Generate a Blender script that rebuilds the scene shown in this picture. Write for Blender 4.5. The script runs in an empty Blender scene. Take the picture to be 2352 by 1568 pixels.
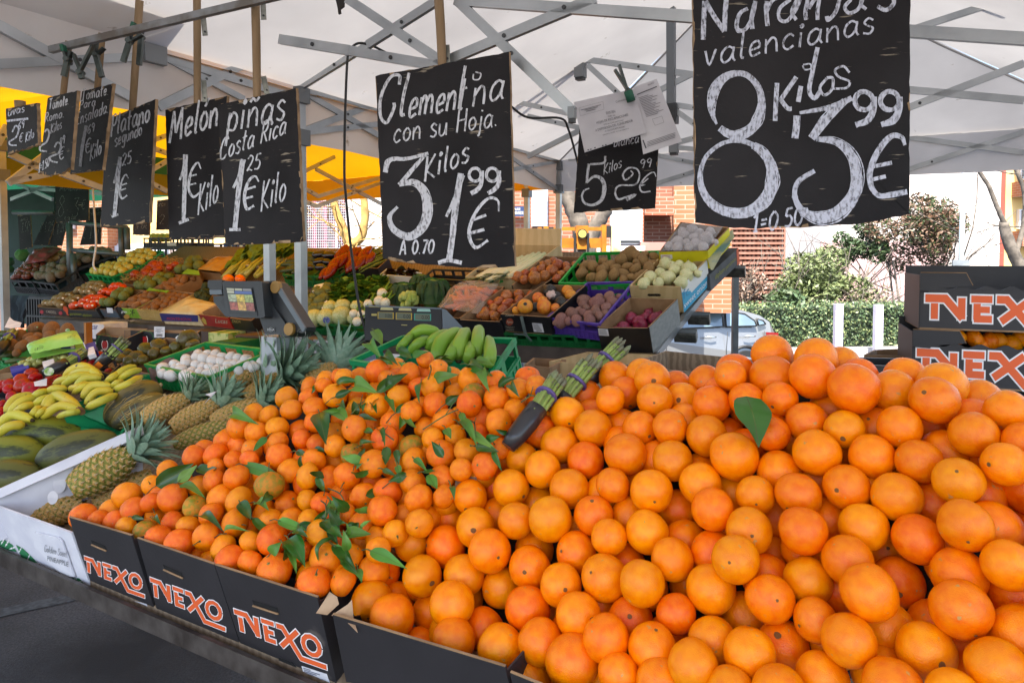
import bpy,math,random
from mathutils import Vector,Matrix,noise
RD=math.radians
rng=random.Random(11)
SC=bpy.context.scene
COL=SC.collection
# camera, sky, sun, exposure
PITCH,F_PX,PX,PY,EYE=RD(2.0),1568.0,1176.0,635.0,1.70
cam_data=bpy.data.cameras.new("camera")
cam=bpy.data.objects.new("camera",cam_data)
COL.objects.link(cam)
cam.location=(0,0,EYE)
cam.rotation_euler=(math.pi/2-PITCH,0,0)
cam_data.lens,cam_data.sensor_width=24.0,36.0
cam_data.shift_y=-(784-PY)/2352.0
cam_data.clip_start,cam_data.clip_end=0.05,500
SC.camera=cam
SUN_EL,SUN_AZ=RD(58),RD(195)
world=bpy.data.worlds.new("World")
SC.world=world
world.use_nodes=True
_n=world.node_tree.nodes
_sky=_n.new("ShaderNodeTexSky")
_sky.sky_type='NISHITA'
_sky.sun_disc=False
_sky.sun_elevation,_sky.sun_rotation=SUN_EL,SUN_AZ
_sky.dust_density=2.0
_bg=_n["Background"]
_bg.inputs[1].default_value=0.15
world.node_tree.links.new(_sky.outputs[0],_bg.inputs[0])
sun_data=bpy.data.lights.new("sun",'SUN')
sun_data.energy,sun_data.angle,sun_data.color=5.0,RD(0.5),(1.0,0.93,0.82)
sun=bpy.data.objects.new("sun",sun_data)
COL.objects.link(sun)
sun.location=(2,-6,8)
_sd=Vector((math.sin(SUN_AZ)*math.cos(SUN_EL),math.cos(SUN_AZ)*math.cos(SUN_EL),math.sin(SUN_EL)))
sun.rotation_euler=_sd.to_track_quat('Z','Y').to_euler()
SC.view_settings.view_transform='Standard'
SC.view_settings.look='None'
SC.view_settings.exposure=1.88
SC.view_settings.gamma=1.0
# picture measurements -> places
ZF={'V':(1,0,0),'A1':(.3663,0,0),'A2':(.3663,0,401.9),'A3':(.4141,0,918.7),'A4':(.3418,631.6,401.9),'A5':(.415,631.6,0),'A6':(.3896,1435.5,344.5),'A7':(.4028,689,746.4),'A8':(.4508,1378,861.3),'Z1':(.1953,0,516.8),'Z2':(.1831,344.5,516.8),'Z3':(.2014,0,717.8),'Z4':(.2197,287.1,717.8),'Z5':(.1831,1004.9,545.5),'Z6':(.2197,1349.4,488.1),'Z7':(.3479,1550.4,0),'Z8':(.238,1234.5,114.8)}
def z2v(fr,x,y):
 k,ox,oy=ZF[fr]
 return x*k+ox,y*k+oy
_Fw=Vector((0,math.cos(PITCH),-math.sin(PITCH)))
_Up=Vector((0,math.sin(PITCH),math.cos(PITCH)))
_Rt=Vector((1,0,0))
CAM=Vector((0,0,EYE))
def ray(u,v):
 return _Rt*((u-PX)/F_PX)+_Up*(-(v-PY)/F_PX)+_Fw
def W(u,v,d):
 return CAM+ray(u,v)*d
def hit(u,v,p0,n):
 r=ray(u,v)
 return CAM+r*((p0-CAM).dot(n)/r.dot(n))
def depth(p):
 return (p-CAM).dot(_Fw)
def H(u,v,z):
 return hit(u,v,Vector((0,0,z)),Vector((0,0,1)))
# mesh helpers
class MB:
 def __init__(s):
  s.v,s.f,s.m,s.sm=[],[],[],[]
 def add(s,vs,fs,mi=0,smooth=False):
  b=len(s.v)
  s.v.extend(Vector(p) for p in vs)
  for f in fs:
   s.f.append(tuple(b+i for i in f));s.m.append(mi);s.sm.append(smooth)
  return s
 def hexa(s,a,b,mi=0):
  """a: four points of one face, b: the matching four of the opposite face"""
  return s.add(list(a)+list(b),[(3,2,1,0),(4,5,6,7),(0,1,5,4),(1,2,6,5),(2,3,7,6),(3,0,4,7)],mi)
 def box(s,c,sx,sy,sz,X=Vector((1,0,0)),Y=Vector((0,1,0)),Z=Vector((0,0,1)),mi=0):
  c=Vector(c)
  q=[c+X*(i*sx/2)+Y*(j*sy/2)-Z*(sz/2) for i,j in ((-1,-1),(1,-1),(1,1),(-1,1))]
  return s.hexa(q,[p+Z*sz for p in q],mi)
 def bar(s,p,q,w,h=None,mi=0,up=Vector((0,0,1))):
  p,q=Vector(p),Vector(q)
  h=h or w
  d=(q-p).normalized()
  x=d.cross(up)
  x=x.normalized() if x.length>1e-4 else Vector((1,0,0))
  y=x.cross(d).normalized()
  o=[(-1,-1),(1,-1),(1,1),(-1,1)]
  return s.hexa([p+x*(i*w/2)+y*(j*h/2) for i,j in o],[q+x*(i*w/2)+y*(j*h/2) for i,j in o],mi)
 def tube(s,pts,rad,n=8,mi=0,caps=True,sq=1.0,smooth=True):
  pts=[Vector(p) for p in pts]
  if not hasattr(rad,'__len__'):
   rad=[rad]*len(pts)
  b=len(s.v);N=len(pts);px=None
  for i,p in enumerate(pts):
   t=(pts[min(i+1,N-1)]-pts[max(i-1,0)]).normalized()
   if px is None:
    a=Vector((0,0,1)) if abs(t.z)<.9 else Vector((1,0,0))
    px=t.cross(a).normalized()
   else:
    px=(px-t*px.dot(t)).normalized()
   py=t.cross(px)
   for k in range(n):
    an=2*math.pi*k/n
    s.v.append(p+(px*math.cos(an)+py*(math.sin(an)*sq))*rad[i])
  for i in range(N-1):
   for k in range(n):
    k2=(k+1)%n
    s.f.append((b+i*n+k,b+i*n+k2,b+(i+1)*n+k2,b+(i+1)*n+k));s.m.append(mi);s.sm.append(smooth)
  if caps:
   s.f.append(tuple(b+k for k in reversed(range(n))));s.m.append(mi);s.sm.append(False)
   s.f.append(tuple(b+(N-1)*n+k for k in range(n)));s.m.append(mi);s.sm.append(False)
  return s
 def prism(s,outline,vec,mi=0,mi_side=None):
  """extrude a planar outline (3D points) by vec"""
  n=len(outline);vec=Vector(vec)
  mi_side=mi if mi_side is None else mi_side
  a=[Vector(p) for p in outline]
  s.add(a,[tuple(range(n))],mi)
  s.add([p+vec for p in a],[tuple(reversed(range(n)))],mi)
  s.add(a+[p+vec for p in a],[(i,i+n,(i+1)%n+n,(i+1)%n) for i in range(n)],mi_side)
  return s
 def blob(s,c,r,nu=16,nv=10,amp=0,fr=2.0,sd=0,mi=0,rot=None,dimple=0,top=None):
  """r: 3 radii; noise-deformed ball; dimple pulls in both poles"""
  c=Vector(c);vs=[];fs=[]
  if not hasattr(r,'__len__'):
   r=(r,r,r)
  off=Vector((sd*7.13,sd*3.7,sd*1.9))
  for j in range(nv+1):
   th=math.pi*j/nv
   for i in range(nu):
    ph=2*math.pi*i/nu
    d=Vector((math.sin(th)*math.cos(ph),math.sin(th)*math.sin(ph),math.cos(th)))
    k=1+(amp*noise.noise(d*fr+off) if amp else 0)
    if dimple:
     k-=dimple*math.exp(-((math.pi-th)/.22)**2)+dimple*.8*math.exp(-(th/.2)**2)
    if top:
     k*=top(th,ph)
    p=Vector((d.x*r[0]*k,d.y*r[1]*k,d.z*r[2]*k))
    if rot:
     p=rot@p
    vs.append(c+p)
  for j in range(nv):
   for i in range(nu):
    i2=(i+1)%nu
    fs.append((j*nu+i,(j+1)*nu+i,(j+1)*nu+i2,j*nu+i2))
  return s.add(vs,fs,mi,True)
 def mesh(s,name,mats,origin=(0,0,0)):
  me=bpy.data.meshes.new(name)
  o=Vector(origin)
  me.from_pydata([p-o for p in s.v],[],s.f)
  for m in (mats if isinstance(mats,(list,tuple)) else [mats]):
   me.materials.append(m)
  me.polygons.foreach_set('material_index',s.m)
  me.polygons.foreach_set('use_smooth',s.sm)
  me.validate();me.update()
  return me
 def build(s,name,mats,parent=None,origin=None):
  """one mesh object; a child keeps world-space points, measured from its thing's base"""
  base=Vector((0,0,0))
  if parent is not None:
   base=world_base(parent)
  elif origin is not None:
   base=Vector(origin)
  o=bpy.data.objects.new(name,s.mesh(name,mats,base))
  COL.objects.link(o)
  if parent is not None:
   o.parent=parent
  else:
   o.location=base
  return o
def world_base(o):
 p=Vector((0,0,0))
 while o is not None:
  p+=o.location
  o=o.parent
 return p
def tag(o,label=None,cat=None,group=None,kind=None):
 if label:o['label']=label
 if cat:o['category']=cat
 if group:o['group']=group
 if kind:o['kind']=kind
 return o
def thing(name,label,cat,loc,group=None):
 o=bpy.data.objects.new(name,None)
 o.empty_display_size=.05
 COL.objects.link(o)
 o.location=loc
 return tag(o,label,cat,group)
def inst(mesh,name,label,cat,group,loc,rot=None,scale=1.0,parts=()):
 """a countable repeat: shares mesh data, own object; parts: (name, mesh) children"""
 o=bpy.data.objects.new(name,mesh)
 COL.objects.link(o)
 o.location=loc
 if rot is not None:
  o.rotation_mode='QUATERNION'
  o.rotation_quaternion=rot
 o.scale=(scale,)*3 if not hasattr(scale,'__len__') else scale
 tag(o,label,cat,group)
 for pn,pm in parts:
  c=bpy.data.objects.new(pn,pm)
  COL.objects.link(c)
  c.parent=o
 return o
def rquat(r=rng):
 return Vector((r.gauss(0,1),r.gauss(0,1),r.gauss(0,1))).normalized().to_track_quat('Z','Y')@Matrix.Rotation(r.uniform(0,6.28),3,'Z').to_quaternion()
def facing(p,spread=0.6,down=0.0,r=rng):
 """a turn whose -Z pole looks roughly at the viewer side of p"""
 d=(CAM-Vector(p)).normalized()+Vector((r.gauss(0,spread),r.gauss(0,spread),r.gauss(-down,spread)))
 return (-d).normalized().to_track_quat('Z','Y')@Matrix.Rotation(r.uniform(0,6.28),3,'Z').to_quaternion()
def lerp(a,b,t):
 return a+(b-a)*t
def bil(q,a,b):
 """q = FL, FR, BR, BL"""
 return lerp(lerp(q[0],q[1],a),lerp(q[3],q[2],a),b)
def crom(pts,sub=6):
 """Catmull-Rom through points"""
 pts=[Vector(p) for p in pts]
 if len(pts)<3:
  return pts
 out=[]
 P=[pts[0]*2-pts[1]]+pts+[pts[-1]*2-pts[-2]]
 for i in range(1,len(P)-2):
  for k in range(sub):
   t=k/sub
   a,b,c,d=P[i-1],P[i],P[i+1],P[i+2]
   out.append(.5*((2*b)+(c-a)*t+(2*a-5*b+4*c-d)*t*t+(3*b-a-3*c+d)*t**3))
 out.append(pts[-1])
 return out
# materials
def srgb(h):
 h=h.lstrip('#')
 c=[int(h[i:i+2],16)/255 for i in (0,2,4)]
 return tuple(x/12.92 if x<=.04045 else ((x+.055)/1.055)**2.4 for x in c)+(1,)
MATS={}
def mat(name,col,rough=.6,col2=None,scale=8.0,detail=4.0,lo=.4,hi=.6,bump=0.0,bscale=None,metal=0.0,spec=.5,hue=0.0,val=0.0,sat=0.0,sss=0.0,coords='Object',stretch=None,coat=0.0,emit=None,trans=0.0,sheen=0):
 """Principled with noise-mixed colours, per-object hue/value spread and noise bump"""
 if name in MATS:
  return MATS[name]
 m=bpy.data.materials.new(name)
 m.use_nodes=True
 nt=m.node_tree;N=nt.nodes;L=nt.links
 b=N["Principled BSDF"]
 if isinstance(col,str):col=srgb(col)
 if isinstance(col2,str):col2=srgb(col2)
 b.inputs['Roughness'].default_value=rough
 b.inputs['Metallic'].default_value=metal
 b.inputs['Specular IOR Level'].default_value=spec
 b.inputs['Coat Weight'].default_value=coat
 b.inputs['Coat Roughness'].default_value=.16
 tc=N.new('ShaderNodeTexCoord')
 src=tc.outputs[coords]
 if stretch:
  mp=N.new('ShaderNodeMapping');mp.inputs['Scale'].default_value=stretch
  L.new(src,mp.inputs[0]);src=mp.outputs[0]
 out=None
 if col2 is not None:
  nz=N.new('ShaderNodeTexNoise');nz.inputs['Scale'].default_value=scale;nz.inputs['Detail'].default_value=detail
  L.new(src,nz.inputs['Vector'])
  mr=N.new('ShaderNodeMapRange');mr.inputs[1].default_value=lo;mr.inputs[2].default_value=hi
  L.new(nz.outputs['Fac'],mr.inputs[0])
  mx=N.new('ShaderNodeMix');mx.data_type='RGBA'
  mx.inputs[6].default_value=col;mx.inputs[7].default_value=col2
  L.new(mr.outputs[0],mx.inputs[0]);out=mx.outputs[2]
 if hue or val or sat:
  hs=N.new('ShaderNodeHueSaturation')
  oi=N.new('ShaderNodeObjectInfo')
  for k,amt,mul in (('Hue',hue,1.0),('Value',val,7.31),('Saturation',sat,3.77)):
   if not amt:continue
   fm=N.new('ShaderNodeMath');fm.operation='MULTIPLY';fm.inputs[1].default_value=mul
   L.new(oi.outputs['Random'],fm.inputs[0])
   fr=N.new('ShaderNodeMath');fr.operation='FRACT';L.new(fm.outputs[0],fr.inputs[0])
   mr=N.new('ShaderNodeMapRange')
   base=.5 if k=='Hue' else 1.0
   mr.inputs[3].default_value=base-amt;mr.inputs[4].default_value=base+amt
   L.new(fr.outputs[0],mr.inputs[0]);L.new(mr.outputs[0],hs.inputs[k])
  if out is None:hs.inputs['Color'].default_value=col
  else:L.new(out,hs.inputs['Color'])
  out=hs.outputs[0]
 if out is None:b.inputs['Base Color'].default_value=col
 else:L.new(out,b.inputs['Base Color'])
 if bump:
  nb=N.new('ShaderNodeTexNoise');nb.inputs['Scale'].default_value=bscale or scale*4;nb.inputs['Detail'].default_value=3
  L.new(src,nb.inputs['Vector'])
  bp=N.new('ShaderNodeBump');bp.inputs['Strength'].default_value=bump;bp.inputs['Distance'].default_value=.004
  L.new(nb.outputs['Fac'],bp.inputs['Height']);L.new(bp.outputs[0],b.inputs['Normal'])
 if sss:
  b.inputs['Subsurface Weight'].default_value=sss
  b.inputs['Subsurface Scale'].default_value=.006
 if trans:
  b.inputs['Transmission Weight'].default_value=trans
 if emit:
  b.inputs['Emission Color'].default_value=srgb(emit) if isinstance(emit,str) else emit
  b.inputs['Emission Strength'].default_value=1.0
 MATS[name]=m
 return m
def scars(m,col,scale,lo,hi,detail=6):
 """irregular blemishes of another colour"""
 nt=m.node_tree;N=nt.nodes;L=nt.links;b=N["Principled BSDF"]
 src=b.inputs['Base Color'].links[0].from_socket
 tc=N.new('ShaderNodeTexCoord');nz=N.new('ShaderNodeTexNoise');nz.inputs['Scale'].default_value=scale;nz.inputs['Detail'].default_value=detail
 oi=N.new('ShaderNodeObjectInfo');ad=N.new('ShaderNodeVectorMath');ad.operation='ADD';ml=N.new('ShaderNodeMath');ml.operation='MULTIPLY';ml.inputs[1].default_value=37
 L.new(oi.outputs['Random'],ml.inputs[0]);L.new(tc.outputs['Object'],ad.inputs[0]);L.new(ml.outputs[0],ad.inputs[1]);L.new(ad.outputs[0],nz.inputs['Vector'])
 mr=N.new('ShaderNodeMapRange');mr.inputs[1].default_value=lo;mr.inputs[2].default_value=hi;L.new(nz.outputs['Fac'],mr.inputs[0])
 mx=N.new('ShaderNodeMix');mx.data_type='RGBA';mx.inputs[7].default_value=srgb(col)
 L.new(mr.outputs[0],mx.inputs[0]);L.new(src,mx.inputs[6]);L.new(mx.outputs[2],b.inputs['Base Color'])
def fabric(name,col,col2,trans=.5):
 """canopy cloth: light passes through it"""
 m=mat(name,col,.75,col2,1.6,8,.35,.75,bump=.7,bscale=2.2)
 nt=m.node_tree;N=nt.nodes;L=nt.links
 b=N["Principled BSDF"];o=N["Material Output"]
 tr=N.new('ShaderNodeBsdfTranslucent')
 L.new(b.inputs['Base Color'].links[0].from_socket,tr.inputs[0])
 mx=N.new('ShaderNodeMixShader');mx.inputs[0].default_value=trans
 L.new(b.outputs[0],mx.inputs[1]);L.new(tr.outputs[0],mx.inputs[2]);L.new(mx.outputs[0],o.inputs[0])
 return m
def seethrough(name,col,alpha,rough=.15,noise_scale=None):
 """thin clear plastic film / glass"""
 if name in MATS:return MATS[name]
 m=mat(name,col,rough,bump=.6 if noise_scale else 0,bscale=noise_scale or 10)
 nt=m.node_tree;N=nt.nodes;L=nt.links
 b=N["Principled BSDF"];o=N["Material Output"]
 tr=N.new('ShaderNodeBsdfTransparent')
 mx=N.new('ShaderNodeMixShader');mx.inputs[0].default_value=alpha
 L.new(tr.outputs[0],mx.inputs[1]);L.new(b.outputs[0],mx.inputs[2]);L.new(mx.outputs[0],o.inputs[0])
 return m
def chalk_mat(name,col,lo=.36,hi=.5,scale=140):
 """chalk paint that lets the board show through where it has worn"""
 if name in MATS:return MATS[name]
 m=mat(name,col,.9,bump=.3,bscale=300)
 nt=m.node_tree;N=nt.nodes;L=nt.links
 b=N["Principled BSDF"];o=N["Material Output"]
 tc=N.new('ShaderNodeTexCoord');nz=N.new('ShaderNodeTexNoise')
 nz.inputs['Scale'].default_value=scale;nz.inputs['Detail'].default_value=5
 mp=N.new('ShaderNodeMapping');mp.inputs['Scale'].default_value=(1,1,.45)
 L.new(tc.outputs['Object'],mp.inputs[0]);L.new(mp.outputs[0],nz.inputs['Vector'])
 mr=N.new('ShaderNodeMapRange');mr.inputs[1].default_value=lo;mr.inputs[2].default_value=hi
 mr.inputs[3].default_value=.35
 L.new(nz.outputs['Fac'],mr.inputs[0])
 tr=N.new('ShaderNodeBsdfTransparent');mx=N.new('ShaderNodeMixShader')
 L.new(mr.outputs[0],mx.inputs[0]);L.new(tr.outputs[0],mx.inputs[1]);L.new(b.outputs[0],mx.inputs[2])
 L.new(mx.outputs[0],o.inputs[0])
 return m
def wave_mat(name,c1,c2,scale,rough=.7,direction='X',distort=2.0,lo=.3,hi=.7,bump=0.0,coords='Object'):
 """banded stuff: wood grain, corrugation, striped rind"""
 if name in MATS:return MATS[name]
 m=mat(name,c1,rough)
 nt=m.node_tree;N=nt.nodes;L=nt.links
 b=N["Principled BSDF"]
 tc=N.new('ShaderNodeTexCoord');wv=N.new('ShaderNodeTexWave')
 wv.bands_direction=direction;wv.inputs['Scale'].default_value=scale
 wv.inputs['Distortion'].default_value=distort;wv.inputs['Detail'].default_value=3;wv.inputs['Detail Scale'].default_value=1.5
 L.new(tc.outputs[coords],wv.inputs['Vector'])
 mr=N.new('ShaderNodeMapRange');mr.inputs[1].default_value=lo;mr.inputs[2].default_value=hi
 L.new(wv.outputs['Fac'],mr.inputs[0])
 mx=N.new('ShaderNodeMix');mx.data_type='RGBA'
 mx.inputs[6].default_value=srgb(c1) if isinstance(c1,str) else c1
 mx.inputs[7].default_value=srgb(c2) if isinstance(c2,str) else c2
 L.new(mr.outputs[0],mx.inputs[0]);L.new(mx.outputs[2],b.inputs['Base Color'])
 if bump:
  bp=N.new('ShaderNodeBump');bp.inputs['Strength'].default_value=bump;bp.inputs['Distance'].default_value=.01
  L.new(wv.outputs['Fac'],bp.inputs['Height']);L.new(bp.outputs[0],b.inputs['Normal'])
 return m
def brick_mat(name,c1,c2,mortar,bw=.24,bh=.07,axis='X'):
 if name in MATS:return MATS[name]
 m=mat(name,c1,.85)
 nt=m.node_tree;N=nt.nodes;L=nt.links
 b=N["Principled BSDF"]
 tc=N.new('ShaderNodeTexCoord');sp=N.new('ShaderNodeSeparateXYZ');cb=N.new('ShaderNodeCombineXYZ')
 L.new(tc.outputs['Object'],sp.inputs[0])
 ad=N.new('ShaderNodeMath');L.new(sp.outputs['X'],ad.inputs[0]);L.new(sp.outputs['Y'],ad.inputs[1])
 L.new(ad.outputs[0],cb.inputs[0]);L.new(sp.outputs['Z'],cb.inputs[1])
 br=N.new('ShaderNodeTexBrick')
 br.inputs['Color1'].default_value=srgb(c1);br.inputs['Color2'].default_value=srgb(c2);br.inputs['Mortar'].default_value=srgb(mortar)
 br.inputs['Scale'].default_value=1.0;br.inputs['Brick Width'].default_value=bw;br.inputs['Row Height'].default_value=bh
 br.inputs['Mortar Size'].default_value=.009
 L.new(cb.outputs[0],br.inputs['Vector']);L.new(br.outputs['Color'],b.inputs['Base Color'])
 return m
# writing
def text_mesh(s,name='lettering'):
 cu=bpy.data.curves.new(name,'FONT')
 cu.body=s
 cu.resolution_u=3
 o=bpy.data.objects.new(name,cu)
 COL.objects.link(o)
 bpy.context.view_layer.update()
 dg=bpy.context.evaluated_depsgraph_get()
 me=bpy.data.meshes.new_from_object(o.evaluated_get(dg))
 bpy.data.objects.remove(o);bpy.data.curves.remove(cu)
 return [v.co.copy() for v in me.vertices],[tuple(p.vertices) for p in me.polygons]
def add_text(mb,s,p0,p1,up,mi=0,shear=0.0,fit=True,hgt=None):
 """printed words from p0 to p1 (baseline), up = vector of one capital's height"""
 vs,fs=text_mesh(s)
 if not vs:return
 x0=min(v.x for v in vs);x1=max(v.x for v in vs)
 cap=.7
 X=(p1-p0)/(x1-x0)
 mb.add([p0+X*(v.x-x0)+up*(v.y/cap)+X*(shear*v.y) for v in vs],fs,mi)
def ribbon2(pts,w,cap=.5):
 """flat strip around a 2D polyline; w one width or one per point. Returns quads' left/right points"""
 n=len(pts);L=[];Rr=[]
 for i,p in enumerate(pts):
  a=pts[max(i-1,0)];c=pts[min(i+1,n-1)]
  d1=(Vector(p)-Vector(a));d2=(Vector(c)-Vector(p))
  d1=d1.normalized() if d1.length>1e-9 else d2.normalized()
  d2=d2.normalized() if d2.length>1e-9 else d1
  t=(d1+d2)
  t=t.normalized() if t.length>1e-6 else d1
  nn=Vector((-t.y,t.x));k=1/max(.5,nn.dot(Vector((-d1.y,d1.x))))
  ww=(w[i] if hasattr(w,'__len__') else w)/2*k
  L.append(Vector(p)+nn*ww);Rr.append(Vector(p)-nn*ww)
 return L,Rr
_G={}
def _g(ch,w,s):
 _G[ch]=(w/100,[[Vector((float(a.split(',')[0])/100,float(a.split(',')[1])/100)) for a in st.split()] for st in s.split('|')])
for _c,_w,_s in (('a',52,'44,48 28,58 10,45 5,20 15,2 32,8 43,30 46,54|46,54 44,18 52,0'),('b',45,'8,100 6,0|6,35 25,52 42,35 36,6 8,2'),('c',42,'40,45 25,56 8,40 6,15 20,0 40,10'),('d',50,'40,45 22,55 6,35 10,5 28,2 42,30|48,100 43,0'),('e',42,'6,25 36,32 32,54 14,50 5,25 14,2 40,10'),('g',46,'42,48 22,56 6,35 14,8 36,20 44,52 40,-20 22,-32 6,-20'),('i',18,'9,55 7,0|6,78 12,84 16,78 10,73 6,78'),('j',20,'16,55 12,-20 2,-28|16,76 18,82'),('k',52,'8,100 6,0|46,70 8,34 52,0'),('l',20,'12,100 8,12 18,0'),('m',70,'4,52 5,0|5,35 18,54 30,45 32,0|32,35 46,54 60,44 64,0'),('n',46,'4,54 5,0|5,32 24,55 38,42 42,0'),('o',44,'22,56 6,40 6,15 20,0 38,12 40,38 24,56'),('p',46,'8,58 4,-38|7,35 24,56 42,38 34,6 8,8'),('r',36,'4,54 6,0|6,30 18,52 34,50'),('s',38,'36,48 20,58 6,44 20,30 36,18 26,0 4,6'),('t',34,'16,90 14,10 26,0|0,58 34,62'),('u',48,'4,54 6,12 20,0 36,14 42,54|42,54 46,0'),('v',40,'2,54 18,0 38,54'),('A',56,'2,0 27,100 52,0|12,35 46,38'),('B',50,'8,100 6,0|8,98 36,96 40,70 10,52|10,52 44,44 44,12 6,2'),('C',60,'58,82 44,100 18,88 4,45 16,5 40,0 58,16'),('E',50,'46,95 10,95|8,95 6,2|6,2 48,4|6,52 38,54'),('G',62,'58,82 42,100 16,88 4,45 16,5 42,0 58,16 58,45|58,45 38,45'),('H',58,'8,100 6,0|52,100 52,0|6,50 52,54'),('J',40,'36,100 36,15 18,0 4,14'),('K',54,'8,100 6,0|48,95 8,42|8,42 54,0'),('L',46,'8,100 6,0|6,0 44,4'),('M',76,'4,0 12,95|12,95 36,25|36,25 60,98|60,98 70,0'),('N',66,'6,0 8,98|8,98 52,2|52,2 58,100'),('O',60,'30,100 6,75 6,25 28,0 54,22 54,76 30,100'),('P',50,'10,100 6,0|2,92 36,100 48,75 34,52 8,50'),('R',54,'10,100 6,0|2,92 36,100 48,75 34,52 8,50|20,50 54,0'),('S',48,'46,84 26,100 6,80 24,54 46,30 30,0 4,10'),('T',60,'2,95 60,98|32,97 28,0'),('U',56,'6,100 6,20 28,0 48,20 50,100'),('I',20,'10,100 8,0'),('D',56,'8,100 6,0|6,98 40,90 54,50 38,6 6,2'),('0',46,'22,100 4,70 4,25 20,0 40,20 44,70 24,100'),('1',28,'2,75 20,100|20,100 15,0|4,0 28,2'),('2',48,'4,80 22,100 42,82 34,50 6,4|6,4 24,10 48,0'),('3',46,'6,96 42,98|42,98 20,60|20,60 42,40 38,8 16,0 2,14'),('5',46,'42,100 12,98|12,98 8,58|8,58 30,60 44,34 32,4 4,6'),('6',44,'38,98 10,60 6,20 22,0 40,18 32,46 8,34'),('7',44,'4,96 44,98|44,98 16,0'),('8',46,'24,54 6,76 22,100 40,78 24,54 4,24 22,0 44,22 24,54'),('9',44,'40,70 22,52 6,72 20,98 38,84 40,62 30,0'),('\u20ac',56,'54,88 36,98 14,75 10,25 30,0 54,10|0,60 44,62|0,40 40,42'),('=',40,'4,60 36,62|4,36 36,38'),('.',14,'4,4 9,6'),("'",12,'9,100 4,80'),('-',30,'2,45 28,47'),(' ',30,'0,0')):
 _g(_c,_w,_s)
_G['\u00f1']=(.46,_G['n'][1]+[[Vector((.04,.74)),Vector((.16,.84)),Vector((.28,.74)),Vector((.42,.84))]])
_G['\u00f3']=(.44,_G['o'][1]+[[Vector((.22,.70)),Vector((.38,.95))]])
class Slate:
 """a plane to write on, addressed in picture measurements of frame fr"""
 def __init__(s,fr,p0,n,lift=.0015):
  s.fr,s.p0,s.n,s.lift,s.mb=fr,Vector(p0),Vector(n).normalized(),lift,MB()
 def P(s,x,y):
  u,v=z2v(s.fr,x,y)
  p=hit(u,v,s.p0,s.n)
  return p
 def line(s,pts,w,mi=0,smooth=True,lift=0.0,jit=0.0):
  p3=crom([Vector((a,b)) for a,b in pts],5) if smooth else [Vector(p) for p in pts]
  n=len(p3)
  if hasattr(w,'__len__'):
   m=len(w)-1
   ws=[lerp(w[int(i/(n-1)*m*.9999)],w[min(m,int(i/(n-1)*m*.9999)+1)],(i/(n-1)*m)%1.0) for i in range(n)]
  else:
   ws=[w]*n
  ws=[x*getattr(s,'k',1.0) for x in ws]
  if jit:
   ws=[x*(1+rng.uniform(-jit,jit)) for x in ws]
  L,Rr=ribbon2(p3,ws)
  o=s.n*(s.lift+lift)
  vs=[s.P(*p)+o for p in L]+[s.P(*p)+o for p in Rr]
  s.mb.add(vs,[(i,i+n,i+1+n,i+1) for i in range(n-1)],mi)
 def write(s,txt,a,b,h,w,slant=.15,mi=0,wob=.03):
  """hand lettering along the baseline a->b; h = capital height, w = stroke width (frame units)"""
  a,b=Vector(a),Vector(b)
  tot=sum(_G.get(c,_G['o'])[0]+.12 for c in txt)
  X=(b-a)/tot
  U=Vector((0,-h))
  x=0.0
  for c in txt:
   gw,st=_G.get(c,_G['o'])
   dy=rng.uniform(-wob,wob)
   for k,pl in enumerate(st):
    if c==' ':break
    pts=[a+X*(x+p.x+slant*p.y*h/max(1e-6,X.length)*1.0)+U*(p.y+dy) for p in pl]
    s.line(pts,w,mi,len(pts)>2,lift=.0002*k,jit=.12)
   x+=gw+.12
 def build(s,name,mats,parent):
  return s.mb.build(name,mats,parent)
# SETTING
E1=Vector((.88,-.475,0)).normalized()
E2=Vector((.475,.88,0)).normalized()
UPZ=Vector((0,0,1))
CA=Vector((-1.02,3.30,0))
M_asphalt=mat('asphalt',(.03,.032,.037,1),.9,(.10,.102,.11,1),95,9,.3,.75,bump=.8,bscale=180)
M_alu=mat('aluminium','#b4b8bb',.38,'#8d9296',6,5,.3,.75,metal=.75,bump=.05,bscale=40)
M_steel=mat('worn_steel','#5d5753',.5,'#3a332f',14,6,.35,.65,metal=.6,bump=.2,bscale=60)
M_steel_l=mat('grey_painted_steel','#6f7578',.45,'#565c60',9,5,.3,.7,metal=.5)
M_darkplastic=mat('dark_plastic','#26282a',.45,'#33363a',12,3)
M_wood=wave_mat('pale_wood','#c9ac7c','#b3925f',9,.7,'Z',6,bump=.05)
M_oldwood=wave_mat('weathered_wood','#7d6b56','#6d5c48',14,.8,'X',4,bump=.1)
M_stick=mat('broomstick_wood','#9a8062',.75,'#77603f',30,5,.3,.7,bump=.15,stretch=(1,1,.08))
F_white=fabric('white_canvas','#d9d6d4','#bcb9b8',.15)
scars(F_white,'#8f8272',11,.69,.74);scars(M_asphalt,'#17171a',.8,.50,.66)
F_yellow=fabric('yellow_canvas','#f0a808','#dc9606',.24)
F_green=fabric('green_canvas','#1c6a4c','#175a40',.30)
def ground():
 mb=MB()
 xs=[-90,-30,-12,-6,-3,-1,1,3,6,12,30,90]
 ys=[(-40,0),(-6,0),(0,0),(3,0),(6,0),(7.6,0),(9,-.3),(11.2,-.85),(16,-.85),(40,-.85),(200,-.85)]
 vs=[(x,y,z) for y,z in ys for x in xs]
 n=len(xs)
 fs=[(j*n+i,j*n+i+1,(j+1)*n+i+1,(j+1)*n+i) for j in range(len(ys)-1) for i in range(n-1)]
 mb.add(vs,fs)
 tag(mb.build('ground',M_asphalt),kind='structure')
ground()
_s=MB()
_a,_b=H(*z2v('A3',-80,1195),0.004),H(*z2v('A3',520,1065),0.004)
_w=(_b-_a).normalized().cross(UPZ)*.045
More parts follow.
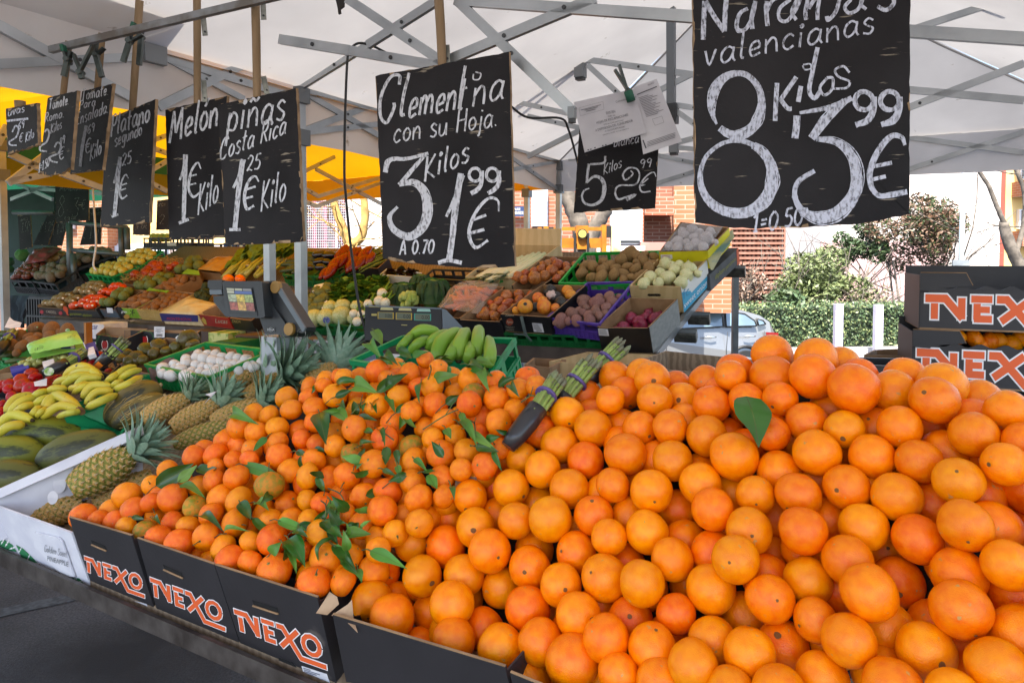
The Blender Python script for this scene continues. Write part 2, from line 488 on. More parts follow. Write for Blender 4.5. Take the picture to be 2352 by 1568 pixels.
_s.add([_a-_w,_b-_w,_b+_w,_a+_w],[(0,1,2,3)])
tag(_s.build('ground_stripe',mat('grey_stripe','#50565b',.9,'#3c4145',30,6)),kind='structure')  # plain grey band lying across the asphalt
def canopy(label,corner,dx,dy,eave,peak,drop,fab,posts,valances,bars=(),post_w=.042,rot=(E1,E2),ridge=0):
 e1,e2=rot
 c=[corner,corner+e1*dx,corner+e1*dx+e2*dy,corner+e2*dy]
 t=thing('market_canopy',label,'canopy',(corner.x,corner.y,0),'pop-up canopies over the market stalls')
 roof=MB()
 n=10
 ctr=corner+e1*dx/2+e2*dy/2
 for k in range(4):
  p,q=c[k],c[(k+1)%4]
  vs,fs=[],[]
  for i in range(n+1):
   for j in range(n+1):
    tp=ctr+e2*ridge*((0,0,1,1)[k]*2-1)*.5;tq=ctr+e2*ridge*((0,1,1,0)[k]*2-1)*.5
    a=lerp(lerp(p,q,j/n),lerp(tp,tq,j/n),i/n)
    z=eave+(peak-eave)*(i/n)-.05*math.sin(math.pi*j/n)*math.sin(math.pi*i/n)*(1-i/n)
    vs.append((a.x,a.y,z+.012*noise.noise(Vector((a.x*1.3,a.y*1.3,k*5)))))
  for i in range(n):
   for j in range(n):
    fs.append((i*(n+1)+j,i*(n+1)+j+1,(i+1)*(n+1)+j+1,(i+1)*(n+1)+j))
  roof.add(vs,fs,0,True)
 roof.build('roof',fab,t)
 for k in valances:
  p,q=c[k],c[(k+1)%4]
  out=(lerp(p,q,.5)-ctr).normalized()
  mb=MB();m=24;vs=[]
  for i in range(m+1):
   a=lerp(p,q,i/m)
   wv=.012*math.sin(i*1.7)+.01*noise.noise(Vector((i*.6,k*3.1,0)))
   vs+=[(a-out*.004)+UPZ*(eave+.03),(a+out*(.012+wv))+UPZ*(eave-drop*.5),(a+out*(.012+wv*1.8))+UPZ*(eave-drop)]
  fs=[]
  for i in range(m):
   for r_ in (0,1):
    fs.append((i*3+r_,i*3+r_+1,(i+1)*3+r_+1,(i+1)*3+r_))
  mb.add(vs,fs,0,True)
  mb.build('valance',fab,t)
 for p in posts:
  mb=MB()
  zb=-.85 if p.y>11 else 0
  mb.box(p+UPZ*((eave-.02+zb)/2),post_w,post_w,eave-.02-zb,e1,e2)
  po=mb.build('post',M_alu,t)
  for zz in (.04,.24):
   cb=MB();cb.box(p+UPZ*(eave-zz),post_w+.03,post_w+.03,.075,e1,e2)
   cb.build('corner_bracket',mat('bracket_grey','#6c7073',.5,metal=.3),po)
  bp=MB();bp.box(p+UPZ*(zb+.006),.13,.13,.012,e1,e2);bp.build('foot_plate',M_steel_l,po)
 for pl,pts,wd in bars:
  mb=MB()
  P3=[hit(*q,*pl) for q in pts]
  for a,b in zip(P3[:-1],P3[1:]):
   nn=pl[1]
   mb.bar(a,b,wd*.55,wd,up=(b-a).cross(nn).normalized())
   d=(b-a);mid=a+d*.5
   mb.tube([mid-nn*(wd*.38),mid+nn*(wd*.38)],wd*.22,8,1)
  mb.build('truss_bar',[M_alu,M_darkplastic],t)
 return t
def plane(off1=None,off2=None):
 """vertical plane: off2 metres beyond the post line (runs along E1) or off1 metres along (runs along E2)"""
 return (CA+E2*off2,E2) if off2 is not None else (CA+E1*off1,E1)
pAA,pAB,pBB,pM1,pM2,pF,pG=plane(off2=0),plane(off1=0),plane(off2=3),plane(off2=1.5),plane(off1=1.5),plane(off2=-.5),plane(off2=-.8)
A_,B_=CA,CA+E2*3
barsC1=[(pG,[(1046,2),(1600,40)],.027),(pAA,[(1560,38),(2700,113)],.036),(pAA,[(679,207),(870,88)],.034),(pG,[(845,104),(1012,-2)],.025),(pG,[(798,-2),(1110,204)],.027),(pG,[(1050,2),(1316,257)],.026),(pG,[(980,160),(1368,-3)],.027),(pM1,[(1175,147),(1318,141)],.032),(pM1,[(1345,137),(1600,173)],.034),(pM1,[(1175,217),(1318,156)],.032),(pM1,[(1350,150),(1482,272)],.032),(pM1,[(1212,360),(1590,170)],.032),(pM1,[(1175,232),(1318,264)],.03),(pM1,[(1212,267),(1345,297)],.03),(pM1,[(1549,241),(1640,255)],.03),(pM1,[(1549,252),(1640,318)],.03),(pM1,[(1549,330),(1640,305)],.03),(pM1,[(1545,338),(1650,348)],.026),(pM1,[(1800,164),(2316,-3)],.032),(pM1,[(1600,162),(2352,231)],.034),(pM1,[(1900,319),(2352,146)],.034),(pAB,[(700,205),(868,250)],.032),(pAB,[(700,300),(880,231)],.032),(pAB,[(700,214),(868,311)],.03),(pAB,[(700,304),(880,284)],.03),(pAB,[(1150,332),(1284,372)],.03),(pAB,[(1150,346),(1284,437)],.03),(pAB,[(1150,394),(1284,370)],.03),(pAB,[(868,311),(1010,372)],.03),(pBB,[(1306,366),(1340,360)],.03),(pBB,[(1500,354),(1640,384)],.03),(pBB,[(1505,422),(1640,380)],.03),(pBB,[(1700,264),(2352,351)],.034),(pBB,[(1950,434),(2352,303)],.034)]
barsC3=[(pF,[(644,91),(805,117)],.036),(pF,[(805,117),(1005,152)],.034),(pAB,[(-10,56),(300,224)],.034),(pAB,[(-10,148),(338,130)],.03),(pAB,[(362,128),(700,232)],.032),(pAB,[(372,130),(560,228)],.026),(pAB,[(362,246),(660,99)],.034)]
c1=canopy('large white market canopy over the whole fruit stall with grey scissor frame',A_-E2*3.4,3.7,6.4,2.49,3.3,.26,F_white,[A_,B_,B_+E1*3.7,A_+E1*3.7],(1,2,3),barsC1+barsC3,ridge=3.4)
c3=c1
_r=[A_+E1*1.85+E2*(-3.4+3.2+k*1.7)+UPZ*3.29 for k in (-1,1)]
for _a,_b in ((_r[0],_r[1]),(_r[0],A_-E2*3.4+UPZ*2.485),(_r[0],A_-E2*3.4+E1*3.7+UPZ*2.485),(_r[1],B_+UPZ*2.485),(_r[1],B_+E1*3.7+UPZ*2.485)):
 _m=MB();_m.tube([_a,lerp(_a,_b,.5)-UPZ*.012,_b],.006,5);_m.build('seam',mat('seam_grey','#9c9a99',.8),c1)
_m=MB();_ctr=CA+E1*1.5+E2*1.5
_p0=hit(1541,-60,*pM1);_p1=hit(1542,262,*pM1)
_m.bar(_p0,_p1,.045)
_m.box(_p1,.07,.07,.11,E1,E2,mi=1)
_m.build('peak_pole',[mat('dark_anodised','#6d7175',.4,metal=.7),M_darkplastic],c1)
for _u,_v,_pl,_k in ((1333,160,pM1,1),(1314,259,pG,.3),(1548,335,pM1,.8)):
 _m=MB();_q=hit(_u,_v,*_pl)
 _m.box(_q,.06*_k,.06*_k,.1*_k,E1,E2);_m.box(_q-UPZ*.055*_k,.05*_k,.05*_k,.02,E1,E2,mi=1)
 _m.build('frame_hub',[mat('hub_grey','#7d8184',.45,metal=.3),M_darkplastic],c1)
_m=MB();_q=hit(350,126,*pAB)
_m.box(_q,.09,.05,.07,E2,E1);_m.build('frame_hub',MATS['hub_grey'],c3)
_m=MB()
_cl=[(300,142),(418,136),(404,172),(402,232),(372,242),(330,236),(304,218),(296,180)]
_o=[hit(u,v,CA-E1*.12,E1) for u,v in _cl]
_m.prism(_o,E1*.004);_m.build('cloth_flap',mat('grey_cloth','#c2bfbf',.8,'#aeabac',4,4),c3)
pY=plane(off1=-1.6)
barsY=[(pY,[z2v('A5',160,950),z2v('A5',330,868)],.03),(pY,[z2v('A5',225,936),z2v('A5',592,1130)],.03),(pY,[z2v('A5',158,1040),z2v('A5',240,1086)],.03),(pY,[z2v('A5',240,1086),z2v('A5',592,980)],.03),(pY,[z2v('A5',158,1110),z2v('A5',228,1142)],.03),(pY,[z2v('A5',228,1142),z2v('A5',592,1010)],.03),(pY,[z2v('A1',-20,905),z2v('A1',45,790)],.035),(pY,[z2v('A1',50,1150),z2v('A1',300,960)],.035),(pY,[z2v('A1',60,965),z2v('A1',330,1090)],.035),(pY,[z2v('A1',60,1140),z2v('A1',300,1090)],.035),(pY,[z2v('A1',380,1085),z2v('A1',650,1185)],.035),(pY,[z2v('A1',960,880),z2v('A1',1045,850)],.03),(pY,[z2v('A1',960,930),z2v('A1',1045,960)],.03),(pY,[z2v('A1',960,1060),z2v('A1',1045,1010)],.03),(pY,[z2v('A1',940,1145),z2v('A1',1045,1200)],.03)]
cY=canopy('yellow canopy over the left end of the vegetable racks',CA-E1*3.6-E2*.75,3.62,3.75,2.47,2.95,.22,F_yellow,[Vector((-3.49,4.69,0)),CA+Vector((-.215,.18,0)),CA-E1*.32+E2*3.02,CA-E1*3.04+E2*3],(2,3),barsY,ridge=.75)
GC=Vector((-7.9,8.0,0))
canopy('green canopy of the stall behind the yellow one',GC-E2*2,5.2,5,2.5,3.1,.12,F_green,[GC+E1*.1,GC+E1*3,GC+E1*3+E2*3],(0,1),[((GC+E2*1.0,E2),[z2v('A1',60,1130),z2v('A1',330,1250)],.04),((GC+E2*1.0,E2),[z2v('A1',70,1250),z2v('A1',330,1150)],.04),((GC+E2*1.0,E2),[z2v('A1',180,1180),z2v('A1',640,1215)],.04)])
canopy('added unseen white canopy shading the left of the front table',CA-E1*2.95-E2*4.6,3.12,3.85,2.58,2.8,.1,F_white,[CA-E1*2.95-E2*4.6,CA-E1*2.95-E2*.75],(0,3),ridge=1.0)  # out-of-view canopy added to keep the sun off the left produce
BARP=lambda t:Vector((-1.80+.955*t,2.68-.49*t,2.5))
_m=MB();_a,_b=W(116,115,2.2),W(571,7,1.97);_m.bar(_a,_b+(_b-_a)*2.3,.017,.021)
tag(_m.build('hanging_rail',mat('galvanised','#8b8e90',.5,'#6d6760',12,6,metal=.4)),'grey steel rail from which the price boards hang','rail')
# front table
RAILZ=.80
RO=Vector((-.456,1.47,RAILZ))
RDIR=Vector((1.22,-.688,0)).normalized()
RBACK=Vector((.688,1.22,0)).normalized()
SLOPE=.40
PFN=(UPZ-RBACK*SLOPE).normalized()
def PF(u,v,h=0.0):
 """point on the display slope of the front table, h above it"""
 return hit(u,v,RO+UPZ*h,PFN)
def PFz(fr,x,y,h=0.0):
 return PF(*z2v(fr,x,y),h)
def tab(a,s,h=0.0):
 """a metres along the rail, s metres back"""
 return RO+RDIR*a+RBACK*s+UPZ*(SLOPE*s+h)
ft=thing('display_table','long steel-edged table sloping up under the fruit boxes','table',(RO.x,RO.y,0))
_m=MB();_m.bar(tab(-2.6,-.02,-.034),tab(1.9,-.02,-.034),.012,.046);_m.bar(tab(-2.6,.004,-.052),tab(1.9,.004,-.052),.05,.012)
_m.build('front_rail',M_steel,ft)
_m=MB();_q=[tab(-2.6,.004,-.018),tab(1.9,.004,-.018),tab(1.9,1.15,-.02),tab(-2.6,1.15,-.02)]
_m.hexa([p-UPZ*.02 for p in _q],_q);_m.build('top_board',M_oldwood,ft)
for _a in (-2.5,-.2,1.8):
 for _s_ in (.35,1.1):
  _m=MB();_q=tab(_a,_s_,-.04);_m.bar(Vector((_q.x,_q.y,0)),_q,.04);_m.build('leg',M_steel,ft)
# rear racks
RF0,RF1,RP1=W(106,733,5.94),W(1505,810,3.64),W(1690,578,4.35)
PRN=(RF1-RF0).cross(RP1-RF1).normalized()
if PRN.z<0:PRN=-PRN
def PR(u,v,h=0.0):
 return hit(u,v,RF0+PRN*h,PRN)
def PRz(fr,x,y,h=0.0):
 return PR(*z2v(fr,x,y),h)
RRD=(RF1-RF0).normalized()
RRB=PRN.cross(RRD).normalized()
rr=thing('vegetable_rack','dark steel rack tilted towards the seller, carrying the rear vegetable boxes','rack',(RF1.x,RF1.y,0))
_m=MB()
_a,_b=RF0-RRD*.1,RF1+RRD*.02
_m.hexa([_a,_b,_b-UPZ*.1,_a-UPZ*.1],[p+RRB*.03 for p in (_a,_b,_b-UPZ*.1,_a-UPZ*.1)])
_m.build('front_beam',mat('dark_beam','#3b322e',.6,'#4d443d',9,6,metal=.2),rr)
_m=MB();_q=[RF0,RF1,RP1-RRD*.02,RP1+(RF0-RF1)+RRB*.25]
_m.hexa([p-PRN*.05 for p in _q],[p-PRN*.02 for p in _q]);_m.build('shelf',M_oldwood,rr)
_m=MB();_m.bar(RF1-PRN*.01,RP1-PRN*.01,.03,.04,up=PRN);_m.build('side_beam',M_alu,rr)
_g0=Vector((RP1.x-.01,RP1.y-.02,0))
_m=MB();_m.bar(Vector((RP1.x,RP1.y,-.0)),RP1-UPZ*.02,.035);_m.build('leg',M_steel_l,rr)
for _f in (.02,.45,.9):
 _q=lerp(RF0,RF1,_f)-UPZ*.05+RRB*.25
 _m=MB();_m.bar(Vector((_q.x,_q.y,0)),_q,.04);_m.build('leg',M_steel,rr)
for _f in (.22,.38,.86):
 _q=lerp(RF1,RP1,_f)-PRN*.055+RRD*.05
 _m=MB();_m.box(_q,.12,.055,.055,RRD,RRB,PRN);_m.box(_q,.122,.03,.062,RRD,RRB,PRN,1)
 _m.build('cross_bar',[mat('black_bar','#3a3a38',.6,'#55554f',30,4,metal=.3),M_steel_l],rr)
# CITRUS HEAPS
M_orange=mat('orange_peel','#f88a00',.25,'#ee6e00',2.2,4,.35,.7,bump=.28,bscale=26,hue=.011,val=.08,spec=.36)
M_clem=mat('clementine_peel','#f98a00',.24,'#f07000',2.6,4,.35,.7,bump=.5,bscale=20,hue=.014,val=.09,spec=.4)
M_clemg=mat('green_tinged_peel','#d0820f',.4,'#8f8a16',3.0,4,.42,.62,bump=.5,bscale=45,hue=.01,val=.08,spec=.5)
scars(M_orange,'#c9924a',2.6,.68,.73);scars(M_clem,'#c08a3c',2.6,.69,.74)
M_navel=mat('stem_scar','#8a5a24',.8,'#5a3d1c',60,3)
M_calyx=mat('calyx','#7f8a3a',.7,'#5b5a2a',40,3)
M_leaf=mat('citrus_leaf','#234a12',.3,'#345e1a',9,4,.35,.7,bump=.15,bscale=30,hue=.02,val=.25)
M_leafp=mat('pale_leaf','#5f8a2c',.5,'#4b7a26',12,3,hue=.02,val=.2)
M_twig=mat('twig','#5d6b2f',.7,'#4a4a26',20,3)
def orange_mesh(sd,oblate):
 mb=MB()
 mb.blob((0,0,0),(1,1,oblate),28,20,.05,1.1,sd,dimple=.035)
 return mb.mesh('orange',M_orange)
OR=[orange_mesh(i,k) for i,k in enumerate((.97,1.02,.94,.99,1.05))]
def navel_mesh(sd,r):
 mb=MB();n=9;vs=[(0,0,-.962)];
 rr=[r*(1+.35*noise.noise(Vector((math.cos(6.28*i/n),math.sin(6.28*i/n),sd)))) for i in range(n)]
 vs+=[(rr[i]*math.cos(6.28*i/n),rr[i]*math.sin(6.28*i/n),-.973) for i in range(n)]
 vs+=[(rr[i]*.5*math.cos(6.28*i/n),rr[i]*.5*math.sin(6.28*i/n),-.99) for i in range(n)]
 fs=[(1+i,1+(i+1)%n,1+n+(i+1)%n,1+n+i) for i in range(n)]+[(1+n+i,1+n+(i+1)%n,0) for i in range(n)]
 mb.add(vs,fs,0,True)
 return mb.mesh('navel',M_navel)
NAV=[navel_mesh(i,r) for i,r in enumerate((.10,.075,.14,.065))]
def clem_mesh(sd,ob,m):
 mb=MB();mb.blob((0,0,0),(1,1,ob),24,16,.08,1.3,sd+40,dimple=.06)
 return mb.mesh('clementine',m)
CL=[clem_mesh(i,k,M_clem) for i,k in enumerate((.84,.88,.80,.9))]
CLG=[clem_mesh(9+i,k,M_clemg) for i,k in enumerate((.86,.9))]
def calyx_mesh(stem):
 mb=MB();n=10;vs=[]
 for i in range(n):
  r=.13 if i%2 else .06
  vs.append((r*math.cos(6.28*i/n),r*math.sin(6.28*i/n),-.80))
 vs.append((0,0,-.84))
 mb.add(vs,[(i,(i+1)%n,n) for i in range(n)])
 if stem:
  mb.tube([(0,0,-.8),(.03,.02,-1.1),(.1,-.03,-1.5)],[.05,.04,.03],5,1)
 return mb.mesh('calyx',[M_calyx,M_twig])
CAL,CALS=calyx_mesh(False),calyx_mesh(True)
def osize(u,v):return 103+.035*(u-1500)+.06*(v-1100)
def odepth(u,v):return F_PX*.0905/osize(u,v)
def csize(u,v):return 62+.02*(u-800)+.045*(v-1000)
def cdepth(u,v):return F_PX*.0708/csize(u,v)
O8="""60,135,125 130,90,130,1 275,35,190 275,130,185 400,60,130,1 205,265,185 370,265,180 528,60,135,1 585,150,195 590,85,170,1 435,140,120,1 435,205,150,1
660,15,150 878,15,250 1096,11,240 775,120,190 905,130,180 1022,215,215 1170,165,140,1 1295,110,265 1495,90,210,1 1710,150,255 1905,130,130,1 1210,275,210 1400,225,180,1
1545,260,235 1910,220,150,1 1910,305,250 2065,190,220 2110,275,150,1 110,250,130,1 135,410,215 370,430,210 540,305,215 685,425,250 890,300,180 925,490,240 1125,390,245 1385,410,240
1625,435,240 1765,400,180,1 2085,460,205 2160,360,160 70,560,140 200,570,170,1 270,605,225 520,560,220 795,620,210 1010,610,240 1250,570,245 1505,630,270 1840,560,262 1985,580,180,1 2080,650,110,1
1690,660,160,1 580,705,220 395,700,170,1 675,600,110,1 240,805,225 150,720,150,1 750,800,245 900,760,130,1 1165,740,130,1 1035,815,250 1335,790,265 1625,840,265 1890,780,282 2030,780,150,1 2120,770,150,1
60,840,190 440,845,170,1 690,940,245 540,905,150,1 355,960,230 120,955,190,1 900,910,160,1 1280,940,270 1465,945,140,1 1830,1005,300 2090,980,260 1060,1040,260 850,1010,130,1 260,1080,240 585,1095,265
875,1140,260 1350,1110,295 1540,1075,250,1 170,1240,255 400,1215,205 720,1210,160,1 1110,1250,240 1870,1205,330 1690,1260,140,1 2070,1190,170,1 1280,1345,290 1500,1270,220,1 545,1345,265 255,1385,265 750,1430,285
930,1380,230,1 1655,1415,320 2035,1480,340 1140,1530,290 1480,1560,330 490,1490,270 10,1370,250 80,1525,230 290,1570,260 880,1595,290 1790,1600,300 2110,1310,180,1 2130,1130,140,1 630,1610,250 470,1030,120,1 2170,900,180,1 1960,1380,180,1
878,-75,225 1102,-76,225 1322,20,215,1 1545,30,235,1 1755,70,260,1 1010,880,120,1 2170,580,120,1 2010,1290,130,1"""
O7="""1265,760,185 1395,810,215 1625,770,215 1660,600,220 1540,520,120,1 1450,550,140,1 1410,610,200 1460,680,215 1620,500,140,1 1630,420,130,1 1110,920,150,1 1225,935,215 1530,920,230 1345,1010,140,1 1455,1120,255 1685,1090,235 985,990,200
1110,1080,190,1 1235,1130,210 850,1110,175,1 1005,1150,230 1580,1190,100,1 1325,1270,220,1 640,1250,200 835,1260,245 1080,1290,250 1310,1395,255 1555,1310,250 1730,1440,280 465,1420,220 700,1430,240 945,1440,250 1135,1485,230,1 1505,1470,250 420,1560,250"""
OV="""905,1420,108 985,1412,80,1 1150,1486,112 1030,1482,105 1255,1470,112 1220,1402,112 1335,1412,112 1305,1512,130 960,1480,74,1 1310,1452,74,1 1105,1440,84,1 1045,1388,108"""
C7="""715,195,110 800,255,110 440,265,138 625,275,130 965,320,150 250,300,105 330,305,110,1 140,340,95 205,400,140 505,320,135 675,355,130 570,400,135 765,360,140 320,400,120,1 40,425,115 90,470,145 435,465,145 330,480,120,1 775,455,150
970,455,150 1125,420,150 1250,370,130 1345,360,95 1350,430,110,1 1120,315,110 640,500,130 530,565,155 815,550,150 920,520,125,1 1215,495,140 1140,550,160 1040,530,120,1 1250,460,110,1 85,565,130 320,600,150 190,620,125,1 400,570,110,1
720,580,115,1 15,640,100 95,680,115 200,695,130 490,655,160 355,660,115,1 635,710,152,2 775,640,130 1025,620,130 950,720,150 800,730,170 1130,710,115 300,740,140,2 85,780,145 190,790,120,1 425,795,165 650,785,160 530,790,110,1 920,820,110
1045,800,160 270,865,155,3 60,870,150 170,870,110,1 820,850,150 650,890,160 400,905,115,1 500,950,172 355,985,165 675,985,170 820,975,115 230,970,100,1 55,980,110 110,1035,140 270,1070,120 480,1075,172 590,1090,100,1 680,1115,162,3
525,1180,150 360,1130,160 80,1110,160 95,1200,150 455,1270,115 135,1320,190 295,1310,125 80,1455,190,3 245,1460,160 20,1270,90 985,395,140,2 880,380,100,1 1300,300,90,1 860,300,100,1"""
C3L="""705,530,155 470,640,140 550,660,115 635,670,125 740,610,135 610,615,115,1 705,700,125 800,735,140,2 860,640,110,1 845,580,115 955,545,160 840,470,100 1080,595,132,2 930,385,112 1080,310,125 1210,310,142 1130,285,115,1 1255,235,150 1325,155,132 1430,200,132
1485,110,124 1400,100,90,1 1405,255,120 1295,330,108 1385,320,110 1560,160,130 1620,60,125 1650,165,95,1 1545,220,112 1550,305,145 1200,370,95 1110,480,120,1 1195,440,130 1320,450,145 1410,445,105,1 1510,480,166,2 1380,540,125,1 1225,530,166 1340,590,165
1180,620,130 950,685,122 1045,695,130 890,755,150 995,805,162 1145,770,150 1300,680,150 1260,800,150 1385,790,130 1520,780,170 1270,870,166 1385,900,150 1525,945,200 1100,878,90,1 1170,892,115,1 1500,660,132 1600,390,140 1590,565,105,1 1640,845,140,1 1450,620,110,1"""
C4T="""1690,890,140,1 1340,1115,110,1 2260,680,130 2110,720,140,1 1500,1290,110,1"""
ORANGES,CLEMS=[],[]
def rows(txt,fr):
 for it in txt.split():
  q=[float(a) for a in it.split(',')]+[0]
  u,v=z2v(fr,q[0],q[1])
  yield u,v,q[2]*ZF[fr][0],int(q[3])
OLAB='ripe orange in the heaped pile on the right of the table'
OG='oranges heaped on the right of the table'
CLAB='clementine in the leafy pile between the pineapples and the oranges'
CG='clementines heaped in the middle of the table'
def add_orange(u,v,w,back,lab=OLAB,navel=None):
 d=odepth(u,v)+(.045 if back else 0)+rng.uniform(-.008,.008)
 r=max(.034,min(.054,w*d/F_PX/2/(1+((u-PX)**2+(v-PY)**2)/F_PX**2)**.25))
 if back:r=max(r,.041)
 p=POS.pop(0) if POS else W(u,v,d)
 if COLLECT:RAW.append([p,r,1 if back else 0]);return
 r=RAW[len(ORANGES)][1]
 q=facing(p,.55,.35)
 show=rng.random()<.85 if navel is None else navel
 o=inst(rng.choice(OR),'orange',lab,'orange',OG,p,q,r,[('navel',rng.choice(NAV))] if show else ())
 ORANGES.append((p,r))
 return o
NXV=(UPZ*.19-RBACK*.054)
NXN=RDIR.cross(NXV).normalized()
if NXN.dot(CAM-RO)<0:NXN=-NXN
NX0=RO+UPZ*-.005
RAW,POS,COLLECT=[],[],False
def settle(lists,add):
 """collect the fruits, push overlapping ones apart, then make the objects"""
 global RAW,POS,COLLECT
 RAW,POS,COLLECT=[],[],True
 items=[q for txt,fr in lists for q in rows(txt,fr)]
 for q in items:add(*q)
 for it in range(40):
  for i in range(len(RAW)):
   for j in range(i):
    a,b=RAW[i],RAW[j]
    d=b[0]-a[0];L=d.length;o=(a[1]+b[1])*.975-L
    if o<=0 or L<1e-6:continue
    va,vb=(a[0]-CAM).normalized(),(b[0]-CAM).normalized()
    s=1 if (b[0]-CAM).length>(a[0]-CAM).length else -1
    if a[2]!=b[2]:s=1 if b[2] else -1
    a[0]=a[0]-d/L*(o*.09)-va*(s*o*.24);b[0]=b[0]+d/L*(o*.09)+vb*(s*o*.30)
 for a in RAW:
  o=(a[0]-NX0).dot(NXN)+a[1]*1.02
  if o>0 and a[0].z<RAILZ+.27:a[0]=a[0]-NXN*o
 POS,COLLECT=[q[0] for q in RAW],False
 for q in items:add(*q)
OX=' '.join('%d,%d,%d'%(2300+270*(k//7)+60*(k%2),-20+250*(k%7),250+12*(k%7)) for k in (1,2,3,4,5,6,10,11,12,13))
settle(((O8,'A8'),(O7,'A7'),(OV,'V'),(OX,'A8')),lambda u,v,w,f:add_orange(u,v,w,f==1))
def add_clem(u,v,w,f):
 d=cdepth(u,v)+(.04 if f==1 else 0)+rng.uniform(-.007,.007)
 r=max(.027,min(.046,w*d/F_PX/2))
 if f==1:r=max(r,.034)
 p=POS.pop(0) if POS else W(u,v,d)
 if COLLECT:RAW.append([p,r,1 if f==1 else 0]);return
 r=RAW[len(CLEMS)][1]
 q=facing(p,.8,-.2)
 g=f==2
 pr=[('calyx',CALS if f==3 or rng.random()<.12 else CAL)] if rng.random()<.6 or f==3 else []
 inst(rng.choice(CLG if g else CL),'clementine','green-tinged clementine lying among the orange ones in the leafy pile' if g else CLAB,'clementine','green-tinged clementines' if g else CG,p,q,r,pr)
 CLEMS.append((p,r))
settle(((C7,'A7'),(C3L,'A3'),(C4T,'Z4')),add_clem)
def inpoly(u,v,poly):
 c=False
 for (x0,y0),(x1,y1) in zip(poly,poly[1:]+poly[:1]):
  if (y0>v)!=(y1>v) and u<(x1-x0)*(v-y0)/(y1-y0)+x0:c=not c
 return c
POLY_O=[(1330,930),(1400,860),(1500,850),(1740,830),(1900,830),(2100,880),(2360,930),(2360,1575),(1215,1575),(1190,1510),(850,1420),(860,1310),(1010,1160),(1190,1040)]
POLY_C=[(190,1190),(290,1140),(400,1095),(520,1000),(580,945),(730,880),(850,850),(1000,840),(1100,870),(1250,895),(1310,930),(1190,1040),(1010,1160),(860,1310),(790,1375),(730,1360),(520,1280),(340,1215)]
def fill_heap(poly,dfun,dia,placed,make,tries,cap):
 us=[p[0] for p in poly];vs=[p[1] for p in poly]
 n=0
 for lay in (.45,.7,.95):
  for _ in range(tries):
   u,v=rng.uniform(min(us),max(us)),rng.uniform(min(vs),max(vs))
   if not inpoly(u,v,poly):continue
   p=W(u,v,dfun(u,v)+lay*dia*rng.uniform(.85,1.15))
   r=dia/2*rng.uniform(.9,1.02)
   if any((p-q).length<(r+s)*.80 for q,s in placed):continue
   vis=0;x=ray(u,v).cross(UPZ).normalized()
   for k in range(14):
    a=k*2.4;rr_=r*math.sqrt((k+.5)/14)
    t=p+x*(rr_*math.cos(a))+UPZ*(rr_*math.sin(a))
    dd=(t-CAM).normalized()
    if not any(((q-CAM)-dd*(q-CAM).dot(dd)).length<s and (q-CAM).length<(t-CAM).length for q,s in placed):vis+=1
   if vis<1:continue
   make(p,r);placed.append((p,r));n+=1
   if n>=cap:return n
 return n
fill_heap(POLY_O,odepth,.085,ORANGES,lambda p,r:inst(rng.choice(OR),'orange',OLAB,'orange',OG,p,rquat(),r),1500,115)
fill_heap(POLY_C,cdepth,.07,CLEMS,lambda p,r:inst(rng.choice(CL),'clementine',CLAB,'clementine',CG,p,rquat(),r),1500,110)
for poly,df,off,nm in ((POLY_O,odepth,.15,'added black backing that darkens the gaps in the heap of oranges'),(POLY_C,cdepth,.13,'added black backing that darkens the gaps in the pile of clementines')):
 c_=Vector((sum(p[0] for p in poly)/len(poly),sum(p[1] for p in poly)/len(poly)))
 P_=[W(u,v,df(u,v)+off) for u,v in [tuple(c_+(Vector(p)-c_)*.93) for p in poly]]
 mb=MB();mb.prism(P_,-UPZ*.01);tag(mb.build('gap_backing',mat('gap_backing_black','#1d1916',.9,'#2a221c',9,3),origin=P_[0]),nm,'board')  # added black sheet behind the fruit, darkening the gaps between them
# leaves
def leaf_mesh(mb,a,b,w,face,curl=.15,mi=0,fold=.25):
 """a blade from stem end a to tip b, width w, its upper side towards face"""
 ax=b-a;L=ax.length;t=ax.normalized()
 s=t.cross(face).normalized();n=s.cross(t).normalized()
 m=9;vs=[]
 for i in range(m+1):
  f=i/m
  ww=w*.58*(math.sin(math.pi*f**.72)**.95*(1-.25*f) if 0<f<1 else .02)
  c=a+ax*f+n*(curl*L*math.sin(math.pi*f))
  tw=.35*(f-.5)
  for k in (-1,-.5,0,.5,1):
   vs.append(c+s*(ww*k)+n*(abs(k)*ww*fold+tw*k*ww+.22*ww*k*k*math.sin(f*9+k*2+L*90)))
 fs=[(i*5+k,i*5+k+1,(i+1)*5+k+1,(i+1)*5+k) for i in range(m) for k in range(4)]
 mb.add(vs,fs,mi,True)
 mb.add([p+n*.0004+s*(k*w*.012) for i in range(m+1) for p in [vs[i*5+2]] for k in (-1,1)],[(2*i,2*i+1,2*i+3,2*i+2) for i in range(m)],1 if mi==0 else mi,True)
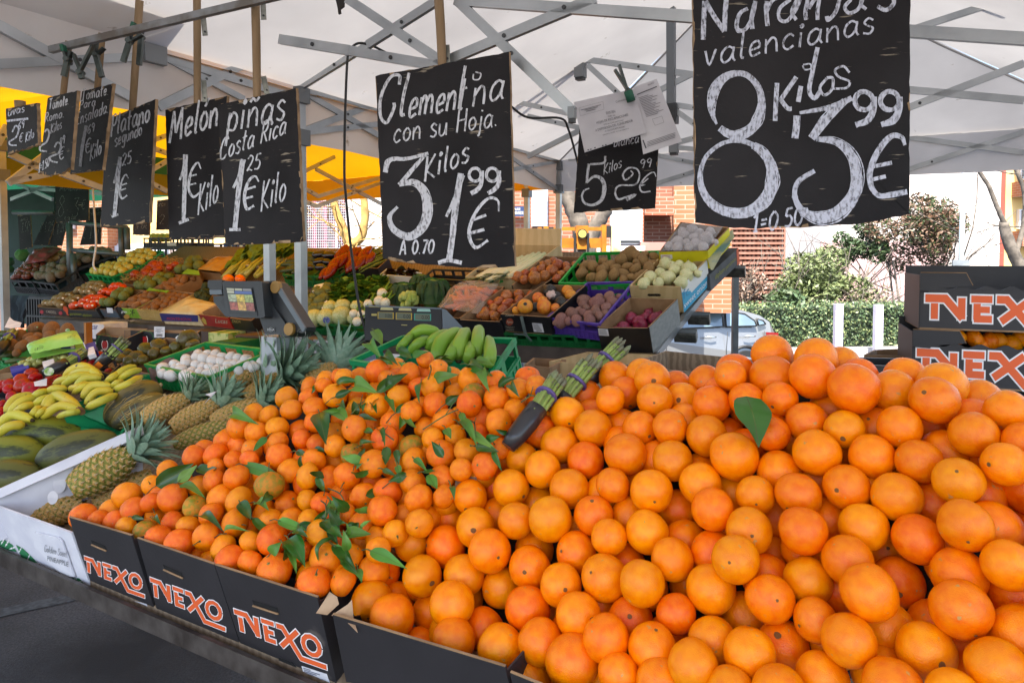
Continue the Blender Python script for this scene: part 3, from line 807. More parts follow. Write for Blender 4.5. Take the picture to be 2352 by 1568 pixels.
LEAVES={'A7':"""110,500,150,682,100,0 195,490,280,560,75,1 205,345,375,328,45,0 310,355,455,395,95,1 435,385,618,275,62,0 200,410,305,368,42,0 400,408,440,505,32,0 330,520,442,545,36,0 370,600,432,622,36,1 490,398,542,500,42,1 545,500,625,440,36,0 585,505,665,585,34,1
690,325,682,448,36,0 760,310,905,282,62,1 830,450,915,398,48,0 955,225,1100,290,52,1 1040,255,1082,385,55,1 1130,350,1240,302,46,0 1200,340,1252,412,50,0 830,590,862,650,46,1 900,555,1010,695,60,1 960,600,1122,712,46,1 1000,690,1135,722,52,0 1100,715,1152,832,36,0
1060,655,1142,635,46,0 915,500,965,595,36,1 340,690,432,668,32,0 440,600,485,695,36,0 328,775,372,700,36,0 470,820,552,862,30,0 555,800,575,870,36,1 540,885,612,858,42,0 650,760,725,832,36,1 700,835,775,830,30,0 95,860,135,945,42,0 170,1000,222,1135,62,1 130,1115,205,1235,75,0
255,1180,405,1190,62,1 185,1255,320,1400,62,0 240,1320,325,1425,52,1 400,1285,612,1390,66,1 330,1390,352,1470,42,1 -10,1160,85,1130,50,0 -20,720,40,740,36,0 860,920,880,1000,34,0 200,1040,190,1100,40,0 420,30,470,120,60,1 400,110,470,200,70,1 560,130,640,190,50,0 640,180,740,150,40,1 470,190,560,230,60,0 960,240,1060,260,50,0 1000,200,1110,230,45,1""",'A3':"""865,475,1075,350,95,0 985,455,1095,358,55,1 1090,375,1205,375,62,0 1000,470,1140,545,48,1 1290,75,1435,135,64,1 1340,355,1560,420,58,1 1330,565,1392,662,64,0 1105,645,1245,735,48,0 1240,740,1385,728,32,1 1400,650,1515,715,48,0 1540,665,1705,725,58,1 1740,705,1835,590,52,0 1835,560,1885,645,52,1
1500,850,1562,785,62,1 1600,770,1692,925,95,0 1570,800,1645,965,50,1 1850,800,1972,935,52,1 1780,680,1905,770,64,0 1480,205,1402,285,42,1 1420,570,1492,612,52,1 730,645,802,660,26,0 850,650,892,690,32,0 1500,520,1440,580,50,0 1900,870,1980,960,52,0 1640,720,1710,760,50,0"""}
for fr,txt in LEAVES.items():
 for it in txt.split():
  x0,y0,x1,y1,w,pale=[float(a) for a in it.split(',')]
  (u0,v0),(u1,v1)=z2v(fr,x0,y0),z2v(fr,x1,y1)
  du=.052
  a,b=W(u0,v0,cdepth(u0,v0)-du+rng.uniform(0,.02)),W(u1,v1,cdepth(u1,v1)-du+rng.uniform(-.012,.012))
  ww=w*1.0*ZF[fr][0]*cdepth(u0,v0)/F_PX
  mb=MB()
  face=(CAM-a).normalized()+Vector((rng.uniform(-.5,.5),rng.uniform(-.3,.3),rng.uniform(.1,.7)))
  leaf_mesh(mb,a,b,ww,face,rng.uniform(-.15,.3),0,rng.uniform(.2,.7))
  t=(b-a).normalized()
  mb.tube([a-t*.03+Vector((0,0,-.008)),a-t*.012,a+t*.01],.0013,5,1)
  o=mb.build('citrus_leaf',[M_leafp if pale else M_leaf,M_twig],origin=a)
  tag(o,'pale green leaf lying loose among the clementines' if pale else 'dark glossy green leaf lying among the clementines','leaf','pale leaves among the clementines' if pale else 'dark leaves among the clementines')
_r=random.Random(21)
for k in range(46):
 cx,cy=_r.choice(((300,350),(450,300),(240,1200),(180,1320),(960,620),(420,480),(330,720),(850,300),(60,900),(560,850),(1000,260),(140,560),(700,800),(500,650),(250,1080)))
 u,v=z2v('A7',cx+_r.gauss(0,130),cy+_r.gauss(0,80));a=W(u,v,cdepth(u,v)-_r.uniform(.025,.05));d=Vector((_r.gauss(0,1),_r.gauss(-.3,.5),_r.gauss(0,.8))).normalized()*_r.uniform(.03,.06)
 mb=MB();leaf_mesh(mb,a,a+d,d.length*.42,(CAM-a).normalized()+Vector((_r.gauss(0,.6),0,_r.gauss(.3,.5))),_r.uniform(-.3,.35),0,_r.uniform(.2,.8))
 tag(mb.build('citrus_leaf',[M_leafp if k%3==0 else M_leaf,M_twig],origin=a),'small curled leaf caught between the clementines','leaf','small leaves among the clementines')
for n_,(x0,y0,x1,y1) in enumerate(((290,510,370,430),(700,595,930,470),(160,930,265,1030),(120,1000,145,1095),(380,610,535,655),(960,540,1000,620),(1260,440,1340,405),(740,230,730,310))):
 (u0,v0),(u1,v1)=z2v('A7',x0,y0),z2v('A7',x1,y1)
 a,b=W(u0,v0,cdepth(u0,v0)-.05),W(u1,v1,cdepth(u1,v1)-.055)
 m_=lerp(a,b,.5)+Vector((.006,0,.008))
 mb=MB();mb.tube(crom([a,m_,b],5),.0016,6);mb.tube([m_,m_+(b-a)*.2+UPZ*.02],[.0014,.0008],5)
 tag(mb.build('twig',M_twig,origin=a),'thin bare twig sticking out between the clementines','twig','twigs among the clementines')
_a,_b=W(*z2v('A8',745,108),odepth(1710,915)-.085),W(*z2v('A8',808,368),odepth(1740,1020)-.075)
mb=MB();leaf_mesh(mb,_a,_b,.066,(CAM-_a).normalized()+Vector((.3,0,.2)),.10,0,.2)
mb.tube([_a+Vector((.035,0,-.012)),_a+Vector((.012,0,-.006)),_a+(_b-_a)*.05],.0016,6,1)
tag(mb.build('orange_leaf',[M_leaf,M_twig],origin=_a),'single large dark green leaf lying on top of the oranges','leaf')
# black fruit boxes along the front rail
M_nexo=mat('black_print_card','#232124',.55,'#2a282b',8,5,.3,.7,bump=.1,bscale=90)
scars(M_nexo,'#56504c',7,.66,.72)
M_card=mat('brown_card','#9a7a58',.8,'#86684a',10,5,bump=.1,bscale=80)
M_ink_o=mat('orange_ink','#e2602a',.6);M_ink_w=mat('white_ink','#e8e6e6',.6);M_ink_k=mat('dark_ink','#23241f',.6)
M_paper=mat('white_paper','#dedde0',.7,'#cfced4',20,3)
def NX(x,y,fr='A3'):return hit(*z2v(fr,x,y),NX0,NXN)
def logo(P,nrm,x,fit,parent):
 """block letters N E X O; P maps logo coordinates (0..1, 0..1 up) to the face. fit: how much of it"""
 def strokes():
  yield [(0,.95),(.14,.95),(.26,.27)],.05
  yield [(.252,.24),(.252,.98)],.05
  yield [(.065,.22),(.065,.78)],.05
  yield [(.315,.95),(.455,.95)],.044
  yield [(.355,.80),(.355,.24)],.048
  yield [(.35,.59),(.44,.59)],.04
  yield [(.335,.27),(.455,.27)],.044
  yield [(.485,.95),(.55,.95),(.72,-.02),(.98,-.02)],.048
  yield [(.71,.98),(.515,.2)],.048
  if fit:
   yield [((.845)+.085*math.cos(a*.5236),.62+.34*math.sin(a*.5236)) for a in range(13)],.042
 for nm,ex,lift,mt in (('white_outline',.02,.0008,M_ink_w),('orange_letters',0,.0016,M_ink_o)):
  mb=MB()
  for k,(pl,w) in enumerate(strokes()):
   pl=[Vector(p) for p in pl]
   pm=[Vector((p.x*x[0],p.y*x[1])) for p in pl]
   w_=w*x[0]+ex*x[0]*1.0
   if ex and len(pm)<12:
    pm[0]=pm[0]-(pm[1]-pm[0]).normalized()*ex*x[0]*.5;pm[-1]=pm[-1]+(pm[-1]-pm[-2]).normalized()*ex*x[0]*.5
   L,Rr=ribbon2(pm,w_)
   n=len(pm)
   vs=[P(p.x/x[0],p.y/x[1])+nrm*(lift+.00008*k) for p in L+Rr]
   mb.add(vs,[(i,i+n,i+1+n,i+1) for i in range(n-1)])
  mb.build('logo_'+nm,mt,parent)
def nexo_box(label,TL,TR,BR,BL,lg=None,slot=None,hole=None,sticker=None,back=.38,off=0.0):
 """corners in A3 measurements, on the face plane of the boxes"""
 f=[hit(*z2v('A3',*p),NX0+NXN*off,NXN) for p in (BL,BR,TR,TL)]
 t=thing('fruit_box',label,'box',f[0],'black cardboard fruit boxes along the front rail')
 mb=MB();th=NXN*.005
 ins=[p-th for p in f]
 mb.hexa([f[0],f[1],f[2],f[3]],ins,0)
 mb.build('front_panel',[M_nexo],t)
 mb=MB();e=.0
 edge=[f[3],f[2]]
 mb.hexa([f[3]-NXN*.0045,f[2]-NXN*.0045,f[2]-NXN*.0005,f[3]-NXN*.0005],[p+NXV.normalized()*.002 for p in (f[3]-NXN*.0045,f[2]-NXN*.0045,f[2]-NXN*.0005,f[3]-NXN*.0005)])
 mb.build('cut_edge',M_card,t)
 B=(RBACK+UPZ*SLOPE)
 for k,(b,tp) in enumerate(((ins[0],ins[3]),(ins[1],ins[2]))):
  sgn=1 if k==0 else -1
  o=RDIR*(.004*sgn)
  q=[b,b+B*back,b+B*back+UPZ*.04,tp-UPZ*.012]
  m2=MB();m2.hexa(q,[p+o for p in q]);m2.build('side_panel',M_nexo,t)
 q=[ins[0],ins[1],ins[1]+B*back,ins[0]+B*back]
 m2=MB();m2.hexa([p-UPZ*.004 for p in q],q);m2.build('base_panel',M_card,t)
 if lg:
  l0,l1,up=[Vector(a) for a in lg]
  P0=NX(*l0);X=NX(*l1)-P0;U=NX(*up)-P0
  logo(lambda x,y:P0+X*x+U*y,NXN,(X.length,U.length),True,t)
 if slot:
  mb=MB();s0,s1=NX(*slot[0]),NX(*slot[1]);dn=NXV.normalized()*-.014
  o=NXN*.0008
  mb.add([s0+o,s1+o,s1+dn+o,s0+dn+o],[(0,1,2,3)]);mb.build('hand_hole',mat('hole_black','#0c0b0b',.9),t)
  mb=MB();mb.tube([s0+dn+NXN*.003,s1+dn+NXN*.003],.0022,6);mb.build('hole_lip',M_card,t)
 if hole:
  mb=MB();s0,s1=NX(*hole[0]),NX(*hole[1]);dn=NXV.normalized()*.03;o=NXN*.0008
  mb.prism([s0+o,s1+o,s1+dn*.6+o,s1+dn+o-RDIR*.01,s0+dn*1.1+o+RDIR*.012],-NXN*.0004);mb.build('vent_hole',MATS.get('hole_black') or mat('hole_black','#0c0b0b',.9),t)
 if sticker:
  q=[NX(*p)+NXN*.001 for p in sticker]
  mb=MB();mb.prism(q,NXN*.0004)
  st=mb.build('sticker',M_paper,t)
  mb=MB()
  for k in range(7):
   a=k/8+.1
   p0,p1=lerp(q[0],q[3],a)+NXN*.0008,lerp(q[1],q[2],a)+NXN*.0008
   p0,p1=lerp(p0,p1,.06),lerp(p0,p1,.35+.5*((k*37)%10)/10)
   w=NXV.normalized()*.0016
   mb.add([p0-w,p1-w,p1+w,p0+w],[(0,1,2,3)])
  mb.build('printed_lines',mat('grey_ink','#7d7f8c',.8),st)
 return t
nexo_box('black fruit box with an orange logo, next to the white pineapple box',(383,650),(728,752),(874,1212),(505,1048),((478,968),(812,1085),(470,867)),((505,772),(585,806)),((640,1115),(715,1140)),[(712,1100),(815,1128),(842,1195),(738,1165)])
nexo_box('black fruit box with an orange logo, second one along from the pineapple box',(760,766),(1188,912),(1346,1402),(886,1216),((848,1107),(1262,1268),(835,985)),((905,908),(1010,955)),((1045,1285),(1140,1320)))
nexo_box('black fruit box with an orange logo and torn top flap, beside the plain orange boxes',(1192,914),(1760,1095),(1880,1620),(1352,1404),((1322,1300),(1825,1478),(1300,1160)),((1400,1105),(1540,1150)),((1545,1480),(1660,1520)),[(1675,1470),(1815,1515),(1840,1585),(1695,1545)])
nexo_box('plain black fruit box full of oranges at the front of the pile',(1845,1190),(2800,1480),(2860,1720),(1920,1560),None,None,off=.028,back=.12)
nexo_box('plain black fruit box with brown inner flap, lower edge of the orange pile',(2830,1512),(4200,2068),(4300,2500),(2900,1900),None,None,off=.028,back=.08)
for _q,_l in (([(1752,1180),(1792,1120),(1828,1062),(1870,1090),(1880,1130),(1815,1190)],'torn brown cardboard flap between the clementines and the oranges'),([(1838,1192),(1930,1130),(1952,1105),(1962,1215),(1985,1290),(1925,1230)],'bent corner of brown cardboard by the front oranges')):
 _o=[W(*z2v('A3',*p),cdepth(*z2v('A3',*p))-.045) for p in _q]
 mb=MB();mb.prism(_o,(CAM-_o[0]).normalized()*-.004)
 tag(mb.build('cardboard_scrap',mat('torn_card','#b39678',.85,'#8d6f52',12,4),origin=_o[0]),_l,'cardboard')
_q=[(890,855),(1000,850),(1000,920),(880,940)]
_o=[W(*z2v('A7',*p),cdepth(*z2v('A7',*p))+.02) for p in _q]
mb=MB();mb.prism(_o,UPZ*.004+E2*.006)
tag(mb.build('box_flap',[MATS['torn_card']],origin=_o[0]),'short cardboard flap standing up between clementines and oranges','cardboard')
# FRONT TABLE: EVERYTHING BUT THE CITRUS
M_pg=mat('pineapple_green','#6f7a2c',.6,'#8f8434',30,3,bump=.3)
M_pb=mat('pineapple_gold','#b0843c',.65,'#c7a262',30,3,bump=.3)
M_pd=mat('pineapple_dark','#3b3a1a',.7,'#54401f',30,3)
M_ps=mat('pineapple_spine','#c3ab82',.7,'#8c7a4c',40,3)
M_crown=mat('crown_leaf','#93ab92',.5,'#6f9077',12,4,.3,.7,hue=.02,val=.12)
def pine_body(sd,gold):
 mb=MB();nu,nv=72,64;r0=random.Random(sd)
 vs=[];val=[]
 def eye(a,z):
  p=(a*8/(2*math.pi)+z*9);q=(a*8/(2*math.pi)-z*9)
  return abs((p%1)-.5)*2,abs((q%1)-.5)*2
 for j in range(nv+1):
  z=j/nv
  R_=.5*(math.sin(math.pi*min(1,.09+z*.84))**.45)
  for i in range(nu):
   a=2*math.pi*i/nu
   e1_,e2_=eye(a,z)
   b=(1-max(e1_,e2_));b=min(1,b*2.2)
   rr_=R_*(1+.10*b+.02*noise.noise(Vector((math.cos(a)*2,math.sin(a)*2,z*4+sd))))
   vs.append((rr_*math.cos(a),rr_*math.sin(a),z))
   val.append(b)
 for j in range(nv):
  for i in range(nu):
   i2=(i+1)%nu
   f=(j*nu+i,j*nu+i2,(j+1)*nu+i2,(j+1)*nu+i)
   b=sum(val[k] for k in f)/4
   m=2 if b<.22 else ((1 if b>.34 else 0) if gold else (0 if b<.7 else 1))
   mb.add([vs[k] for k in f],[(0,1,2,3)],m,True)
 for k in range(-20,40):
  for l in range(-20,40):
   z=(k-l)/18.0;a=(k+l+1.0)/2*2*math.pi/8
   if not (.04<z<.97) or not (0<=a<2*math.pi):continue
   R_=.5*(math.sin(math.pi*min(1,.09+z*.84))**.45)*1.1
   c=Vector((R_*math.cos(a),R_*math.sin(a),z));n=Vector((math.cos(a),math.sin(a),0));t=Vector((-n.y,n.x,0))
   tip=c+n*.055+Vector((0,0,.06+r0.uniform(0,.03)))
   mb.add([c-t*.036-n*.004,c+t*.036-n*.004,tip,c+Vector((0,0,.02))+n*.03],[(0,1,3),(1,2,3),(2,0,3)],3)
 return mb.mesh('pineapple_fruit',[M_pg,M_pb,M_pd,M_ps])
def pine_crown(sd):
 mb=MB();r0=random.Random(sd)
 for k in range(58):
  f=k/58;a=k*2.39996
  tilt=1.25-1.05*f+r0.uniform(-.12,.12)
  L=(.42+.5*math.sin(math.pi*min(1,.25+f*.6)))*r0.uniform(.85,1.1)
  w=.10*(1.1-.5*f)
  out=Vector((math.cos(a),math.sin(a),0));t=Vector((-out.y,out.x,0))
  p=out*(.10*(1-f))+Vector((0,0,.02+.22*f));m=6;vs=[]
  for i in range(m+1):
   s=i/m;an=tilt*(.72+.62*s*s)
   d=out*math.sin(an)+Vector((0,0,math.cos(an)))
   nrm=d.cross(t)
   ww=w*(1-s**1.7)+.004
   vs+=[p-t*ww+nrm*(ww*.35),p,p+t*ww+nrm*(ww*.35)]
   p=p+d*(L/m)
  mb.add(vs,[(i*3+q,i*3+q+1,(i+1)*3+q+1,(i+1)*3+q) for i in range(m) for q in (0,1)],0,True)
 return mb.mesh('pineapple_crown',M_crown)
def weld(me):
 import bmesh
 bm=bmesh.new();bm.from_mesh(me);bmesh.ops.remove_doubles(bm,verts=bm.verts,dist=1e-5);bm.to_mesh(me);bm.free()
 return me
PBOD=[weld(pine_body(1,False)),weld(pine_body(2,True)),weld(pine_body(3,True))]
PCRO=[pine_crown(1),pine_crown(2),pine_crown(3)]
PG='pineapples on the left half of the table'
def pineapple(fr,base,top,w,tip,kind,label,h0=.07,h1=.07,htip=.12,cw=1.3):
 a,b=PFz(fr,*base,h0),PFz(fr,*top,h1)
 L=(b-a).length;wid=w*ZF[fr][0]*depth(a)/F_PX
 L=max(L,wid*1.15)
 q=(b-a).to_track_quat('Z','Y')
 t=thing('pineapple',label,'pineapple',a,PG)
 def put(nm,me,loc,quat,sc):
  o=bpy.data.objects.new(nm,me);COL.objects.link(o);o.parent=t
  o.location=loc-a;o.rotation_mode='QUATERNION';o.rotation_quaternion=quat;o.scale=sc
 put('fruit_body',PBOD[kind],a,q@Matrix.Rotation(rng.uniform(0,6),3,'Z').to_quaternion(),(wid/1.08,wid/1.08,L))
 if tip:
  c=PFz(fr,*tip,htip);d=c-b;Lc=d.length
  put('crown',PCRO[kind%3],b-(b-a).normalized()*.012,d.to_track_quat('Z','Y')@Matrix.Rotation(rng.uniform(0,6),3,'Z').to_quaternion(),(Lc*cw,Lc*cw,Lc*1.02))
 return t
pineapple('A3',(395,495),(730,300),215,(965,140),0,'big green pineapple with bushy crown lying across the front of the white box',.10,.12,.16)
pineapple('A3',(15,620),(330,505),165,None,0,'pineapple without visible crown in the left corner of the white box',.03,.03)
pineapple('A3',(115,690),(470,565),160,None,1,'brownish pineapple lying at the front edge of the white box',.03,.03)
pineapple('A3',(520,575),(850,420),160,None,1,'shaded pineapple half under the clementines behind the first black box',.0,.0)
pineapple('Z4',(180,1110),(665,895),245,(885,670),1,'golden pineapple leaning beside the netted melon',.10,.10,.15)
pineapple('Z4',(480,1215),(965,960),255,(1260,680),1,'golden pineapple in the middle of the row, crown upright',.09,.09,.14)
pineapple('Z4',(930,790),(1440,620),215,(1850,420),2,'pineapple lying against the green tray of mushrooms',.08,.08,.11)
pineapple('Z4',(1240,890),(1640,660),190,(2090,470),1,'pineapple behind the leafy clementines with a long crown',.09,.09,.13)
pineapple('Z4',(900,1140),(1420,940),215,(1720,700),2,'orange-gold pineapple next to the clementine pile',.07,.07,.12)
pineapple('Z4',(510,1380),(1075,1170),215,None,0,'green-brown pineapple tucked beneath the clementines',.05,.05)
pineapple('Z4',(1850,800),(2185,560),215,(2340,290),2,'dark brown pineapple at the back beside the green banana crate',.06,.06,.1)
# melons
def melon_mat(name,base,stripe,dark,sc):
 m=mat(name,base,.5,stripe,sc,6,.42,.58,bump=.25,bscale=30,stretch=(1.0,1.0,.22))
 nt=m.node_tree;N=nt.nodes;L=nt.links;b=N["Principled BSDF"]
 src=b.inputs['Base Color'].links[0].from_socket
 tc=N.new('ShaderNodeTexCoord');mp=N.new('ShaderNodeMapping');mp.inputs['Scale'].default_value=(9,9,2.0)
 nz=N.new('ShaderNodeTexNoise');nz.inputs['Scale'].default_value=1.6;nz.inputs['Detail'].default_value=9;nz.inputs['Roughness'].default_value=.7
 L.new(tc.outputs['Object'],mp.inputs[0]);L.new(mp.outputs[0],nz.inputs['Vector'])
 mr=N.new('ShaderNodeMapRange');mr.inputs[1].default_value=.53;mr.inputs[2].default_value=.58
 L.new(nz.outputs['Fac'],mr.inputs[0])
 mx=N.new('ShaderNodeMix');mx.data_type='RGBA';mx.inputs[7].default_value=srgb(dark)
 L.new(mr.outputs[0],mx.inputs[0]);L.new(src,mx.inputs[6]);L.new(mx.outputs[2],b.inputs['Base Color'])
 return m
M_mel=[melon_mat('melon_rind_yellow','#7a7a1c','#5c6a1c','#2c3514',7),melon_mat('melon_rind_green','#5a5a20','#42481c','#2a2d16',6),melon_mat('melon_rind_netted','#6b5a22','#54481e','#2e2c16',8)]
def melon(fr,c,w,hgt,ang,kind,label,h=.08):
 p=PFz(fr,*c,h);d=depth(p);k=ZF[fr][0]*d/F_PX
 rl,rs=w*k/2,hgt*k/2
 ax=(_Rt*math.cos(RD(ang))+_Up*math.sin(RD(ang))+_Fw*.25).normalized()
 q=ax.to_track_quat('Z','Y')
 mb=MB();mb.blob((0,0,0),(rs,rs,rl),28,22,.03,1.2,kind,top=lambda th,ph:1+.012*math.cos(10*ph)*math.sin(th))
 if kind==2:
  r0=random.Random(int(c[0]))
  for _ in range(46):
   ph,z0=r0.uniform(0,6.28),r0.uniform(-.85,.5);z1=min(.93,z0+r0.uniform(.2,.55));pts=[]
   for s in range(6):
    z=lerp(z0,z1,s/5);a=ph+r0.uniform(-.05,.05);rr_=rs*math.sqrt(1-z*z)*1.018
    pts.append((rr_*math.cos(a),rr_*math.sin(a),z*rl*1.0))
   mb.tube(pts,.0012,4,1)
 me=mb.mesh('melon',[M_mel[kind],mat('rind_net','#b79a5a',.8)])
 o=inst(me,'melon',label,'melon',None,p,q)
 st=MB();st.tube([(0,0,rl*.98),(.002,0,rl+.008)],[.009,.006],8)
 s=st.build('stem_end',mat('melon_stem','#a8946a',.8));s.parent=o
 return o
melon('A3',(258,192),400,205,-8,0,'yellow-green mottled melon right under the bananas',.08)
melon('A3',(80,300),330,205,-6,0,'yellow-green melon with dark blotches at the left edge, second from the front',.09)
melon('A3',(435,280),420,215,14,1,'dark green netted melon lying along the white pineapple box',.09)
melon('A3',(60,425),330,190,-4,1,'brownish green melon lowest at the left edge of the picture',.09)
melon('A3',(742,22),330,215,38,2,'brown netted melon standing behind the pineapples',.10)
melon('A3',(770,62),300,150,33,2,'dark striped netted melon tucked under the larger brown one',.10)
# crates and trays
def pl(name,c,c2=None):return mat(name,c,.45,c2 or c,14,3,bump=.08,bscale=60)
M_gcr=pl('green_plastic','#16934a','#118040');M_gcr2=pl('teal_green_plastic','#14925a','#0f7c4c');M_gdk=pl('dark_green_plastic','#0f6a33','#0b5528')
M_bcr=pl('black_plastic','#26272b','#303238');M_pcr=pl('purple_plastic','#553a9a','#48308a')
def plastic_crate(label,rim,down,m,group=None,slots=5,th=.006,name='plastic_crate',dip=0.0,floor_m=None,loc=None):
 """rim = FL, FR, BR, BL; top rail, openings with posts, ribbed lower wall, floor"""
 t=thing(name,label,'crate',lerp(rim[0],rim[2],.5)+down,group)
 ctr=sum(rim,Vector())/4
 for k in range(4):
  p,q=rim[k],rim[(k+1)%4]
  out=(lerp(p,q,.5)-ctr);out=(out-down.normalized()*out.dot(down.normalized())).normalized()
  L=(q-p).length;ns=max(2,int(slots*L/.4))
  mb=MB()
  def pan(a0,a1,d0,d1,o=0.0,tk=th):
   f=[lerp(p,q,a0)+down*d0,lerp(p,q,a1)+down*d0,lerp(p,q,a1)+down*d1,lerp(p,q,a0)+down*d1]
   mb.hexa([x+out*o for x in f],[x+out*(o-tk) for x in f])
  pan(0,1,0,.13,.004,th+.006)
  for i in range(ns+1):
   a=i/ns;w=.12/ns
   pan(max(0,a-w),min(1,a+w),.13,.48)
  pan(0,1,.48,1.0)
  pan(0,1,.50,.56,.005,.004);pan(0,1,.92,.99,.005,.004)
  nr=ns*4
  for i in range(nr+1):
   a=i/nr;pan(max(0,a-.05/ns),min(1,a+.05/ns),.56,.92,.004,.004)
  mb.build('side_wall',m,t)
 mb=MB();b=[p+down*.97 for p in rim];mb.hexa(b,[p+down*.05 for p in b]);mb.build('floor',floor_m or m,t)
 return t
def card_box(label,rim,down,m_out,m_in=None,group=None,th=.006,low=(0,0,0,0),name='fruit_tray',loc=None,cat='box'):
 """cardboard / wooden tray; low[k] lowers wall k (front, right, back, left) by that share"""
 t=thing(name,label,cat,lerp(rim[0],rim[2],.5)+down,group)
 ctr=sum(rim,Vector())/4;nm=('front_panel','side_panel','back_panel','side_panel')
 for k in range(4):
  p,q=rim[k],rim[(k+1)%4]
  out=(lerp(p,q,.5)-ctr);out=(out-down.normalized()*out.dot(down.normalized())).normalized()
  mb=MB();d0=down*low[k]
  if k in (1,3):
   f=[p,q,q+down,p+down]
  else:
   f=[p+d0,q+d0,q+down,p+down]
  e=out*(.0015 if k in (1,3) else 0)
  mb.hexa([x+e for x in f],[x-out*th for x in f],0)
  g=[x-out*(th+.0006) for x in f]
  mb.add(g,[(3,2,1,0)],1)
  c=[f[0]+e,f[1]+e,f[1]-out*th,f[0]-out*th]
  mb.add([x-down.normalized()*.0008 for x in c],[(0,1,2,3)],1)
  mb.build(nm[k],[m_out,m_in or M_card],t)
 mb=MB();b=[p+down*.97 for p in rim];mb.hexa(b,[p+down*.04 for p in b]);mb.build('base_panel',m_in or M_card,t)
 return t
def pf4(fr,pts,h):return [PFz(fr,*p,h) for p in pts]
M_wcard=mat('white_card','#d5d5dc',.7,'#c8c8d2',10,4)
_f=[hit(*z2v('A3',*p),NX0+NXN*.004,NXN) for p in ((-90,790),(505,1040),(395,735),(-90,560))]
wb=thing('pineapple_carton','white carton printed with green leaves, holding the front pineapples','carton',_f[0])
mb=MB();mb.hexa(_f,[p-NXN*.005 for p in _f]);mb.build('front_panel',M_wcard,wb)
mb=MB();_q=[PFz('A3',*p,.17) for p in ((-60,560),(-40,545),(800,155),(775,150))]
_q=[PFz('A3',-40,510,.19),PFz('A3',790,140,.19),PFz('A3',800,190,.17),PFz('A3',-40,560,.17)]
mb.hexa(_q,[p-RDIR*.004-UPZ*.004 for p in _q]);mb.hexa([_q[0]-RDIR*.002,_q[1]-RDIR*.002,_q[1]-UPZ*.16-RDIR*.002,_q[0]-UPZ*.16-RDIR*.002],[p-RDIR*.006 for p in (_q[0],_q[1],_q[1]-UPZ*.16,_q[0]-UPZ*.16)])
mb.build('side_panel',M_wcard,wb)
_b=[_f[0],_f[1],_f[1]+(RBACK+UPZ*SLOPE)*.5,_f[0]+(RBACK+UPZ*SLOPE)*.5]
mb=MB();mb.hexa([p+UPZ*.004 for p in _b],[p+UPZ*.008 for p in _b]);mb.build('base_panel',M_card,wb)
mb=MB();_q=[NX(*p)+NXN*.006 for p in ((212,722),(345,752),(365,775),(432,965),(372,965),(208,800))]
mb.prism(_q,NXN*.004);mb.build('loose_flap',M_wcard,wb)
sl=Slate('A3',NX0+NXN*.0125,NXN,.0)
add_text(sl.mb,'PINEAPPLE',sl.P(262,888),sl.P(378,922),sl.P(262,862)-sl.P(262,888))
sl.write('Golden Sweet',(244,838),(372,872),38,2.2,.1)
sl.build('printed_words',mat('grey_print','#6f7276',.7),wb)
sl=Slate('A3',NX0+NXN*.0045,NXN,.0)
mb=sl.mb
def fillpoly(sl,pts,lift=.0006,mi=0):
 P3=[sl.P(*p)+sl.n*lift for p in pts]
 sl.mb.add(P3,[tuple(range(len(P3)))],mi)
fillpoly(sl,[(0,760),(20,770),(70,800),(95,840),(60,835),(0,812)]);fillpoly(sl,[(90,800),(130,822),(180,870),(235,930),(175,905),(120,870)])
fillpoly(sl,[(375,985),(440,985),(480,1030),(440,1020)])
for a in ((2,770,30,812),(40,800,88,790),(60,826,108,850),(110,850,150,900)):pass
_o=sl.build('printed_leaves',mat('leaf_green_ink','#2c7a4c',.6),wb)
sl=Slate('A3',NX0+NXN*.0055,NXN,.0)
for x0,y0,x1,y1,w in ((5,800,25,765,12),(28,812,50,775,13),(50,826,90,812,13),(100,850,120,815,9),(150,890,165,855,10),(165,900,215,905,10),(390,1000,425,990,6),(420,1012,455,1002,6)):
 sl.line([(x0,y0),((x0+x1)/2,(y0+y1)/2),(x1,y1)],[1,w,1])
sl.build('white_leaf_shapes',M_ink_w,wb)
for _x,_y,_l in ((330,468,'round white paper tag leaning on the pineapple base'),(292,540,'small oval white tag among the pineapples')):
 p=PFz('A3',_x,_y,.12);mb=MB();n=(CAM-p).normalized();s=n.cross(UPZ).normalized();u=s.cross(n)
 r=.022 if _x>300 else .017
 mb.prism([p+s*(r*.8*math.cos(a*.39))+u*(r*1.2*math.sin(a*.39)) for a in range(16)],n*.001)
 tag(mb.build('fruit_tag',M_paper,origin=p),_l,'tag')
_up=[PFz('Z3',*p,.13) for p in ((740,1215),(1330,975),(1705,715),(1120,800))]
g=thing('plastic_crate','upturned green crate with ribbed bottom, carrying the yellow bananas','crate',_up[0])
dn=-PFN*.13
mb=MB();mb.hexa([p+dn for p in _up],_up)
for i in range(13):
 a=i/12;mb.bar(lerp(_up[0],_up[3],a)+PFN*.003,lerp(_up[1],_up[2],a)+PFN*.003,.006,.006,up=PFN)
mb.build('crate_bottom',M_gcr2,g)
_c2=[PFz('Z3',*p,.07) for p in ((800,1290),(1350,1420),(1640,1000),(1330,985))]
plastic_crate('green crate holding the netted melons beside the bananas',_c2,-PFN*.07,M_gcr2,slots=4)
mb=MB()
_sg=[PFz('Z3',*p,.125) for p in ((940,1165),(1320,1005))]
_sg2=[PFz('Z3',*p,.02) for p in ((1060,1290),(1340,1330))]
mb.hexa([_sg[0],_sg[1],_sg2[1],_sg2[0]],[p+RDIR*.006 for p in (_sg[0],_sg[1],_sg2[1],_sg2[0])])
mb.build('side_wall',M_gcr2,g)
_t=pf4('Z4',((205,535),(870,670),(1545,385),(845,305)),.15)
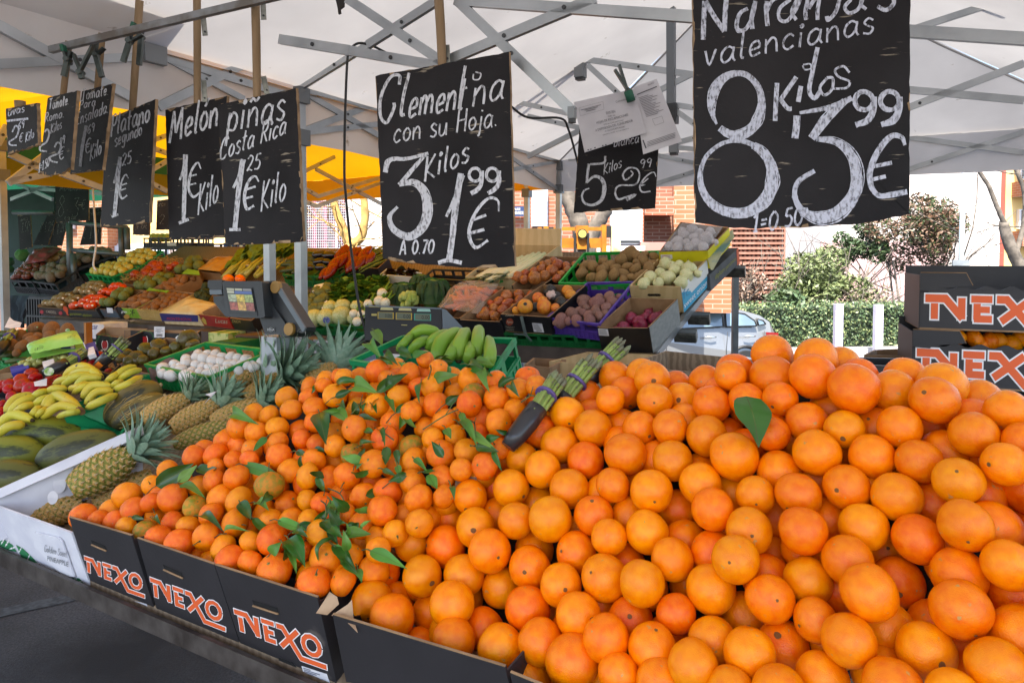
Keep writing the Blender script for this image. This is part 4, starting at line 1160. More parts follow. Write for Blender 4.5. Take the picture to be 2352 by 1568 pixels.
plastic_crate('bright green tray full of smooth white mushrooms',_t,-PFN*.11,M_gcr,slots=4)
def fruit_list(txt,fr,h,meshes,name,label,cat,group,parts=(),flat=1.0,amp=.0,rmul=1.0,surf=None,rot=None):
 for u,v,w,f in rows(txt,fr):
  p=(surf or PF)(u,v,h+rng.uniform(-.004,.004));r=w*depth(p)/F_PX/2*rmul
  inst(rng.choice(meshes),name,label,cat,group,p,rot(p) if rot else rquat(),r,parts)
def ball(name,m,sd,r=(1,1,1),amp=.06,fr=1.5,nu=16,nv=11,dim=0,top=None):
 mb=MB();mb.blob((0,0,0),r,nu,nv,amp,fr,sd,dimple=dim,top=top);return mb.mesh(name,m)
M_mush=mat('mushroom_white','#dcd9d6',.5,'#cfcac6',20,4,bump=.05)
MU=[ball('mushroom',M_mush,i,(1,1,1.12+.1*i)) for i in range(3)]
fruit_list("""400,590,140 400,640,115 480,660,125 515,550,115 520,585,95 585,610,140 640,490,115 640,535,125 655,665,150 700,610,90 690,690,125 740,550,105 755,470,125 765,435,105 810,575,105 830,490,130 860,430,90 780,630,105 860,640,112 890,580,105 940,440,105 925,510,122
940,630,122 975,590,95 1010,520,105 1020,460,88 1050,600,105 1090,540,105 1100,470,105 1080,585,90 1150,550,105 1180,480,105 1190,605,105 1270,490,115 1280,560,105 1320,530,105 1330,575,90 1430,520,115 1220,540,105 1360,560,90 960,480,90 580,560,90""",'Z4',.125,MU,'mushroom','smooth white mushroom in the bright green tray','mushroom','white mushrooms in the green tray')
# yellow bananas
M_ban=mat('banana_peel','#cfb42a',.5,'#b7b53a',5,3,.35,.65,bump=.08,val=.05,hue=.008)
scars(M_ban,'#5a4420',34,.69,.73)
M_bang=mat('green_banana_peel','#6f9a2a',.45,'#86a838',5,3,.35,.65,bump=.08,val=.06)
M_bant=mat('banana_tip','#3a2c18',.8,'#55431f',40,3)
def banana(par,fr,pts,w,m,surf=PF,h=(.05,.08,.05),name='banana'):
 P=[surf(*z2v(fr,x,y),hh) for (x,y),hh in zip(pts,h)]
 r=w*ZF[fr][0]*depth(P[1])/F_PX/2
 c=crom(P,8);n=len(c);mb=MB()
 rad=[r*(.38+.62*min(1,(math.sin(math.pi*min(.98,max(.02,i/(n-1))))*2.3)**.8)) for i in range(n)]
 b0=len(mb.v)
 mb.tube(c,rad,10,0)
 for i in range(n):
  for k in range(10):
   v=mb.v[b0+i*10+k];mb.v[b0+i*10+k]=c[i]+(v-c[i])*(1.04 if k%2==0 else .96)
 d0=(c[0]-c[1]).normalized();d1=(c[-1]-c[-2]).normalized()
 mb.tube([c[0]-d0*r*.1,c[0]+d0*r*.35],[rad[0]*1.03,rad[0]*.6],8,1)
 mb.tube([c[-1]-d1*r*.1,c[-1]+d1*r*.5],[rad[-1]*.9,rad[-1]*.55],8,1)
 return mb.build(name,[m,M_bant],par)
def bunch(label,fr,items,m,group,h=(.05,.08,.05),stem=None):
 t=thing('banana_bunch',label,'bananas',PFz(fr,*items[0][0][1],.05),group)
 for pts,w in items:banana(t,fr,pts,w,m,h=h)
 if stem:
  p,q=PFz(fr,*stem[0],h[2]),PFz(fr,*stem[1],h[2]);mb=MB();mb.tube([p,lerp(p,q,.6),q],[.012,.014,.012],8)
  mb.build('bunch_stem',mat('bunch_stem','#5a3b22',.85,'#7a5a2c',30,3),t)
 return t
YG='bunches of yellow bananas on the green crate'
HB=(.16,.19,.17)
bunch('yellow banana bunch at the back, next to the red tomatoes','Z3',[(((735,712),(940,615),(1155,735)),105),(((785,722),(960,660),(1120,700)),90),(((620,805),(760,750),(960,715)),80),(((712,832),(860,735),(1060,712)),95),(((862,862),(980,745),(1160,748)),95)],M_ban,YG,HB)
bunch('yellow banana bunch in the middle pointing right','Z3',[(((835,918),(950,845),(1090,805)),75),(((935,975),(1060,835),(1280,845)),100),(((975,1045),(1100,905),(1290,890)),90),(((990,1085),(1150,1010),(1330,935)),95),(((780,870),(900,840),(1000,800)),75)],M_ban,YG,HB)
bunch('small greenish yellow banana bunch on the bare crate end','Z3',[(((1215,800),(1290,730),(1400,670)),85),(((1280,792),(1380,675),(1540,610)),85),(((1350,780),(1470,690),(1605,650)),80),(((1300,878),(1460,815),(1610,730)),90),(((1270,850),(1330,800),(1400,790)),70)],M_ban,YG,HB)
bunch('yellow banana bunch at the left end of the crate','Z3',[(((70,1140),(180,985),(385,945)),110),(((100,1152),(250,1010),(420,975)),100),(((150,1165),(270,1075),(395,1050)),90),(((350,1000),(440,920),(560,895)),85),(((530,918),(620,865),(765,872)),85)],M_ban,YG,HB)
bunch('yellow banana bunch in front with a thick brown stem end','Z3',[(((370,1080),(470,995),(590,960)),85),(((490,1118),(560,985),(700,915)),95),(((535,1135),(650,945),(910,1095)),115),(((480,1195),(690,1060),(905,1105)),100),(((415,1195),(470,1125),(540,1085)),65),(((660,1185),(800,1140),(915,1130)),75),(((350,1190),(400,1120),(450,1080)),80)],M_ban,YG,HB,((890,1100),(935,1135)))
bunch('pair of large yellow bananas at the lower left','Z3',[(((-40,1300),(150,1165),(365,1225)),110),(((-40,1400),(110,1295),(280,1280)),105)],M_ban,YG,HB)
# green bananas in their crate
_g=[PF(803,826,.20),PF(1118,872,.20),PF(1183,776,.20),PF(925,770,.20)]
plastic_crate('green crate with the unripe green bananas behind the clementines',_g,-PFN*.15,M_gcr2,slots=4)
GB=(.20,.24,.20)
bunch('bunch of big green bananas leaning out of the green crate','A4',[(((905,1108),(985,1040),(1110,1065)),75),(((905,1190),(975,1125),(1050,1110)),70),(((1020,1170),(1080,1095),(1165,1058)),75),(((825,1175),(880,1115),(930,1060)),60),(((1085,1255),(1125,1120),(1245,1050)),105),(((1150,1260),(1190,1190),(1220,1120)),80)],M_bang,'green bananas',GB)
bunch('smaller hand of green bananas hanging at the right of its crate','A4',[(((1235,1245),(1240,1140),(1290,1045)),105),(((1358,1225),(1360,1120),(1372,1025)),92),(((1425,1290),(1448,1200),(1432,1095)),90),(((1290,1255),(1310,1190),(1320,1130)),75)],M_bang,'green bananas',GB)
# asparagus
M_asp=mat('asparagus','#7f9440',.55,'#98a860',9,3,.35,.65,val=.12);M_aspt=mat('asparagus_tip','#6d6c55',.6,'#77805a',20,3)
M_wrap=mat('black_wrapper','#1e1d20',.28,'#2a292c',8,3);M_band=mat('violet_band','#5a4a86',.5)
def asparagus(label,P,a,b,c,rad,n=12,sticker=None,fan=1.25):
 """tips a, mouth of the wrapper b, foot c"""
 t=thing('asparagus_bundle',label,'asparagus',b,'asparagus bundles')
 d=(a-b);L=d.length;d.normalize();s=d.cross(UPZ).normalized();u=s.cross(d)
 for k in range(n):
  rr_=rad*.8*math.sqrt((k+.5)/n);an=k*2.4
  o=s*(rr_*math.cos(an))+u*(rr_*math.sin(an))
  L2=L*rng.uniform(.86,1.05);r=rad*.24*rng.uniform(.85,1.1)
  p0,p1=b+o*.9-d*.01,b+o*fan+d*L2
  pts=[lerp(p0,p1,f)+s*(rng.uniform(-.1,.1)*r) for f in (0,.3,.6,.8,.92,1)]
  mb=MB();mb.tube(pts[:4],[r,r,r*.95,r*.95],7,0);mb.tube(pts[3:],[r*1.0,r*1.05,r*.25],7,1)
  for q in range(5):
   f=.35+q*.12;pp=lerp(p0,p1,f);aa=q*2.2
   n_=s*math.cos(aa)+u*math.sin(aa)
   mb.add([pp+n_*r*.98-d*r*.8+d.cross(n_)*r*.5,pp+n_*r*.98-d*r*.8-d.cross(n_)*r*.5,pp+n_*r*1.12+d*r*1.3],[(0,1,2)],1)
  mb.build('spear',[M_asp,M_aspt],t)
 mb=MB();q=lerp(b,a,.42);mb.tube([q-d*.0035,q+d*.0035],rad*(1+(fan-1)*.45)*1.08,16,0);mb.build('rubber_band',M_band,t)
 mb=MB();e=(c-b).normalized();pts=[b+d*.012,lerp(b,c,.3),lerp(b,c,.7),c]
 mb.tube(pts,[rad*1.12,rad*1.18,rad*1.08,rad*.8],18,0,sq=.92)
 w=mb.build('wrapper',M_wrap,t)
 if sticker:
  m=lerp(b,c,sticker[1]);n_=(CAM-m);n_=(n_-e*n_.dot(e)).normalized();x=e.cross(n_)
  m=m+n_*rad*1.22;mb=MB()
  if sticker[0]=='o':
   mb.prism([m+x*(i*rad*.55)+e*(j*rad*.9) for i,j in ((-1,-1),(1,-1),(1,1),(-1,1))],n_*.0006);mb.build('price_sticker',mat('orange_sticker','#e07a1c',.6),w)
  else:
   mb.prism([m+x*(rad*.8*math.cos(k*.4))+e*(rad*.8*math.sin(k*.4)) for k in range(16)],n_*.0006);mb.build('round_sticker',mat('green_sticker','#7fa83c',.5,'#dfe3d0',60,3),w)
 return t
def pf(fr,x,y,h):return PFz(fr,x,y,h)
asparagus('asparagus bundle standing with an orange price sticker on its black wrapper',0,pf('Z3',1445,300,.26),pf('Z3',1260,480,.22),pf('Z3',1105,620,.16),.024,12,('o',.55))
asparagus('asparagus bundle lying with a round green sticker over the tomatoes',0,pf('Z3',990,420,.18),pf('Z3',745,580,.18),pf('Z3',500,700,.17),.023,11,('g',.75))
asparagus('asparagus bundle cut by the left edge beside the kiwis',0,pf('Z3',165,205,.17),pf('Z3',55,345,.17),pf('Z3',-40,470,.15),.024,12)
_d=lambda x,y,k:W(*z2v('A7',x,y),cdepth(*z2v('A7',x,y))+k)
asparagus('nearer asparagus bundle wedged between clementines and oranges',0,_d(1480,285,-.03),_d(1345,490,-.05),_d(1185,695,-.03),.023,14)
asparagus('taller asparagus bundle leaning behind the nearer one',0,_d(1680,195,.03),_d(1500,420,.04),_d(1440,500,.05),.024,15)
asparagus('small asparagus bundle at the very top against the first oranges',0,_d(1850,105,.10),_d(1680,270,.10),_d(1620,330,.10),.024,15)
# left produce
M_tom=mat('tomato_skin','#b01c04',.28,'#9c1804',6,3,val=.08,hue=.008,spec=.35);M_raf=mat('raf_tomato_skin','#5d5a1c',.35,'#4a3a18',5,3,.35,.65,val=.12,hue=.02)
M_kiwi=mat('kiwi_skin','#8a5f36',.8,'#6f4a28',14,4,bump=.3,bscale=90,val=.1);M_gsep=mat('tomato_calyx','#4c5a1e',.7)
rib=lambda th,ph:1+.07*abs(math.cos(3.5*ph))*math.sin(th)-.16*math.exp(-(th/.35)**2)
TOM=[ball('tomato',M_tom,i,(1,1,.76),.05,1.2,24,12,top=rib) for i in range(3)]
RAF=[ball('green_tomato',M_raf,i,(1,1,.72),.06,1.2,24,12,top=rib) for i in range(3)]
mb=MB()
for k in range(5):
 a=k*1.2566;mb.add([(.03*math.cos(a+1.5),.03*math.sin(a+1.5),.66),(.03*math.cos(a-1.5),.03*math.sin(a-1.5),.66),(.34*math.cos(a),.34*math.sin(a),.70)],[(0,1,2)])
CALYX5=mb.mesh('calyx',M_gsep)
KIW=[ball('kiwi',M_kiwi,i,(1,1,1.32),.05) for i in range(3)]
mb=MB();mb.prism([(.30*math.cos(a*.4),-.985,.2+.22*math.sin(a*.4)) for a in range(16)],(0,-.02,0));STK=mb.mesh('sticker',mat('fruit_sticker','#d9e3d2',.5,'#6fae5a',3,2))
tomrot=lambda p:facing(p,.5,-.9)@Matrix.Rotation(math.pi,3,'X').to_quaternion()
plastic_crate('green crate of big kiwis at the back left of the table',pf4('Z3',((-170,470),(240,560),(900,270),(330,175)),.10),-PFN*.09,M_gcr)
fruit_list("430,190,170 590,215,180 240,270,140 335,285,120 445,280,100 570,270,130 690,240,100 140,375,130 250,385,130 370,340,165 190,460,95 90,330,110",'Z3',.13,KIW,'kiwi','large brown kiwi in the green crate at the back left','kiwi','kiwis in the green crate on the front table')
fruit_list("770,215,150 425,172,60",'Z3',.15,KIW[:1],'kiwi','large brown kiwi with a small round sticker','kiwi','stickered kiwis',[('sticker',STK)],rot=lambda p:(p-CAM).to_track_quat('Y','Z'))
card_box('black tomato tray with ripe red tomatoes at the left edge',pf4('Z3',((-330,900),(250,935),(700,700),(430,640)),.10),-PFN*.09,M_bcr,M_bcr,low=(.3,0,0,0))
fruit_list("40,830,130 110,830,155 110,875,130 240,770,155 255,830,175 325,830,135 360,705,155 400,755,145 500,885,150 600,790,175 670,760,120 -40,860,140",'Z3',.11,TOM,'tomato','ribbed red tomato in the black tray','tomato','red tomatoes in the black tray',[('calyx',CALYX5)],rot=tomrot)
fruit_list("370,885,215 130,955,120 30,1135,120 30,1050,110 550,900,110",'Z3',.10,TOM,'tomato','dull orange-red tomato below the black tray, above the bananas','tomato','loose tomatoes beside the bananas',[('calyx',CALYX5)],rot=tomrot)
plastic_crate('small black crate of tomatoes under the upright asparagus',pf4('Z3',((870,600),(1250,700),(1410,550),(965,485)),.12),-PFN*.10,M_bcr,slots=6)
fruit_list("910,560,140 960,610,130 1060,600,120 1130,480,90 1240,680,90 1150,560,110",'Z3',.09,TOM,'tomato','red tomato in the small black crate','tomato','tomatoes in the small black crate',[('calyx',CALYX5)],rot=tomrot)
M_pink=mat('pinkish_card','#8f6f70',.8,'#a08078',8,4)
card_box('cardboard box of dark green ribbed tomatoes',pf4('Z3',((1370,585),(1700,640),(2270,330),(1900,285)),.14),-PFN*.11,M_pink,M_card,low=(.25,0,0,0))
fruit_list("665,295,230 355,345,165 220,385,160 120,475,165 300,425,125 430,395,115 20,440,130 190,490,110 705,330,140 520,360,110 40,500,110 -60,430,120 -40,480,110",'Z4',.14,RAF,'green_tomato','dark green ribbed tomato in the cardboard box','tomato','dark green tomatoes in the cardboard box',[('calyx',CALYX5)],rot=tomrot)
_bx=card_box('low brown tray of pale green grapes with blue printed sides',pf4('Z3',((-150,720),(430,645),(1090,430),(560,425)),.11),-PFN*.08,M_card,M_card)
M_grape=mat('grape_skin','#b5b06a',.35,'#a5a85a',6,3,val=.08)
GR=ball('berry',M_grape,3,(1,1,1.1),.04,1.5,10,8)
r0=random.Random(4)
for bi,(quad,n) in enumerate(((((200,600),(420,600),(520,500),(420,500)),26),(((430,560),(640,560),(760,440),(560,430)),34),(((640,540),(760,520),(880,430),(700,410)),22))):
 t=thing('grape_bunch',('pale green grape bunch at the near end of the brown tray','pale green grape bunch in the middle of the brown tray','pale green grape bunch at the far end of the brown tray')[bi],'grapes',PFz('Z3',*quad[0],.1),'grape bunches')
 for k in range(n):
  q=bil([Vector(p) for p in quad],r0.random(),r0.random());p=PFz('Z3',q.x,q.y,.10+r0.uniform(-.015,.03))
  o=bpy.data.objects.new('berry',GR);COL.objects.link(o);o.parent=t;o.location=p-t.location
  s=.0155*r0.uniform(.85,1.1);o.scale=(s,s,s);o.rotation_euler=(r0.uniform(0,3),r0.uniform(0,3),0)
def slab(name,label,cat,fr,pts,h,th,m,group=None,mi2=None,parts=()):
 P=[PFz(fr,*p,h) for p in pts];mb=MB();n=(P[1]-P[0]).cross(P[2]-P[1]).normalized()
 if n.dot(CAM-P[0])<0:n=-n
 mb.prism([p-n*th for p in P],n*th)
 o=tag(mb.build(name,m,origin=P[0]),label,cat,group)
 for nm,pp,mm in parts:
  mb=MB();mb.prism([hit(*z2v(fr,*p),P[0]+n*.0012,n) for p in pp],-n*.0006);mb.build(nm,mm,o)
 return o
M_blue=mat('blue_card','#2a2f96',.55,'#252a86',10,3)
slab('small_carton','blue and white carton standing behind the grapes','carton','Z3',((675,345),(835,310),(860,410),(690,405)),.16,.03,M_blue,None,parts=[('label',[(700,340),(792,328),(796,385),(705,392)],M_paper),('side_print',[(798,322),(832,316),(852,405),(806,408)],M_paper)])
slab('small_carton','blue carton end at the right of the grape tray','carton','Z3',((965,360),(1080,330),(1105,430),(985,420)),.17,.03,M_blue)
slab('small_carton','white and dark carton corner above the asparagus tips','carton','Z3',((1010,400),(1065,385),(1085,465),(1000,490)),.18,.02,M_paper)
slab('small_carton','blue carton with white lettering in front of the grapes','carton','Z3',((110,620),(320,575),(330,635),(130,695)),.13,.02,M_blue)
slab('small_carton','white flap of a carton at the near end of the asparagus','carton','Z3',((480,560),(610,525),(625,590),(495,620)),.15,.015,M_paper)
slab('price_card','white printed price card stuck in the tomatoes','card','Z3',((385,790),(535,748),(530,830),(395,835)),.15,.002,M_paper)
_o=thing('celery_bag','light green printed plastic bag lying across the kiwi crate','bag',PFz('Z3',600,340,.12))
mb=MB();_qa=[PFz('Z3',*p,.19) for p in ((310,385),(340,470),(950,350),(870,210))]
vs=[];m,n=14,8
for i in range(m+1):
 for j in range(n+1):
  p=bil(_qa,j/n,i/m)
  vs.append(p+PFN*(.035*math.sin(math.pi*j/n)**.6*(.5+.5*math.sin(math.pi*i/m)**.3)+.006*noise.noise(Vector((i*.7,j*.9,2)))))
mb.add(vs,[(i*(n+1)+j,i*(n+1)+j+1,(i+1)*(n+1)+j+1,(i+1)*(n+1)+j) for i in range(m) for j in range(n)],0,True)
mb.add([p-PFN*.03 for p in _qa],[(0,1,2,3)]);mb.build('film',mat('green_film','#8fbf4c',.25,'#a5cc66',6,4),_o)
sl=Slate('Z3',_qa[0]+PFN*.037,PFN)
sl.write('celio',(395,440),(500,405),45,5);sl.write('celio',(770,300),(865,270),40,4);sl.build('printed_words',mat('dark_green_print','#3b5a2a',.5),_o)
for _l,(x,y,w,hh,a) in (('dark green avocado at the left edge below the kiwis',(60,490,200,120,10)),('dark green cucumber end under the blue carton',(190,545,240,70,8)),('long pale green courgette in front of the kiwi crate at the left edge',(60,245,260,80,-5))):
 p=PFz('Z3',x,y,.10);k=ZF['Z3'][0]*depth(p)/F_PX
 mb=MB();mb.blob((0,0,0),(hh*k/2,hh*k/2,w*k/2),16,12,.06,1.3,x)
 ax=(_Rt*math.cos(RD(a))+_Up*math.sin(RD(a))+_Fw*.3).normalized()
 inst(mb.mesh('green_vegetable',mat('dark_green_skin','#33421a',.45,'#45561f',8,4)),'green_vegetable',_l,'vegetable',None,p,ax.to_track_quat('Z','Y'))
M_blk=mat('black_glossy_card','#17171a',.4,'#1e1e22',8,3)
M_red=mat('red_ink','#b01f22',.6);M_grn=mat('green_ink','#3f9a4a',.6)
for k,(rimz,face,lab) in enumerate((((('Z3',1095,250),('Z3',1440,300),('Z3',1690,185),('Z3',1200,165)),(1195,350),'black tomato box with a red tomato print, left one of two at the back'),((('Z3',1515,205),('Z3',2235,250),('Z3',2290,200),('Z3',1420,200)),(1650,300),'black tomato box with white label and white letters, right one of two'))):
 R4=[PFz(*p,.08) for p in rimz]
 t=card_box(lab,R4,-UPZ*.16,M_blk,M_card,name='tomato_box')
 n=(R4[1]-R4[0]).cross(-UPZ).normalized()
 if n.dot(CAM-R4[0])<0:n=-n
 sl=Slate('Z3',R4[0]+n*.002,n,.0005)
 cx,cy=face
 for w_,mi,lf in ((62,1,0),(50,0,.0006)):
  fillpoly(sl,[(cx+w_*.62*math.cos(a*.4),cy+15+w_*1.05*math.sin(a*.4)) for a in range(16)],lf,mi)
 fillpoly(sl,[(cx-25,cy-30),(cx-5,cy-52),(cx+22,cy-58),(cx+30,cy-36),(cx+5,cy-26)],.0012,3)
 tx='SELECIONADO PORTUGAL'
 for i,c in enumerate(tx):
  a=math.pi*(1.12+.9*i/len(tx)) if k else math.pi*(.95+1.1*i/len(tx));rx,ry=(82,100) if not k else (100,88)
  if c==' ':continue
  q=(cx+rx*math.cos(a),cy+ry*math.sin(a));tg=Vector((-math.sin(a)*rx,math.cos(a)*ry)).normalized();nn=Vector((tg.y,-tg.x))
  add_text(sl.mb,c,sl.P(*q)+n*.001,sl.P(q[0]+tg.x*11,q[1]+tg.y*11)+n*.001,sl.P(q[0]+nn.x*15,q[1]+nn.y*15)-sl.P(*q),2)
 if not k:sl.write('mr Red',(1150,440),(1232,440),34,5,.05,1)
 else:sl.write('ed',(1990,345),(2090,330),130,15,.25,1)
 sl.build('printed_tomato',[M_red,M_ink_w,M_grn,mat('black_ink','#141416',.6)],t)
 if k:
  q=[hit(*z2v('Z3',*p),R4[0]+n*.004,n) for p in ((1758,160),(1880,162),(1878,285),(1758,285))]
  mb=MB();mb.prism(q,n*.0005);st=mb.build('label',M_paper,t)
  mb=MB();s=Slate('Z3',q[0]+n*.0008,n,.0003)
  for i in range(16):
   x=1785+i*4.5;s.line([(x,242),(x,272)],1.2+(i*7%3)*.7,smooth=False)
  for y,a,b in ((182,1775,1850),(196,1785,1840),(212,1770,1862),(224,1790,1835)):s.line([(a,y),(b,y)],4,smooth=False)
  s.build('barcode',M_ink_k,st)
_q=[PFz('A2',*p,.28) for p in ((28,955),(60,890),(85,912),(135,925),(125,955),(60,960))]
mb=MB();mb.prism(_q,(CAM-_q[0]).normalized()*.003);tag(mb.build('paper_sheet',M_paper,origin=_q[0]),'crumpled white paper standing behind the kiwi crate','paper')
_q=[PFz('Z4',*p,.2) for p in ((835,855),(965,818),(840,942),(905,880))]
mb=MB();mb.add([_q[0],_q[1],_q[3],_q[2]],[(0,1,2),(2,1,3)]);mb.prism([_q[1],_q[3],_q[2]],UPZ*.003);tag(mb.build('paper_sheet',M_paper,origin=_q[0]),'folded white paper strip stuck between two pineapples','paper')
# PRICE BOARDS
M_board=mat('blackboard','#1a181a',.62,'#2b292b',4,8,.35,.75,bump=.12,bscale=120,spec=.18)
_b=M_board.node_tree;_N=_b.nodes;_L=_b.links
_tc=_N.new('ShaderNodeTexCoord');_mp=_N.new('ShaderNodeMapping');_mp.inputs['Scale'].default_value=(14,14,120)
_nz=_N.new('ShaderNodeTexNoise');_nz.inputs['Scale'].default_value=1.0;_nz.inputs['Detail'].default_value=8
_mr=_N.new('ShaderNodeMapRange');_mr.inputs[1].default_value=.665;_mr.inputs[2].default_value=.72
_mx=_N.new('ShaderNodeMix');_mx.data_type='RGBA';_mx.inputs[7].default_value=srgb('#8d8373')
_pb=_N["Principled BSDF"];_src=_pb.inputs['Base Color'].links[0].from_socket
_L.new(_tc.outputs['Object'],_mp.inputs[0]);_L.new(_mp.outputs[0],_nz.inputs['Vector']);_L.new(_nz.outputs['Fac'],_mr.inputs[0])
_L.new(_mr.outputs[0],_mx.inputs[0]);_L.new(_src,_mx.inputs[6]);_L.new(_mx.outputs[2],_pb.inputs['Base Color'])
M_edge=mat('board_edge','#a58a6a',.8,'#7d664a',30,5)
M_chalk=chalk_mat('chalk','#cfd0d6');M_chalkw=chalk_mat('worn_chalk','#c6c9d6',.36,.54,190);M_chalkd=chalk_mat('faint_chalk','#6a6a66',.4,.55)
def board(label,fr,quad,d,yaw,handle=None,hw=.022,chips=14,group='hand-lettered price boards on the hanging rail',round_bottom=0.0,th=.010,name='price_board'):
 """quad TL, TR, BR, BL in frame fr; hangs at depth d turned by yaw"""
 c=Vector((sum(p[0] for p in quad)/4,sum(p[1] for p in quad)/4))
 u,v=z2v(fr,c.x,c.y);p0=W(u,v,d)
 r=Vector((math.cos(RD(yaw)),math.sin(RD(yaw)),0));n=Vector((math.sin(RD(yaw)),-math.cos(RD(yaw)),0))
 P=[hit(*z2v(fr,*q),p0,n) for q in quad]
 r0=random.Random(int(quad[0][0]*7+quad[0][1]))
 t=thing(name,label,'price board',(P[0]+P[1])/2,group)
 out=[]
 N=26
 for k in range(4):
  a,b=P[k],P[(k+1)%4];L=(b-a).length
  e=(b-a).normalized();inn=n.cross(e);
  if inn.dot(sum(P,Vector())/4-a)<0:inn=-inn
  for i in range(N):
   f=i/N;p=lerp(a,b,f)
   rough=.0022 if k in (1,3) else (.0035 if k==2 else .002)
   p=p+inn*(abs(noise.noise(Vector((p.x*40,p.z*40,k))))*rough*2)
   if k==2 and round_bottom:
    p=p+inn*(round_bottom*(abs(f-.5)*2)**3)
   if k==3 and i==0:p=p+UPZ*round_bottom
   out.append(p)
 cc=sum(out,Vector())/len(out)
 mb=MB();m=len(out)
 mb.add([cc]+out,[(0,1+(i+1)%m,1+i) for i in range(m)],0)
 back=[p-n*th for p in out]
 mb.add([cc-n*th]+back,[(0,1+i,1+(i+1)%m) for i in range(m)],0)
 mb.add(out+back,[(i,(i+1)%m,(i+1)%m+m,i+m) for i in range(m)],1)
 for _ in range(chips):
  k=r0.choice((0,1,2,2,3,3));i=r0.randrange(N);a=out[k*N+i];b=out[(k*N+i+r0.choice((1,1,2,4)))%m]
  inn=(cc-a).normalized();z=Vector((0,0,1)) if k==2 else Vector((0,0,-1)) if k==0 else inn
  dp=r0.uniform(.002,.03)**1.3 if k in (0,2) else r0.uniform(.0015,.005)
  o=n*.0006
  mb.add([a+o,b+o,lerp(a,b,r0.uniform(.7,1))+z*dp*r0.uniform(.2,1)+o,lerp(a,b,r0.uniform(0,.4))+z*dp+o],[(0,1,2,3)],1)
 mb.build('board_face',[M_board,M_edge],t)
 if handle:
  a,b=[hit(*z2v(fr,*q),p0-n*(th+.012),n) for q in handle]
  mb=MB();mb.tube([a,lerp(a,b,.5)+r*.001,b,b+(b-a).normalized()*.06],[hw*.62,hw*.6,hw*.56,hw*.55],10)
  mb.build('handle_stick',M_stick,t)
 sl_=Slate(fr,p0,n,.0014);sl_.k=.86
 return t,sl_
_w0=Slate.write
def _w1(s,txt,a,b,h,w,slant=.15,mi=0,wob=.03):_w0(s,txt,a,b,h,w*.82,slant,mi,wob)
Slate.write=_w1
def brush(sl,pts,w,mi=0,k=4,spread=.6,seed=1):
 """a broad stroke made of several passes of the chalk"""
 r0=random.Random(seed+int(pts[0][0]))
 W_=list(w) if hasattr(w,'__len__') else [w,w]
 m_=len(W_)-1;n_=len(pts)-1
 W_=[lerp(W_[min(m_-1,int(i/n_*m_))],W_[min(m_,int(i/n_*m_)+1)],i/n_*m_-min(m_-1,int(i/n_*m_))) for i in range(n_+1)] if m_ else W_*(n_+1)
 W_=[x*.86 for x in W_]
 sl.line(pts,[x*.93 for x in W_],mi,jit=.04)
 L,Rr=ribbon2([Vector(p) for p in pts],W_)
 for i in range(k):
  f=.08+.84*i/max(1,k-1)
  q=[tuple(lerp(L[j],Rr[j],min(1,max(0,f+r0.uniform(-.06,.06))))) for j in range(len(pts))]
  sl.line(q,[x/k*r0.uniform(.5,.9) for x in W_],mi,lift=.0004+.0001*i,jit=.25)
t,s=board('largest price board, on the right, offering oranges at 8 kilos','Z7',((112,-120),(1557,-150),(1549,1478),(130,1530)),1.42,-6,round_bottom=.02,chips=10)
for p in ([(185,265),(190,120),(195,10)],[(200,10),(250,100),(325,210)],[(325,210),(330,90),(340,-20)]):s.line(p,38)
brush(s,[(480,60),(430,90),(405,160),(420,205),(470,190),(510,110),(530,10)],26,k=2);s.line([(530,10),(505,120),(510,195)],34)
s.line([(610,175),(600,60),(605,10)],34);s.line([(605,80),(640,10),(690,-15)],26)
s.line([(760,0),(690,60),(690,130),(740,140),(800,60),(830,-20)],28);s.line([(815,-20),(770,80),(800,135)],28)
s.line([(880,-20),(860,80),(865,135)],32);s.line([(880,60),(920,0),(950,-10),(940,70),(940,135)],30)
s.line([(1090,-20),(1060,80),(1010,135),(1000,110)],30);s.line([(1160,0),(1120,50),(1150,90),(1210,60),(1240,-10)],28);s.line([(1235,-10),(1225,30),(1260,65)],26)
s.line([(1440,-20),(1440,30),(1390,70),(1335,45)],32)
s.write('valencianas',(190,440),(1330,215),175,20,.06)
def ring(cx,cy,rx,ry,a0,a1,n=22,tw=0):
 return [(cx+rx*math.cos(RD(a))+tw*math.sin(RD(a)),cy+ry*math.sin(RD(a))) for a in [a0+(a1-a0)*i/(n-1) for i in range(n)]]
brush(s,ring(405,690,165,205,140,490,tw=-6),[20,60,88,70,50,44,50,70,92,92,70,58],k=6,seed=3)
brush(s,ring(405,1170,240,240,-62,300),[60,90,112,110,95,78,70,50,36,34,34,40],k=7,seed=5)
s.line([(660,800),(665,680),(672,550)],36);s.line([(800,510),(690,670)],34);s.line([(690,650),(740,715),(770,720)],34);s.line([(830,570),(812,675)],36);s.line([(845,430),(890,425),(895,455),(855,462),(842,435)],12)
s.line([(940,315),(905,480),(885,600),(920,650),(960,600)],34);s.line([(1000,520),(955,580),(985,630),(1035,590),(1040,520),(1000,515)],22)
s.line([(1150,482),(1110,440),(1055,465),(1080,510),(1150,540),(1130,582),(1045,588)],18)
s.line([(790,915),(800,840),(805,765)],54)
brush(s,[(820,748),(960,725),(1060,700),(1165,648)],[22,34,44,40],k=3);brush(s,[(1120,670),(1010,770),(900,915)],[60,80,60],k=4)
brush(s,[(930,920),(1060,935),(1160,1020),(1200,1150),(1180,1280),(1080,1400),(960,1440),(850,1400),(790,1300),(810,1200),(920,1130)],[34,60,90,110,112,120,105,60,44,40,38],k=7,seed=8)
